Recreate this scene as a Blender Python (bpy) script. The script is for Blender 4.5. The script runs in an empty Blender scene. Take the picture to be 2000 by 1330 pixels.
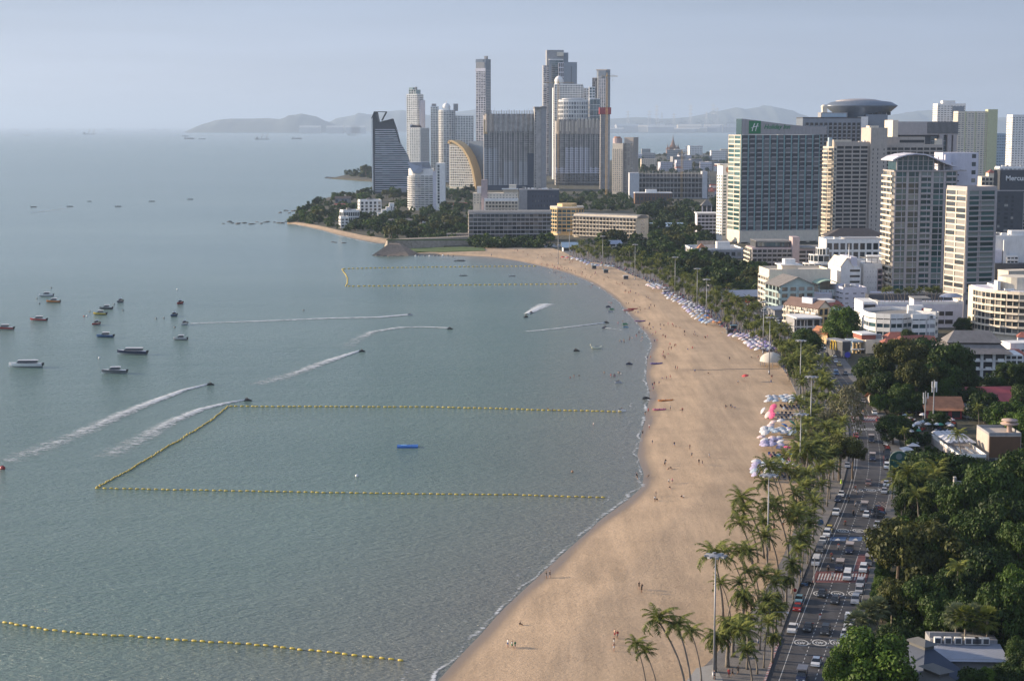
import bpy, math, random
from mathutils import Vector, Matrix, noise
from mathutils.geometry import tessellate_polygon
R = math.radians
rnd = random.Random(7)
S = bpy.context.scene
COL = S.collection

# ---------------------------------------------------------------- camera
CAMZ, FPX, PITCH = 105.0, 3300.0, math.atan(419 / 3300)
cam = bpy.data.cameras.new('camera')
cam.sensor_fit = 'HORIZONTAL'; cam.sensor_width = 36; cam.lens = FPX / 2000 * 36
cam.clip_start = 1; cam.clip_end = 2000000
cobj = bpy.data.objects.new('camera', cam); COL.objects.link(cobj)
cobj.location = (0, 0, CAMZ); cobj.rotation_euler = (math.pi / 2 - PITCH, 0, 0)
S.camera = cobj

# ---------------------------------------------------------------- light
SUN_EL, SUN_AZ = R(13.5), R(-75)         # azimuth from +Y, negative = to the left
sd = Vector((math.sin(SUN_AZ) * math.cos(SUN_EL), math.cos(SUN_AZ) * math.cos(SUN_EL), math.sin(SUN_EL)))
w = bpy.data.worlds.new('World'); S.world = w; w.use_nodes = True
nt = w.node_tree; nt.nodes.clear()
def wn(t, **k):
    n = nt.nodes.new(t)
    for a, b in k.items(): setattr(n, a, b)
    return n
sky = wn('ShaderNodeTexSky', sky_type='NISHITA'); sky.sun_disc = False
sky.sun_elevation = SUN_EL; sky.sun_rotation = SUN_AZ
sky.altitude = 50; sky.air_density = 1.0; sky.dust_density = 2.2; sky.ozone_density = 2.0
bg = wn('ShaderNodeBackground'); out = wn('ShaderNodeOutputWorld')
bg.inputs['Strength'].default_value = 0.10
tc = wn('ShaderNodeTexCoord'); sep = wn('ShaderNodeSeparateXYZ')
ramp = wn('ShaderNodeValToRGB')
nt.links.new(tc.outputs['Generated'], sep.inputs[0]); nt.links.new(sep.outputs['Z'], ramp.inputs[0])
cr = ramp.color_ramp
cr.elements[0].position = 0.0; cr.elements[0].color = (3.8, 4.3, 5.25, 1)
cr.elements[1].position = 0.12; cr.elements[1].color = (2.2, 2.75, 4.0, 1)
e = cr.elements.new(0.045); e.color = (3.25, 3.8, 4.95, 1)
e = cr.elements.new(0.5); e.color = (1.9, 2.4, 3.6, 1)
# thin high cloud veil, stretched sideways
mp = wn('ShaderNodeMapping'); mp.inputs['Scale'].default_value = (1.0, 1.0, 14)
nz = wn('ShaderNodeTexNoise'); nz.inputs['Scale'].default_value = 2.2; nz.inputs['Detail'].default_value = 4
nt.links.new(tc.outputs['Generated'], mp.inputs[0]); nt.links.new(mp.outputs[0], nz.inputs['Vector'])
vr = wn('ShaderNodeMapRange'); vr.inputs[1].default_value = .35; vr.inputs[2].default_value = .7
vr.inputs[3].default_value = .89; vr.inputs[4].default_value = 1.07
nt.links.new(nz.outputs['Fac'], vr.inputs[0])
# brighter towards the sun (left), dimmer on the right
sx = wn('ShaderNodeValToRGB'); q = sx.color_ramp
q.elements[0].position = 0; q.elements[0].color = (2.2, 2.0, 1.7, 1); q.elements[1].position = 1; q.elements[1].color = (.62, .62, .62, 1)
for a_, c_ in ((.36, (1.0, .99, .97)), (.64, (.76, .77, .78))): e = q.elements.new(a_); e.color = (*c_, 1)
mx_ = wn('ShaderNodeMath', operation='MULTIPLY_ADD'); mx_.inputs[1].default_value = .5; mx_.inputs[2].default_value = .5
nt.links.new(sep.outputs['X'], mx_.inputs[0]); nt.links.new(mx_.outputs[0], sx.inputs[0])
# sky behind the photographer raised, an added fill for the shaded fronts
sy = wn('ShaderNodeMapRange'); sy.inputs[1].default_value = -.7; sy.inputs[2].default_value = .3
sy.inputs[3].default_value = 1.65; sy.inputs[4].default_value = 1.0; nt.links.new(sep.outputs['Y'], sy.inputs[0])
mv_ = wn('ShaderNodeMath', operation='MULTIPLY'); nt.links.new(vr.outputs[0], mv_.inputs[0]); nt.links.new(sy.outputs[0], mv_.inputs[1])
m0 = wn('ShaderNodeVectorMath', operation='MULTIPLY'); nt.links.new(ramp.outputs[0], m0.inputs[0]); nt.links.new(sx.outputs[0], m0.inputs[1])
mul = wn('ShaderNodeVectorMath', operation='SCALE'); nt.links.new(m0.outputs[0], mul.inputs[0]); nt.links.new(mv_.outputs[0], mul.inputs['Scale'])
mix = wn('ShaderNodeMix', data_type='RGBA'); mix.inputs[0].default_value = 0.86
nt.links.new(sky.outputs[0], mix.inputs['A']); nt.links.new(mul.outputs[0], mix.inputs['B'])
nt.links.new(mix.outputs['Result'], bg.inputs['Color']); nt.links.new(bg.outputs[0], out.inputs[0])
sl = bpy.data.lights.new('sun', 'SUN'); sl.energy = 5.0; sl.angle = R(0.6); sl.color = (1.0, .80, .58)
so = bpy.data.objects.new('sun', sl); COL.objects.link(so)
so.rotation_euler = (-sd).to_track_quat('-Z', 'Y').to_euler(); so.location = (-300, 100, 300)
S.view_settings.view_transform = 'Standard'; S.view_settings.look = 'None'
S.view_settings.exposure = 0.82; S.view_settings.gamma = 1
S.render.engine = 'CYCLES'
S.cycles.use_denoising = True
S.cycles.max_bounces = 6; S.cycles.transparent_max_bounces = 12; S.cycles.volume_bounces = 0
S.cycles.diffuse_bounces = 2; S.cycles.glossy_bounces = 3
S.cycles.caustics_reflective = False; S.cycles.caustics_refractive = False

# ---------------------------------------------------------------- picture -> place
CP, SP = math.cos(PITCH), math.sin(PITCH)
def dirv(x, y):
    v = 665 - y
    return Vector((x - 1000, FPX * CP + v * SP, -FPX * SP + v * CP))
def g(x, y, z=1.5):
    d = dirv(x, y); t = (z - CAMZ) / d.z
    return Vector((d.x * t, d.y * t, z))
def zat(Y, y):
    d = dirv(1000, y); return CAMZ + Y * d.z / d.y
def px(p):                                   # world -> photo pixel (for labels and clearances)
    x, y, z = p[0], p[1], p[2] - CAMZ
    f = y * CP - z * SP; u = y * SP + z * CP
    return (1000 + FPX * x / f, 665 - FPX * u / f)
def lin(pts, v):                             # pts [(key, val..)] sorted by key
    if v <= pts[0][0]: a, b = pts[0], pts[1]
    elif v >= pts[-1][0]: a, b = pts[-2], pts[-1]
    else:
        for a, b in zip(pts, pts[1:]):
            if a[0] <= v <= b[0]: break
    t = (v - a[0]) / ((b[0] - a[0]) or 1)
    return a[1] + (b[1] - a[1]) * t

# ---------------------------------------------------------------- objects
USED = {}
def tag(o, label=None, cat=None, group=None, kind=None):
    if label: o['label'] = label; USED.setdefault(label, []).append(o.name)
    if cat: o['category'] = cat
    if group: o['group'] = group
    if kind: o['kind'] = kind
    return o
def link(name, data, parent=None, loc=None, rz=None):
    o = bpy.data.objects.new(name, data); COL.objects.link(o)
    if parent: o.parent = parent
    if loc is not None: o.location = loc
    if rz is not None: o.rotation_euler = (0, 0, rz)
    return o
def thing(name, label, cat, loc, rz=0, group=None):
    return tag(link(name, None, None, loc, rz), label, cat, group)
def copy_tree(o, loc, rz, label, scale=None):
    r = o.copy(); COL.objects.link(r); r.location = loc; r.rotation_euler = (0, 0, rz)
    if scale is not None: r.scale = scale if hasattr(scale, '__len__') else (scale,) * 3
    tag(r, label)
    for c in KIDS[o.name]:
        k = c.copy(); COL.objects.link(k); k.parent = r
        for c2 in KIDS.get(c.name, ()):
            k2 = c2.copy(); COL.objects.link(k2); k2.parent = k
    return r
KIDS = {}
def kids(o, *cs): KIDS[o.name] = list(cs); return o

class MB:
    def __init__(s): s.v = []; s.f = []; s.m = []; s.att = None
    def add(s, vs, fs, m=0):
        b = len(s.v); s.v += [tuple(p) for p in vs]; s.f += [tuple(i + b for i in f) for f in fs]; s.m += [m] * len(fs)
    def box(s, x0, x1, y0, y1, z0, z1, m=0, mat=None):
        vs = [(x0,y0,z0),(x1,y0,z0),(x1,y1,z0),(x0,y1,z0),(x0,y0,z1),(x1,y0,z1),(x1,y1,z1),(x0,y1,z1)]
        if mat is not None: vs = [mat @ Vector(p) for p in vs]
        s.add(vs, [(0,3,2,1),(4,5,6,7),(0,1,5,4),(1,2,6,5),(2,3,7,6),(3,0,4,7)], m)
    def prism(s, poly, z0, z1, m=0, mtop=None):
        n = len(poly)
        a = sum(poly[i][0]*poly[(i+1)%n][1]-poly[(i+1)%n][0]*poly[i][1] for i in range(n))
        if a < 0: poly = poly[::-1]
        vs = [(p[0],p[1],z0) for p in poly] + [(p[0],p[1],z1) for p in poly]
        s.add(vs, [(i,(i+1)%n,n+(i+1)%n,n+i) for i in range(n)], m)
        tri = tessellate_polygon([[Vector((p[0],p[1],0)) for p in poly]])
        def up(t):
            A,B,C = (poly[i] for i in t)
            return ((B[0]-A[0])*(C[1]-A[1])-(B[1]-A[1])*(C[0]-A[0])) > 0
        tri = [t if up(t) else t[::-1] for t in tri]
        s.add(vs, [tuple(n+i for i in t) for t in tri], m if mtop is None else mtop)
        s.add(vs, [t[::-1] for t in tri], m)
    def extrude(s, prof, axis_pts, m=0):     # prof [(a,z)] polygon, extruded between two offsets along x
        x0, x1 = axis_pts; n = len(prof)
        vs = [(x0,p[0],p[1]) for p in prof] + [(x1,p[0],p[1]) for p in prof]
        s.add(vs, [(i,(i+1)%n,n+(i+1)%n,n+i) for i in range(n)], m)
        tri = tessellate_polygon([[Vector((p[0],p[1],0)) for p in prof]])
        s.add(vs, [tuple(t) for t in tri] + [tuple(n+i for i in t) for t in tri], m)
    def tube(s, path, rad, n=8, m=0, cap=True):
        path = [Vector(p) for p in path]; rings = []
        for i, p in enumerate(path):
            t = (path[min(i+1,len(path)-1)] - path[max(i-1,0)]).normalized()
            a = t.orthogonal().normalized() if abs(t.z) < .95 else Vector((1,0,0))
            a = (a - t*a.dot(t)).normalized(); b = t.cross(a)
            r = rad[i] if hasattr(rad,'__len__') else rad
            rings.append([p + a*math.cos(2*math.pi*k/n)*r + b*math.sin(2*math.pi*k/n)*r for k in range(n)])
        vs = [q for r_ in rings for q in r_]; fs = []
        for i in range(len(path)-1):
            for k in range(n): fs.append((i*n+k, i*n+(k+1)%n, (i+1)*n+(k+1)%n, (i+1)*n+k))
        if cap: fs += [tuple(range(n))[::-1], tuple((len(path)-1)*n+k for k in range(n))]
        s.add(vs, fs, m)
    def lathe(s, prof, n=16, m=0, c=(0,0,0), sx=1, sy=1):     # prof [(r,z)]
        vs = [(c[0]+r*math.cos(2*math.pi*k/n)*sx, c[1]+r*math.sin(2*math.pi*k/n)*sy, c[2]+z) for r,z in prof for k in range(n)]
        fs = [(i*n+k, i*n+(k+1)%n, (i+1)*n+(k+1)%n, (i+1)*n+k) for i in range(len(prof)-1) for k in range(n)]
        s.add(vs, fs, m)
    def quad(s, a, b, c, d, m=0): s.add([a,b,c,d], [(0,1,2,3)], m)
    def mesh(s, name, mats, smooth=False):
        me = bpy.data.meshes.new(name); me.from_pydata(s.v, [], s.f)
        for q in (mats if isinstance(mats,(list,tuple)) else [mats]): me.materials.append(q)
        if len(me.polygons) == len(s.m): me.polygons.foreach_set('material_index', s.m)
        if smooth: me.polygons.foreach_set('use_smooth', [True]*len(me.polygons))
        me.update(); return me
    def build(s, name, mats, parent=None, loc=None, rz=None, smooth=False):
        return link(name, s.mesh(name, mats, smooth), parent, loc, rz)
def arc(cx, cy, r, a0, a1, n, ry=None):
    ry = r if ry is None else ry
    return [(cx + r*math.cos(a0+(a1-a0)*k/n), cy + ry*math.sin(a0+(a1-a0)*k/n)) for k in range(n+1)]

# ---------------------------------------------------------------- materials
MATS = {}
class NT:
    def __init__(s, m): s.t = m.node_tree; s.p = s.t.nodes['Principled BSDF']
    def n(s, typ, ins=None, **k):
        q = s.t.nodes.new(typ)
        for a, b in k.items(): setattr(q, a, b)
        for a, b in (ins or {}).items():
            if isinstance(b, bpy.types.NodeSocket): s.t.links.new(b, q.inputs[a])
            else: q.inputs[a].default_value = b
        return q
    def l(s, a, b): s.t.links.new(a, b)
def mat(name, col, rough=.7, metal=0, var=.12, vs=.35, bump=0, bs=3.0, spec=None, dirt=0):
    """plain procedural paint, stone, cloth: a base colour broken by two scales of noise"""
    if name in MATS: return MATS[name]
    m = bpy.data.materials.new(name); m.use_nodes = True; T = NT(m); MATS[name] = m
    T.p.inputs['Roughness'].default_value = rough; T.p.inputs['Metallic'].default_value = metal
    if spec is not None: T.p.inputs['Specular IOR Level'].default_value = spec
    c = (*col, 1)
    ge = T.n('ShaderNodeNewGeometry')
    n1 = T.n('ShaderNodeTexNoise', {'Vector': ge.outputs['Position'], 'Scale': vs, 'Detail': 5, 'Roughness': .65})
    mr = T.n('ShaderNodeMapRange', {'Value': n1.outputs['Fac'], 1: .3, 2: .7, 3: 1-var, 4: 1+var*.6})
    sc = T.n('ShaderNodeVectorMath', {0: c[:3], 'Scale': mr.outputs[0]}, operation='SCALE')
    src = sc.outputs[0]
    if dirt:
        mp = T.n('ShaderNodeMapping', {'Vector': ge.outputs['Position'], 'Scale': (1.6, 1.6, .16)})
        n2 = T.n('ShaderNodeTexNoise', {'Vector': mp.outputs[0], 'Scale': 1.0, 'Detail': 4})
        r2 = T.n('ShaderNodeMapRange', {'Value': n2.outputs['Fac'], 1: .52, 2: .8, 3: 0, 4: dirt})
        mx = T.n('ShaderNodeMix', {0: r2.outputs[0], 'A': src, 'B': (c[0]*.45, c[1]*.43, c[2]*.4, 1)}, data_type='RGBA')
        src = mx.outputs['Result']
    T.l(src, T.p.inputs['Base Color'])
    if bump:
        n3 = T.n('ShaderNodeTexNoise', {'Vector': ge.outputs['Position'], 'Scale': bs, 'Detail': 4})
        b = T.n('ShaderNodeBump', {'Height': n3.outputs['Fac'], 'Strength': bump, 'Distance': .3})
        T.l(b.outputs[0], T.p.inputs['Normal'])
    return m
def glass(name, dark, light, share=.3, rough=.08, tint=None):
    """window glass: each pane draws its own value; some have curtains drawn"""
    if name in MATS: return MATS[name]
    m = bpy.data.materials.new(name); m.use_nodes = True; T = NT(m); MATS[name] = m
    T.p.inputs['Roughness'].default_value = rough; T.p.inputs['Specular IOR Level'].default_value = .8
    oi = T.n('ShaderNodeObjectInfo'); at = T.n('ShaderNodeAttribute', attribute_name='rnd')
    ad = T.n('ShaderNodeMath', {0: oi.outputs['Random'], 1: at.outputs['Fac']}, operation='ADD')
    fr = T.n('ShaderNodeMath', {0: ad.outputs[0]}, operation='FRACT')
    r = T.n('ShaderNodeValToRGB', {0: fr.outputs[0]}); c = r.color_ramp; c.interpolation = 'CONSTANT'
    c.elements[0].color = (*dark, 1)
    c.elements[1].position = 1-share; c.elements[1].color = (*light, 1)
    e = c.elements.new((1-share)*.45); e.color = (*[a*1.9 for a in dark], 1)
    e = c.elements.new((1-share)*.75); e.color = (*(tint or [a*1.3 for a in dark]), 1)
    T.l(r.outputs[0], T.p.inputs['Base Color'])
    return m
# ================================================================ the setting
# shoreline and back-of-beach, keyed by photo row
SHORE = [(484,945),(487,880),(491,800),(497,790),(499,880),(500,930),(507,990),(515,1030),(524,1070),(535,1110),(552,1150),(570,1180),
 (590,1205),(610,1220),(625,1235),(640,1246),(655,1260),(675,1268),(700,1258),(740,1255),(770,1262),(795,1256),(825,1250),
 (860,1240),(890,1235),(925,1247),(950,1243),(975,1215),(1015,1160),(1060,1110),(1105,1060),(1150,1010),(1195,960),(1240,920),
 (1280,880),(1330,835),(1450,720),(1700,480),(2200,0)]
BACK = [(484,1078),(487,1085),(492,1100),(508,1130),(517,1185),(530,1215),(540,1240),(548,1260),(562,1290),(580,1320),(600,1350),(615,1380),
 (635,1405),(650,1430),(672,1470),(690,1500),(715,1525),(740,1542),(770,1556),(820,1562),(880,1562),(945,1562),(985,1566),
 (1030,1553),(1080,1533),(1130,1508),(1180,1478),(1230,1440),(1290,1388),(1330,1345),(1450,1240),(1700,1040),(2200,640)]
ROADL = [(490,1140),(500,1180),(510,1225),(525,1280),(545,1335),(560,1375),(580,1417),(607,1470),(640,1520),(670,1556),(690,1574),(704,1584),
 (720,1597),(760,1625),(800,1647),(830,1657),(850,1659),(880,1658),(914,1655),(950,1646),(1004,1624),(1067,1595),(1110,1577),(1150,1561),(1202,1540),(1248,1523),
 (1330,1494),(1450,1452),(1700,1370),(2200,1210)]
ROADR = [(490,1152),(500,1200),(510,1250),(525,1312),(545,1370),(560,1412),(575,1470),(590,1500),(620,1540),(640,1566),(670,1602),(690,1626),(704,1637),
 (720,1649),(735,1657),(766,1685),(798,1706),(825,1722),(850,1733),(882,1740),(913,1744),(945,1742),(972,1737),(1045,1719),(1100,1703),(1172,1685),
 (1203,1674),(1251,1655),(1330,1626),(1450,1580),(1700,1490),(2200,1310)]
GZ = 1.5
# ---- water
def mat_water():
    m = bpy.data.materials.new('sea_water'); m.use_nodes = True; T = NT(m)
    ge = T.n('ShaderNodeNewGeometry'); P = ge.outputs['Position']
    big = T.n('ShaderNodeTexNoise', {'Vector': T.n('ShaderNodeMapping', {'Vector': P, 'Scale': (.0016,.004,1)}).outputs[0], 'Scale': 1.0, 'Detail': 5, 'Roughness': .6})
    cr = T.n('ShaderNodeValToRGB', {0: big.outputs['Fac']}).color_ramp
    rn = T.t.nodes[-1]
    cr.elements[0].position = .3; cr.elements[0].color = (.112, .182, .155, 1)
    cr.elements[1].position = .7; cr.elements[1].color = (.165, .24, .205, 1)
    at = T.n('ShaderNodeAttribute', attribute_name='shallow')
    mx = T.n('ShaderNodeMix', {0: at.outputs['Fac'], 'A': rn.outputs[0], 'B': (.20, .205, .18, 1)}, data_type='RGBA')
    T.l(mx.outputs['Result'], T.p.inputs['Base Color'])
    T.p.inputs['Roughness'].default_value = .2; T.p.inputs['IOR'].default_value = 1.33
    T.p.inputs['Specular IOR Level'].default_value = .5
    # ripples, chop and a long swell
    def nz(sx, sy, rot, det, rough=.6):
        mp = T.n('ShaderNodeMapping', {'Vector': P, 'Scale': (sx, sy, 1), 'Rotation': (0,0,rot)})
        return T.n('ShaderNodeTexNoise', {'Vector': mp.outputs[0], 'Scale': 1.0, 'Detail': det, 'Roughness': rough}).outputs['Fac']
    a = nz(.55, 1.15, R(20), 5, .6); b = nz(.17, .42, R(28), 3); c = nz(.02, .045, R(15), 2)
    s1 = T.n('ShaderNodeMath', {0: b, 1: 1.6}, operation='MULTIPLY'); s2 = T.n('ShaderNodeMath', {0: c, 1: 2.6}, operation='MULTIPLY')
    a2 = T.n('ShaderNodeMath', {0: a, 1: 1.7}, operation='MULTIPLY'); s3 = T.n('ShaderNodeMath', {0: a2.outputs[0], 1: s1.outputs[0]}, operation='ADD'); s4 = T.n('ShaderNodeMath', {0: s3.outputs[0], 1: s2.outputs[0]}, operation='ADD')
    sy_ = T.n('ShaderNodeSeparateXYZ', {0: P}); dm = T.n('ShaderNodeMapRange', {'Value': sy_.outputs['Y'], 1: 280, 2: 1300, 3: 1.0, 4: .12})   # calmer water farther out
    bp = T.n('ShaderNodeBump', {'Height': s4.outputs[0], 'Strength': dm.outputs[0], 'Distance': .8})
    T.l(bp.outputs[0], T.p.inputs['Normal'])
    return m
def build_water():
    xs = sorted(set([-400000,-120000,-40000,-12000,-4000,-1500,4000,12000,40000,120000,400000] + list(range(-600,601,20))))
    ys = sorted(set([-4000,-500,0] + list(range(150,1801,20)) + [2200,3000,4500,8000,14000,26000,50000,120000,400000]))
    shore = [g(x, y, 0) for y, x in SHORE[5:]]
    me = bpy.data.meshes.new('water'); vs = [(x,y,0) for y in ys for x in xs]; n = len(xs)
    me.from_pydata(vs, [], [(j*n+i, j*n+i+1, (j+1)*n+i+1, (j+1)*n+i) for j in range(len(ys)-1) for i in range(n-1)])
    at = me.attributes.new('shallow', 'FLOAT', 'POINT')
    sp = []
    for i in range(len(shore)-1):
        for k in range(6): sp.append(shore[i].lerp(shore[i+1], k/6))
    val = []
    for v in vs:
        if abs(v[0]) > 700 or v[1] > 1900 or v[1] < 50: val.append(0); continue
        d = min((v[0]-q.x)**2 + (v[1]-q.y)**2 for q in sp) ** .5
        val.append(max(0, 1 - d/75) ** 1.3)
    at.data.foreach_set('value', val)
    me.materials.append(mat_water())
    tag(link('water', me), 'rippled grey green sea filling the bay on the left', 'sea', kind='structure')
build_water()

# ---- sand
def mat_sand():
    m = bpy.data.materials.new('beach_sand'); m.use_nodes = True; T = NT(m)
    ge = T.n('ShaderNodeNewGeometry'); P = ge.outputs['Position']
    n1 = T.n('ShaderNodeTexNoise', {'Vector': P, 'Scale': .045, 'Detail': 6, 'Roughness': .6})
    n2 = T.n('ShaderNodeTexNoise', {'Vector': P, 'Scale': 1.3, 'Detail': 5, 'Roughness': .7})
    r1 = T.n('ShaderNodeValToRGB', {0: n1.outputs['Fac']}); c = r1.color_ramp
    c.elements[0].position = .3; c.elements[0].color = (.41, .295, .19, 1)
    c.elements[1].position = .72; c.elements[1].color = (.55, .395, .25, 1)
    r2 = T.n('ShaderNodeMapRange', {'Value': n2.outputs['Fac'], 1: .3, 2: .7, 3: .84, 4: 1.08})
    s = T.n('ShaderNodeVectorMath', {0: r1.outputs[0], 'Scale': r2.outputs[0]}, operation='SCALE')
    # tracks raked along the beach and darker trodden patches
    mp = T.n('ShaderNodeMapping', {'Vector': P, 'Scale': (.22, .02, 1), 'Rotation': (0,0,R(12))})
    n4 = T.n('ShaderNodeTexNoise', {'Vector': mp.outputs[0], 'Scale': 1, 'Detail': 5, 'Roughness': .7})
    r4 = T.n('ShaderNodeMapRange', {'Value': n4.outputs['Fac'], 1: .35, 2: .65, 3: .80, 4: 1.10})
    s = T.n('ShaderNodeVectorMath', {0: s.outputs[0], 'Scale': r4.outputs[0]}, operation='SCALE')
    n5 = T.n('ShaderNodeTexNoise', {'Vector': P, 'Scale': .35, 'Detail': 8, 'Roughness': .75})
    r5 = T.n('ShaderNodeMapRange', {'Value': n5.outputs['Fac'], 1: .57, 2: .74, 3: 0, 4: .6})
    mxa = T.n('ShaderNodeMix', {0: r5.outputs[0], 'A': s.outputs[0], 'B': (.25, .16, .095, 1)}, data_type='RGBA')
    at = T.n('ShaderNodeAttribute', attribute_name='wet')
    mx = T.n('ShaderNodeMix', {0: at.outputs['Fac'], 'A': mxa.outputs['Result'], 'B': (.215, .165, .12, 1)}, data_type='RGBA')
    T.l(mx.outputs['Result'], T.p.inputs['Base Color'])
    rr = T.n('ShaderNodeMapRange', {'Value': at.outputs['Fac'], 1: .5, 2: 1, 3: .9, 4: .45}); T.l(rr.outputs[0], T.p.inputs['Roughness'])
    n3 = T.n('ShaderNodeTexNoise', {'Vector': P, 'Scale': .9, 'Detail': 7, 'Roughness': .75})
    fl = T.n('ShaderNodeMapRange', {'Value': at.outputs['Fac'], 1: 0, 2: .6, 3: .5, 4: .03})
    b = T.n('ShaderNodeBump', {'Height': n3.outputs['Fac'], 'Strength': fl.outputs[0], 'Distance': .5})
    T.l(b.outputs[0], T.p.inputs['Normal'])
    return m
SAND = mat_sand()
def strip(name, left, right, rows, ncol, zf, mt, label, cat, attr=None, kind='structure'):
    """a sheet between two curves given in photo rows, laid on the ground"""
    vs = []; at = []
    for y in rows:
        a = g(lin(left, y), y, 0); b = g(lin(right, y), y, GZ)
        for k in range(ncol+1):
            t = k/ncol; p = a.lerp(b, t); d = (p - a).length
            z, wv = zf(d, t, p); vs.append((p.x, p.y, z)); at.append(wv)
    n = ncol+1
    me = bpy.data.meshes.new(name)
    me.from_pydata(vs, [], [(j*n+i, j*n+i+1, (j+1)*n+i+1, (j+1)*n+i) for j in range(len(rows)-1) for i in range(ncol)])
    me.materials.append(mt); me.polygons.foreach_set('use_smooth', [True]*len(me.polygons))
    A = me.attributes.new('wet', 'FLOAT', 'POINT'); A.data.foreach_set('value', at)
    o = link(name, me); tag(o, label, cat, kind=kind); return o
def beach_z(d, t, p):
    z = -.25 + min(1.0, d/22)**.8 * 1.72
    z += .12*noise.noise(Vector((p.x*.05, p.y*.02, 3))) * min(1, d/10)
    if t >= .999: z = GZ - .01
    wd = 5.0 + 2*noise.noise(Vector((p.x*.05, p.y*.03, 0)))
    return z, max(0, min(1, (wd - d)/3.0 + .5))
rows = [2200,1950,1700,1550,1450] + list(range(1390,500,-6)) + [499,497,494,491,488,486,484]
def pw(n): return n
strip('beach', [(a, b-2) for a, b in SHORE], BACK, rows, 40, beach_z, SAND, 'wide curved beach of tan sand between the sea and the palms', 'beach')

# small beach under the headland
cove_s = [(760,477),(740,476),(700,468.5),(660,459),(630,450),(600,443),(575,438),(560,436)]
cove_b = [(762,468),(745,465),(705,459),(662,450),(628,442),(600,437),(578,434),(562,434)]
mb = MB(); wet = []
for (a, b), (c, d) in zip(cove_s, cove_b):
    p = g(a, b+1.0, -.2); q = g(c, d, GZ+.3)
    for k in range(5):
        r_ = p.lerp(q, k/4); mb.v.append(tuple(r_)); wet.append(1 if k == 0 else .5 if k == 1 else 0)
for i in range(len(cove_s)-1):
    for k in range(4): mb.f.append((i*5+k, i*5+k+1, (i+1)*5+k+1, (i+1)*5+k)); mb.m.append(0)
o = mb.build('cove_beach', SAND, smooth=True); A = o.data.attributes.new('wet','FLOAT','POINT'); A.data.foreach_set('value', wet)
tag(o, 'narrow strip of orange sand below the wooded headland', 'beach', kind='structure')

# ---- land
M_SOIL = mat('ground_soil', (.062, .060, .036), .95, var=.5, vs=.08, bump=.4, bs=.8)
land = [g(x, y) for x, y in [(762,468),(745,465),(705,459),(662,450),(628,442),(600,437),(578,434),(562,434),(575,418),(592,408),(612,399),(640,386),(700,376),(730,372),
   (800,370),(900,371),(1000,352),(1150,320),(1238,306),(1290,301),(1420,299),(1560,297),(2400,296),(3400,300)]]
land += [Vector((4500, 1500, GZ)), Vector((4000, -300, GZ)), Vector((-60, -300, GZ))]
land += [g(x, y) for y, x in BACK[::-1] if y >= 484]
land += [g(x, y) for x, y in [(1000,483),(950,483),(900,483),(850,480),(800,476)]]
def landmesh(name, pts, label, cat, mt=M_SOIL, z=GZ, skirt=3):
    mb = MB(); mb.prism([(p.x, p.y) for p in pts], z - skirt, z); o = mb.build(name, mt); tag(o, label, cat, kind='structure'); return o
landmesh('ground', land, 'low land covered by the town and its trees', 'ground')
# far point behind the dark tower
pt2 = [g(x, y) for x, y in [(648,348),(700,352),(760,356),(830,361),(878,364),(930,366),(960,350),(930,340),(820,336),(740,335),(700,338),(670,343)]]
landmesh('far_point', pt2, 'low wooded point with pale sand behind the dark tower', 'land')
mb = MB()
for (a,b),(c,d) in zip([(645,347),(700,351),(725,353),(760,356)],[(700,351),(725,353),(760,356),(880,364)]):
    p, q = g(a,b+1.6,.05), g(c,d+1.8,.05); mb.quad(p, q, g(c,d-.8,GZ+.1), g(a,b-.6,GZ+.1))
o = mb.build('far_beach', SAND); tag(o, 'thin pale beach on the far point behind the dark tower', 'beach', kind='structure')

# ---- promenade, road, pavement
def mat_pave(name, col, tile=.6):
    m = bpy.data.materials.new(name); m.use_nodes = True; T = NT(m); ge = T.n('ShaderNodeNewGeometry')
    br = T.n('ShaderNodeTexBrick', {'Vector': ge.outputs['Position'], 'Scale': 1/tile/2, 'Color1': (*col,1), 'Color2': (*[c*.82 for c in col],1), 'Mortar': (*[c*.5 for c in col],1), 'Mortar Size': .03})
    n = T.n('ShaderNodeTexNoise', {'Vector': ge.outputs['Position'], 'Scale': .25, 'Detail': 6, 'Roughness': .7})
    r = T.n('ShaderNodeMapRange', {'Value': n.outputs['Fac'], 1: .3, 2: .7, 3: .7, 4: 1.15})
    s = T.n('ShaderNodeVectorMath', {0: br.outputs['Color'], 'Scale': r.outputs[0]}, operation='SCALE')
    T.l(s.outputs[0], T.p.inputs['Base Color']); T.p.inputs['Roughness'].default_value = .85
    return m
M_PAVE = mat_pave('paving', (.25, .235, .225)); M_WALK = mat_pave('pavement_slabs', (.22,.21,.2), .5)
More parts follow.
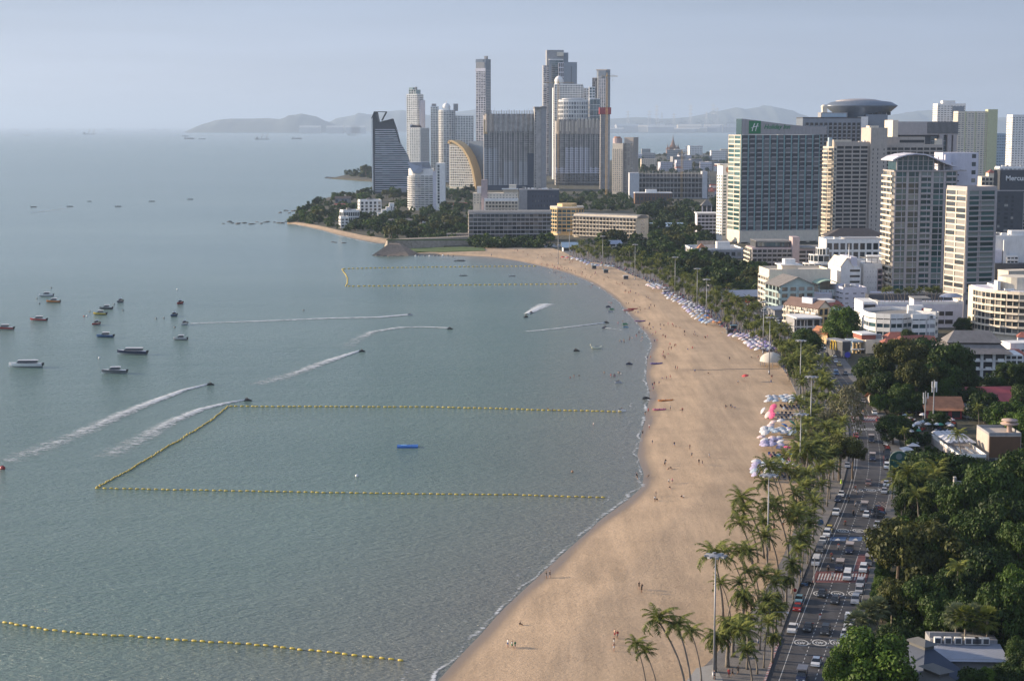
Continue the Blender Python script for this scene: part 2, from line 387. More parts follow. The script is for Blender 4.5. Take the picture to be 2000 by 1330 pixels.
def mat_asphalt():
    m = bpy.data.materials.new('asphalt'); m.use_nodes = True; T = NT(m); ge = T.n('ShaderNodeNewGeometry'); P = ge.outputs['Position']
    n = T.n('ShaderNodeTexNoise', {'Vector': T.n('ShaderNodeMapping', {'Vector': P, 'Scale': (.5,.05,1)}).outputs[0], 'Scale': 1, 'Detail': 6, 'Roughness': .7})
    r = T.n('ShaderNodeValToRGB', {0: n.outputs['Fac']}); r.color_ramp.elements[0].position = .3; r.color_ramp.elements[0].color = (.042,.041,.044,1)
    r.color_ramp.elements[1].position = .75; r.color_ramp.elements[1].color = (.082,.080,.083,1)
    v = T.n('ShaderNodeTexVoronoi', {'Vector': T.n('ShaderNodeMapping', {'Vector': P, 'Scale': (.09,.02,1)}).outputs[0], 'Scale': 1})
    r3 = T.n('ShaderNodeMapRange', {'Value': v.outputs['Color'], 1: 0, 2: 1, 3: .82, 4: 1.12})
    s = T.n('ShaderNodeVectorMath', {0: r.outputs[0], 'Scale': r3.outputs[0]}, operation='SCALE')
    T.l(s.outputs[0], T.p.inputs['Base Color']); T.p.inputs['Roughness'].default_value = .75
    n2 = T.n('ShaderNodeTexNoise', {'Vector': P, 'Scale': 9, 'Detail': 3}); b = T.n('ShaderNodeBump', {'Height': n2.outputs['Fac'], 'Strength': .3, 'Distance': .05}); T.l(b.outputs[0], T.p.inputs['Normal'])
    return m
M_ROAD = mat_asphalt()
def rowsof(y0, y1, n):
    # even spacing along depth
    a, b = g(1000,y0,0).y, g(1000,y1,0).y; out = []
    for k in range(n+1):
        Y = a + (b-a)*k/n; out.append(px((0, Y, 0))[1])
    return out
def ribbon(mb, cl, cr, ys, z0, z1, m=0, off0=0.0, off1=0.0):
    """raised sheet with kerb faces between px curves cl(y), cr(y)"""
    L = [g(cl(y), y, GZ) for y in ys]; Rr = [g(cr(y), y, GZ) for y in ys]
    for i in range(len(ys)-1):
        a, b, c, d = L[i], Rr[i], Rr[i+1], L[i+1]
        up = lambda p, z: (p.x, p.y, z)
        mb.quad(up(a,z1), up(b,z1), up(c,z1), up(d,z1), m)
        if z0 < z1:
            mb.quad(up(a,z0), up(a,z1), up(d,z1), up(d,z0), m); mb.quad(up(b,z1), up(b,z0), up(c,z0), up(c,z1), m)
RL = lambda y: lin(ROADL, y); RR = lambda y: lin(ROADR, y)
yr = rowsof(2100, 491, 260)
mb = MB(); ribbon(mb, RL, RR, yr, 1.4, 1.53); tag(mb.build('road', M_ROAD), 'dark asphalt beach road with three lanes of traffic', 'road', kind='structure')
mb = MB(); ribbon(mb, lambda y: lin(BACK, y), lambda y: RL(y)-.15*(y-240)/100, yr, .8, 1.68)
tag(mb.build('promenade', M_PAVE), 'grey paved promenade shaded by palms beside the beach', 'promenade', kind='structure')
def rwalk(y): return RR(y) + 3.4*(y-246)/105
mb = MB(); ribbon(mb, RR, rwalk, yr, 1.4, 1.66); tag(mb.build('pavement', M_WALK), 'narrow pavement along the inland side of the road', 'pavement', kind='structure')
# concrete apron reaching the sand at the bottom of the picture
mb = MB(); pp = [g(x,y,GZ) for x,y in [(1330,1345),(1360,1306),(1396,1298),(1412,1330),(1400,1420),(1290,1420)]]
mb.prism([(p.x,p.y) for p in pp], 1.0, 1.70); tag(mb.build('concrete_apron', mat('concrete_pale', (.36,.35,.33), .85, bump=.2, dirt=.3)), 'pale concrete apron where the promenade meets the sand', 'path', kind='structure')
# kerb painted red and white
M_W = mat('road_paint_white', (.55,.55,.53), .7, var=.3, vs=2.5); M_RD = mat('road_paint_red', (.34,.08,.07), .7, var=.3, vs=2.0)
mb = MB(); ys = rowsof(1400, 1246, 90)
for i in range(len(ys)-1):
    a, b = g(RL(ys[i])+.2, ys[i], GZ), g(RL(ys[i+1])+.2, ys[i+1], GZ); n_ = Vector((.22, .06, 0))
    vs = []
    for p in (a, b):
        for q in (p-n_*1.2, p+n_):
            vs += [(q.x,q.y,1.45),(q.x,q.y,1.72)]
    mb.add(vs, [(1,3,7,5),(2,6,7,3),(0,1,5,4)], i % 2)
tag(mb.build('kerb', [M_W, M_RD]), 'kerb painted in red and white bands at the near end of the road', 'kerb', kind='structure')
# markings
def frac(y, f): return RL(y) + (RR(y)-RL(y))*f
mb = MB(); Z = 1.545
def line(f, y0, y1, wid, dash=None, m=0):
    Ya, Yb = g(1000,y0,0).y, g(1000,y1,0).y; Y = Ya; on = True
    while Y < Yb:
        step = 6.0 if dash is None else (dash[0] if on else dash[1]); Y2 = min(Y+step, Yb)
        if on or dash is None:
            ya, yb = px((0,Y,GZ))[1], px((0,Y2,GZ))[1]
            a, b = g(frac(ya,f),ya,Z), g(frac(yb,f),yb,Z)
            mb.quad(a+Vector((-wid/2,0,0)), a+Vector((wid/2,0,0)), b+Vector((wid/2,0,0)), b+Vector((-wid/2,0,0)), m)
        on = not on; Y = Y2
line(.205, 1500, 640, .14); line(.145, 1245, 640, .14)
line(.465, 1500, 1137, .16, (1.1,1.3)); line(.735, 1500, 1137, .16, (1.1,1.3))
line(.465, 1100, 700, .16, (1.1,1.6)); line(.735, 1100, 700, .16, (1.1,1.6)); line(.985, 1300, 800, .12)
line(.465, 1137, 1105, .14); line(.735, 1137, 1100, .14)
def patch(f0, f1, y0, y1, m, z=Z):
    mb.quad(g(frac(y0,f0),y0,z), g(frac(y0,f1),y0,z), g(frac(y1,f1),y1,z), g(frac(y1,f0),y1,z), m)
M_RP = mat('crossing_red', (.19,.07,.065), .75, var=.35, vs=1.5); M_BP = mat('panel_blue', (.09,.15,.27), .75, var=.3, vs=1.5)
M_TP = mat('panel_tan', (.27,.21,.17), .8, var=.3, vs=1.5)
for (ya, yb) in ((1137,1115),(824,812)):
    patch(.155, .99, ya, yb, 1)
    for k in range(16): patch(.22+k*.047, .22+k*.047+.02, ya-(ya-yb)*.2, ya-(ya-yb)*.8, 0, Z+.008)
patch(.17,.44,1056,1048,2); patch(.49,.71,1056,1048,2); patch(.76,.97,1056,1048,2)
for c in (.30,.60,.86):
    a = g(frac(1055,c-.05),1055,Z+.008); b = g(frac(1049.5,c),1049.5,Z+.008); d = g(frac(1055,c+.05),1055,Z+.008); mb.add([a,b,d],[(0,2,1)],0)
patch(.76,.97,944,937,3); patch(.8,.98,912,890,1)
for i in range(6):
    for j in range(6):
        if (i+j)%2: continue
        y0 = 995-j*2.6; patch(.76+i*.037, .76+i*.037+.036, y0, y0-2.5, 3)
patch(.74,.985,1112,1082,1)
# speed circles with the number 40, read by the drivers coming towards us
def text_mesh(body, size, shear=0.0, ext=0.0):
    cu = bpy.data.curves.new('lettering', 'FONT'); cu.body = body; cu.size = size; cu.align_x = 'CENTER'; cu.align_y = 'CENTER'; cu.shear = shear; cu.extrude = ext; cu.offset = size*.02
    o = bpy.data.objects.new('lettering', cu); COL.objects.link(o)
    dg = bpy.context.evaluated_depsgraph_get(); me = bpy.data.meshes.new_from_object(o.evaluated_get(dg))
    bpy.data.objects.remove(o); bpy.data.curves.remove(cu); return me
t40 = text_mesh('40', 1.75)
def circle40(f, y):
    c = g(frac(y,f), y, Z+.004); n = 28; rx, ry = 1.5, 2.1
    for k in range(n):
        a0, a1 = 2*math.pi*k/n, 2*math.pi*(k+1)/n
        P_ = lambda a, s: (c.x+math.cos(a)*rx*s, c.y+math.sin(a)*ry*s, c.z)
        mb.quad(P_(a0,.8), P_(a0,1), P_(a1,1), P_(a1,.8), 0)
    vs = [(c.x - v.co.x*.95, c.y - v.co.y*1.45, c.z) for v in t40.vertices]
    mb.add(vs, [tuple(p.vertices) for p in t40.polygons], 0)
for y in (1254.5,1159,1036,957,838): 
    for f in (.335,.6,.86): circle40(f, y)
tag(mb.build('road_markings', [M_W, M_RP, M_BP, M_TP]), 'worn lane lines, 40 circles and coloured crossings on the road', 'road marking', kind='structure')

# ---- grass and stone revetment in front of the headland
M_GR = mat('grass', (.085,.135,.03), .9, var=.35, vs=.15, bump=.5, bs=2)
mb = MB(); mb.prism([(p.x,p.y) for p in [g(x,y,2) for x,y in [(778,490),(860,491.5),(948,489),(944,484),(905,482),(850,483),(775,486)]]], 0, 1.9)
tag(mb.build('lawn', M_GR), 'bright green lawn strip above the far end of the beach', 'lawn', kind='structure')

# ---- far hills
def ridge(name, tops, base_y, depth, mt, label):
    Y = g(1000, base_y, 0).y; mb = MB(); rows_ = 9; n = 0; xs = []
    x = tops[0][0]
    while x <= tops[-1][0]: xs.append(x); x += 4
    for j in range(rows_):
        u = j/(rows_-1); prof = math.sin(math.pi*min(1, u*1.0))**.8
        for x in xs:
            h = max(0, zat(Y, lin(tops, x)) ) * (1 + 0)
            yy = Y + depth*(u-.5)
            hh = h*prof*(1 + (.22*noise.noise(Vector((x*.05, u*5, 1))) if j not in (4,) else 0))
            X = (x-1000)*Y/FPX/CP*1.0
            mb.v.append((X, yy, hh-2))
    n = len(xs)
    for j in range(rows_-1):
        for i in range(n-1): mb.f.append((j*n+i, j*n+i+1, (j+1)*n+i+1, (j+1)*n+i)); mb.m.append(0)
    o = mb.build(name, mt, smooth=True); tag(o, label, 'hills', kind='structure'); return o
M_HILL = mat('hill_forest', (.085,.105,.09), .95, var=.4, vs=.003)
ridge('hills', [(396,252),(400,248),(410,243),(430,235),(460,232),(500,232),(530,231),(555,233),(575,225),(600,223),(625,228),(640,236),(655,242),(670,250)], 259, 2500, M_HILL, 'blue island ridge on the horizon left of the towers')
ridge('far_hills', [(630,250),(650,238),(680,228),(710,223),(740,224),(760,218),(790,215),(810,220),(840,225),(870,225),(900,218),(930,214),(960,222),(1000,230),(1100,235),(1195,232),(1240,229),(1290,233),(1340,229),
  (1380,221),(1430,210),(1445,214),(1490,207),(1520,212),(1545,222),(1570,230),(1620,233),(1700,230),(1760,220),(1800,215),(1850,222),(1900,229),(2000,236),(2200,244)], 256.5, 4000, M_HILL, 'long hazy range of hills behind the towers')
fp = [g(x,y,2) for x,y in [(1180,259.5),(1430,259.3),(1700,259),(2600,259),(2600,256.8),(1180,257.3)]]
landmesh('far_shore', fp, 'flat hazy port shore across the far bay', 'land', z=6, skirt=8)
# ================================================================ buildings
G_DARK = glass('window_glass', (.022,.028,.032), (.22,.21,.19), .22)
G_BLUE = glass('blue_glass', (.02,.045,.055), (.12,.16,.17), .2, tint=(.05,.10,.11))
G_TEAL = glass('teal_glass', (.02,.05,.05), (.20,.24,.22), .25, tint=(.06,.13,.125))
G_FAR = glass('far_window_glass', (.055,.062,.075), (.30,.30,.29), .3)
G_VOID = glass('dark_opening', (.012,.012,.013), (.05,.048,.045), .3, rough=.6)
G_HOT = glass('balcony_glass', (.04,.04,.05), (.17,.165,.17), .3, rough=.3)  # grey pane glass behind the hotel balconies
G_CURT = glass('curtained_glass', (.05,.055,.06), (.33,.31,.28), .4)
W_WHITE = mat('white_render', (.78,.77,.74), .75, var=.1, dirt=.35); W_LILAC = mat('pale_lilac_render', (.60,.59,.65), .75, var=.1, dirt=.3)
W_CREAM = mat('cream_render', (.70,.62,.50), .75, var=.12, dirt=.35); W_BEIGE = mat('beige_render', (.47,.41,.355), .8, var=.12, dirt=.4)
W_GREY = mat('grey_render', (.30,.30,.31), .8, var=.15, dirt=.4); W_CONC = mat('raw_concrete', (.42,.40,.38), .9, var=.3, vs=.15, dirt=.6)
W_DARK = mat('dark_cladding', (.06,.065,.075), .5, var=.2); W_STEEL = mat('steel_cladding', (.20,.23,.27), .35, metal=.3, var=.12)
W_TEAL = mat('pale_teal_render', (.33,.43,.43), .7, var=.12, dirt=.3); W_TAUPE = mat('taupe_cladding', (.40,.37,.365), .6, var=.1, dirt=.2)
W_PINK = mat('pinkish_render', (.47,.37,.36), .8, dirt=.3); W_BROWN = mat('brown_boards', (.16,.085,.045), .8, var=.2)
W_ROOF = mat('roof_concrete', (.25,.245,.235), .9, var=.3, vs=.2, dirt=.5); W_TILE = mat('red_roof_tiles', (.30,.10,.07), .8, var=.3)
W_OTILE = mat('orange_roof_tiles', (.42,.18,.09), .8, var=.3); W_GTILE = mat('grey_roof_tiles', (.20,.185,.175), .85, var=.25, bump=.5, bs=2)
W_DTILE = mat('dark_roof_tiles', (.09,.075,.07), .8, var=.25); W_GOLD = mat('ochre_render', (.60,.42,.20), .6, var=.1)
W_LBLUE = mat('light_blue_render', (.34,.44,.52), .7, dirt=.2); W_GREEN = mat('sign_green', (.03,.21,.08), .5); W_SCAF = mat('scaffold_net', (.20,.19,.19), .9, var=.3)
W_RED = mat('formwork_red', (.38,.05,.06), .6); W_YEL = mat('crane_yellow', (.40,.27,.10), .5); W_CORR = mat('white_metal_roof', (.36,.39,.46), .45, metal=.2, var=.1)
NAVY = mat('navy_cladding', (.05,.065,.10), .6)
PANES = {}
def pane(w_, h_, mt):
    k = (round(w_,2), round(h_,2), mt.name)
    if k not in PANES:
        me = bpy.data.meshes.new('window'); a, b = w_/2, h_/2
        me.from_pydata([(-a,0,-b),(a,0,-b),(a,0,b),(-a,0,b)], [], [(0,1,2,3)]); me.materials.append(mt); PANES[k] = me
    return PANES[k]
BOXM = {}
class Bld:
    """a building: local x runs along the front, local y goes back, origin at the middle of the front's foot"""
    def __init__(s, name, label, xl, xr, yb, yt, dep=20, rz=0, zg=GZ, walls=W_WHITE, cat='building', group=None, Y=None):
        xm = (xl+xr)/2; p = g(xm, yb, zg)
        s.Y = p.y; s.z0 = zg; s.D = dep
        s.W = abs(g(xr,yb,zg).x - g(xl,yb,zg).x)/math.cos(rz); s.H = zat(p.y, yt) - zg
        s.root = thing(name, label, cat, (p.x, p.y, zg), rz, group)
        s.M = [walls]; s.wall = MB(); s.win = []; s.bal = []; s.n = 0; s.extra = []
        s.xm = xm; s.cz = math.cos(rz)
    def z(s, y, back=0): return zat(s.Y + back, y) - s.z0
    def x(s, xp): return (xp - s.xm) / (FPX*CP) * s.Y / s.cz         # px offset -> local x for an unrotated front
    def mi(s, mt):
        if mt not in s.M: s.M.append(mt)
        return s.M.index(mt)
    def mass(s, x0, x1, y0, y1, z0, z1, mt=None): s.wall.box(x0,x1,y0,y1,z0,z1, 0 if mt is None else s.mi(mt))
    def poly(s, pts, z0, z1, mt=None, top=None): s.wall.prism(pts, z0, z1, 0 if mt is None else s.mi(mt), None if top is None else s.mi(top))
    def face(s, a, b, z0, z1, nf, nb, pier=.6, slab=.5, d=.25, sill=.0, glassm=None, mt=None, bal=0, balh=1.0, balgap=.0, balm=None, balpart=False, skip=None, fr=True, h=None):
        a = Vector((a[0],a[1],0)); b = Vector((b[0],b[1],0)); L = (b-a).length; e = (b-a)/L; ang = math.atan2(e.y, e.x)
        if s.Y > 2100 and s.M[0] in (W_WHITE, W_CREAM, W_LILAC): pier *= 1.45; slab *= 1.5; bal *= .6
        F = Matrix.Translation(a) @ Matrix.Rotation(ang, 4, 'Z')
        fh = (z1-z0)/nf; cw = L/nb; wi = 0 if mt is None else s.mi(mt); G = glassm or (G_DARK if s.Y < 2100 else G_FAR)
        if fr and d > 0:
            for k in range(nf+1):
                zz = z0+k*fh; lo, hi = zz-slab/2, zz+slab/2+(sill if k < nf else 0)
                if k == 0: lo = zz
                if k == nf: hi = zz+.02
                s.wall.box(0, L, -d, .05, lo, hi, wi, F)
            for k in range(nb+1):
                xx = k*cw; lo, hi = xx-pier/2, xx+pier/2
                lo = max(lo, 0); hi = min(hi, L)
                if hi-lo > .02: s.wall.box(lo, hi, -d-.012, .045, z0+.01, z1-.01, wi, F)
        ph = fh-slab-sill if h is None else h
        for k in range(nf):
            zc = z0+k*fh+slab/2+sill+(fh-slab-sill)/2
            for i in range(nb):
                if skip and skip(k, i): continue
                c = F @ Vector(((i+.5)*cw, -.03, zc)); s.win.append((c, ang, cw-pier, ph, G))
            if bal:
                zz = z0+k*fh; bi = wi if balm is None else s.mi(balm)
                if balgap == 0:
                    s.wall.box(-.02, L+.02, -d-bal, -d+.03, zz-.12, zz+.14, wi, F)
                    s.wall.box(-.03, L+.03, -d-bal-.1, -d-bal+.02, zz-.13, zz+balh, bi, F)
                else:
                    for i in range(nb):
                        x0, x1 = i*cw+balgap/2, (i+1)*cw-balgap/2
                        if balpart: s.bal.append((F @ Vector(((x0+x1)/2, -d-bal/2, zz)), ang, x1-x0, bal, balh, balm or s.M[0]))
                        else:
                            s.wall.box(x0, x1, -d-bal, -d+.03, zz-.12, zz+.12, wi, F); s.wall.box(x0, x1, -d-bal-.1, -d-bal+.02, zz-.13, zz+balh, bi, F)
    def slats(s, a, b, z0, z1, n, mt, d=.3, w_=.3):
        a = Vector((a[0],a[1],0)); b = Vector((b[0],b[1],0)); L = (b-a).length; F = Matrix.Translation(a) @ Matrix.Rotation(math.atan2(b.y-a.y, b.x-a.x), 4, 'Z')
        for k in range(n): s.wall.box(L*(k+.5)/n-w_/2, L*(k+.5)/n+w_/2, -d, .02, z0, z1, s.mi(mt), F)
    def part(s, name, mb, mats, smooth=False): 
        o = mb.build(name, mats, s.root, smooth=smooth); return o
    def clutter(s, x0, x1, y0, y1, z, n=6, seed=1):
        """plant rooms, tanks and air handlers standing on the roof"""
        r = random.Random(seed)
        for k in range(n):
            w_, d_, h_ = r.uniform(1.5,4), r.uniform(1.5,3.5), r.uniform(1,2.8)
            cx, cy = r.uniform(x0+w_,x1-w_) if x1-x0 > 2*w_ else (x0+x1)/2, r.uniform(y0+d_,y1-d_) if y1-y0 > 2*d_ else (y0+y1)/2
            s.wall.box(cx-w_/2, cx+w_/2, cy-d_/2, cy+d_/2, z, z+h_, s.mi(r.choice([W_GREY, W_ROOF, W_WHITE])))
    def parapet(s, x0, x1, y0, y1, z, h=1.0, t=.3, mt=None):
        m = 0 if mt is None else s.mi(mt)
        s.wall.box(x0,x1,y0,y0+t,z-.01,z+h,m); s.wall.box(x0,x1,y1-t,y1,z-.01,z+h,m); s.wall.box(x0,x0+t,y0+t,y1-t,z-.01,z+h-.003,m); s.wall.box(x1-t,x1,y0+t,y1-t,z-.01,z+h-.003,m)
    def done(s):
        s.wall.build('wall', s.M, s.root)
        if len(s.win) > 100:
            idx = sorted(range(len(s.win)), key=lambda i: -s.win[i][2]*s.win[i][3]*(1 if abs(math.sin(s.win[i][1])) < .75 else .35))
            keep = set(idx[:100])
        else: keep = set(range(len(s.win)))
        rest = MB(); rv = []; mats = []
        for i, (c, ang, w_, h_, G) in enumerate(s.win):
            if i in keep:
                link('window', pane(w_, h_, G), s.root, c, ang)
            else:
                if G not in mats: mats.append(G)
                e = Vector((math.cos(ang), math.sin(ang), 0))*w_/2; u = Vector((0,0,h_/2))
                rest.quad(c-e-u, c+e-u, c+e+u, c-e+u, mats.index(G)); rv += [rnd.random()]*4
        if rest.v:
            o = rest.build('windows', mats, s.root); A = o.data.attributes.new('rnd','FLOAT','POINT'); A.data.foreach_set('value', rv)
            o['kind'] = 'stuff'
        if s.bal:
            keep = s.bal[:100]; rest = MB(); mats = []
            def bal(mb, w_, d_, h_, F=None, m=0):
                mb.box(-w_/2, w_/2, -d_/2, d_/2+.03, -.12, .12, m, F); mb.box(-w_/2, w_/2, -d_/2-.1, -d_/2+.02, -.13, h_, m, F)
            for (c, ang, w_, d_, h_, mt) in keep:
                k = (round(w_,2), d_, h_, mt.name)
                if k not in BOXM: q = MB(); bal(q, w_, d_, h_); BOXM[k] = q.mesh('balcony', mt)
                link('balcony', BOXM[k], s.root, c, ang)
            for (c, ang, w_, d_, h_, mt) in s.bal[100:]:
                if mt not in mats: mats.append(mt)
                bal(rest, w_, d_, h_, Matrix.Translation(c) @ Matrix.Rotation(ang, 4, 'Z'), mats.index(mt))
            if rest.v: rest.build('balconies', mats, s.root)['kind'] = 'stuff'
        return s.root
def boxb(b, nf, nb, nl=0, nr=0, mt=None, roof=True, clut=5, **k):
    """plain block with window fields on the front and sides"""
    w2, D, H = b.W/2, b.D, b.H
    b.mass(-w2, w2, 0, D, 0, H)
    kw = dict(k); z0 = kw.pop('z0', 3.5); z1 = kw.pop('z1', H-.8); kl = kw.pop('left', {}); 
    b.face((-w2,0), (w2,0), z0, z1, nf, nb, **kw)
    kw.update(kl)
    if nl: b.face((-w2,D), (-w2,0), z0, z1, nf, nl, **kw)
    if nr: b.face((w2,0), (w2,D), z0, z1, nf, nr, **kw)
    if roof: b.parapet(-w2, w2, 0, D, H, 1.0); b.clutter(-w2+1, w2-1, 2, D-2, H, clut, int(w2*10))

def sail_poly(pts, s):      # px outline -> local (x,z)
    return [(s.x(x), s.z(y)) for x, y in pts]

# ---- 1 dark tower with leaning crown
b = Bld('curved_tower', 'dark glass tower with white balcony bands and a slanted open crown, nearest the sea', 727, 806, 379, 218, 24, walls=W_DARK, Y=None)
out_ = [(728,379),(728,232),(733,219),(737,219),(741,240),(768,233),(776,256),(781,279),(788,290),(797,306),(803,330),(804,379)]
P = sail_poly(out_, b)
mb = MB(); n = len(P)
vs = [(p[0],0,p[1]) for p in P] + [(p[0]*.97,b.D,p[1]) for p in P]
tri = tessellate_polygon([[Vector((p[0],p[1],0)) for p in P]])
b.wall.add(vs, [(i,(i+1)%n,n+(i+1)%n,n+i) for i in range(n)] + [tuple(t) for t in tri] + [tuple(n+i for i in t) for t in tri], 0)
ri = [(219,733),(240,768),(256,776),(279,781),(290,788),(306,797),(330,803),(380,804)]
mbal = MB(); nfl = 30
for k in range(nfl):
    y = 374 - k*(374-254)/(nfl-1); xr_ = lin(ri, y); xl_ = 733+ (1.5 if y < 300 else 0)
    z_ = b.z(y); x0, x1 = b.x(xl_), b.x(xr_)+.9
    q = MB(); q.box(x0, x1, -1.4, .1, z_-.25, z_+.75, 0)
    if k % 2 == 0 or k > 24:
        q.build('balcony', W_LILAC, b.root)
    else: q.build('balcony', W_LILAC, b.root)
for k in range(nfl-1):
    y = 374 - (k+.5)*(374-254)/(nfl-1); xr_ = lin(ri, y)
    x0, x1 = b.x(734), b.x(xr_)-.5; nb_ = 5
    for i in range(nb_): b.win.append((Vector((x0+(x1-x0)*(i+.5)/nb_, -.04, b.z(y)+.3)), 0, (x1-x0)/nb_-.3, 3.5, G_BLUE))
# crown frame and white left fin
q = MB(); q.box(b.x(727.5), b.x(730), -1.6, b.D*.6, 0, b.z(230), 0); q.build('fin', W_WHITE, b.root)
q = MB()
for (a, c) in (((733,219),(756,219)),((756,219),(747,236)),((741,240),(768,233)),((768,233),(781,279)),((733,219),(741,240)),((728,232),(733,219))):
    for yy in (-1.5, b.D*.5): q.tube([(b.x(a[0]), yy, b.z(a[1])), (b.x(c[0]), yy, b.z(c[1]))], .9, 4)
for a in ((733,219),(756,219),(768,233)): q.tube([(b.x(a[0]), -1.5, b.z(a[1])), (b.x(a[0]), b.D*.5, b.z(a[1]))], .8, 4)
q.build('crown_frame', W_DARK, b.root)
b.mass(b.x(768), b.x(806), -8, 10, 0, b.z(366), W_GREY); b.done()

# ---- 2 white towers behind it
b = Bld('tall_white_tower', 'slender white tower with a stepped glass crown, second from the left', 795, 816, 354, 185, 24, -.45)
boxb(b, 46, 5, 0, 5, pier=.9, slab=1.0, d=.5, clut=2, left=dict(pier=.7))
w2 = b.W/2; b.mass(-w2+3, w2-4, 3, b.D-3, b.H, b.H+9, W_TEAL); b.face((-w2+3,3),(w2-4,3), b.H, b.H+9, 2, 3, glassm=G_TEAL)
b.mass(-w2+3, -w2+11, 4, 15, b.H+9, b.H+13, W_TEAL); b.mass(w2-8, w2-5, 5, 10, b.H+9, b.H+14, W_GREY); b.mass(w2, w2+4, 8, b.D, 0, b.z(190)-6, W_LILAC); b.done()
b = Bld('white_apartment_block', 'white balconied block with a dark pitched roof, in front of the slender tower', 800, 822, 358, 250, 32, -.45)
boxb(b, 33, 5, 0, 8, pier=1.2, slab=1.0, d=.8, bal=.8, balh=.9, balgap=1.0, roof=False)
w2 = b.W/2; b.wall.extrude([(2,b.H),(10,b.H+5.5),(18,b.H)], (-w2+1, w2*.45), b.mi(W_DTILE)); b.mass(-w2, -w2+1, 0, 12, b.H, b.H+6); b.done()
b = Bld('domed_tower', 'broad white tower of rounded balconies and a spired white dome, left of the golden arch', 855, 889, 356, 215, 26)
w2 = b.W/2
cp = arc(0, 14, w2, math.pi, 2*math.pi, 10); b.poly(cp+[(w2,b.D),(-w2,b.D)], 0, b.H)
for i in range(10): b.face(cp[i], cp[i+1], 3, b.H-1, 40, 1, pier=.8, slab=.9, d=.5, bal=.5, balh=.8)
q = MB(); q.lathe([(7.2,0),(7.2,4)], 20, 0, (0,12,b.H)); q.lathe([(7.6*math.cos(a*math.pi/16), 4+8.5*math.sin(a*math.pi/16)) for a in range(9)], 20, 0, (0,12,b.H)); q.lathe([(.6,12),(.5,15),(.02,17.5)], 8, 0, (0,12,b.H)); q.build('dome', W_WHITE, b.root, smooth=True)
lw = b.x(838)-b.x(872)
b.mass(-w2-13, -w2+1, 10, 32, 0, b.z(208)); b.face((-w2-13,10),(-w2,10), 3, b.z(208)-1, 42, 3, pier=.9, slab=.9, d=.5, bal=.6, balgap=.8)
b.mass(-w2-11, -w2-3, 14, 24, b.z(208), b.z(203), W_GREY); b.mass(w2-3, w2+5, 10, 30, b.H-2, b.z(203), W_GREY)
b.mass(w2-1, w2+34, 10, 30, 0, b.z(226)); b.face((w2,10),(w2+34,10), 3, b.z(226)-1, 38, 7, pier=1.1, slab=.9, d=.5, bal=.7, balgap=1.0); b.done()
# ---- sail hotel with golden arch
b = Bld('sail_hotel', 'white hotel wrapped by a golden arch shaped like a sail', 878, 932, 369, 276, 16, -.5, walls=W_CREAM)
prof = [(878,369),(878,280),(890,278),(903,285),(914,300),(922,320),(928,345),(930,369)]
P = sail_poly(prof, b); n = len(P)
vs = [(p[0],0,p[1]) for p in P] + [(p[0],b.D,p[1]) for p in P]; tri = tessellate_polygon([[Vector((p[0],p[1],0)) for p in P]])
b.wall.add(vs, [(i,(i+1)%n,n+(i+1)%n,n+i) for i in range(n)] + [tuple(t) for t in tri] + [tuple(n+i for i in t) for t in tri], 0)
sr = [(278,888),(285,902),(300,913),(320,921),(345,927),(369,929)]
for k in range(17):
    y = 364 - k*4.8; x1_ = b.x(lin(sr, max(y,279))); x0_ = b.x(879)
    nb_ = max(1, int((x1_-x0_)/4)); z_ = b.z(y)
    q = MB(); q.box(x0_-1.2, x1_-.5, -1.3, .05, z_-.25, z_+.15); q.box(x0_-1.2, x1_-.5, -1.4, -1.28, z_-.3, z_+.9); q.build('balcony', W_WHITE, b.root)
    for i in range(nb_): b.win.append((Vector((x0_+(x1_-x0_)*(i+.5)/nb_, -.04, z_+1.9)), 0, 2.6, 2.2, G_CURT))
q = MB(); ar = [(877,280),(879,274.5),(886,274),(896,279),(908,289),(919,307),(927,330),(932,356),(933,370)]; A_ = sail_poly(ar, b)
for i in range(len(A_)-1):
    (xa,za),(xb,zb) = A_[i],A_[i+1]; t_ = 3.6
    nx, nz_ = -(zb-za), (xb-xa); l_ = math.hypot(nx,nz_) or 1; nx, nz_ = nx/l_*t_, nz_/l_*t_
    q.add([(xa-nx,-5,za-nz_),(xb-nx,-5,zb-nz_),(xb,-5,zb),(xa,-5,za),(xa-nx,b.D+3,za-nz_),(xb-nx,b.D+3,zb-nz_),(xb,b.D+3,zb),(xa,b.D+3,za)], [(0,1,2,3),(7,6,5,4),(3,2,6,7),(1,0,4,5)])
q.build('golden_arch', W_GOLD, b.root); b.mass(b.x(905), b.x(940), 18, 34, 0, b.z(276), W_STEEL); b.done()
# ---- slim tall tower
b = Bld('slim_tower', 'slim grey tower with a scalloped balcony face, tallest left of the unfinished blocks', 930, 949, 352, 116, 22, -.45, walls=W_STEEL)
w2 = b.W/2; zs = [0, b.z(250), b.z(190), b.z(140), b.z(135), b.z(122), b.H]
b.mass(-w2, w2, 0, b.D, 0, b.H); b.mass(w2-6, w2-1, 6, 12, b.H, b.z(110), W_GREY)
b.face((-w2,0),(w2,0), zs[2], zs[3], 16, 4, pier=.8, slab=.8, d=.3, bal=1.2, balgap=1.6, mt=W_LILAC, balpart=False)
b.face((-w2,0),(w2,0), 4, zs[2], 36, 4, pier=1, slab=1.0, d=.5, mt=W_LILAC)
b.mass(-w2-.6, w2, -1.2, 0, zs[3], zs[4]+1, W_LILAC); b.mass(-w2+1, w2*.8, -.8, 0, zs[4]+1, zs[5], W_GREY); b.mass(-w2-.2, w2*.5, -.6, 0, b.z(124), b.z(117), W_STEEL)
for k in range(24): b.mass(w2, w2+.08, 1, b.D-1, b.z(138)-k*5.2, b.z(138)-k*5.2+.35, W_LILAC)
b.done()
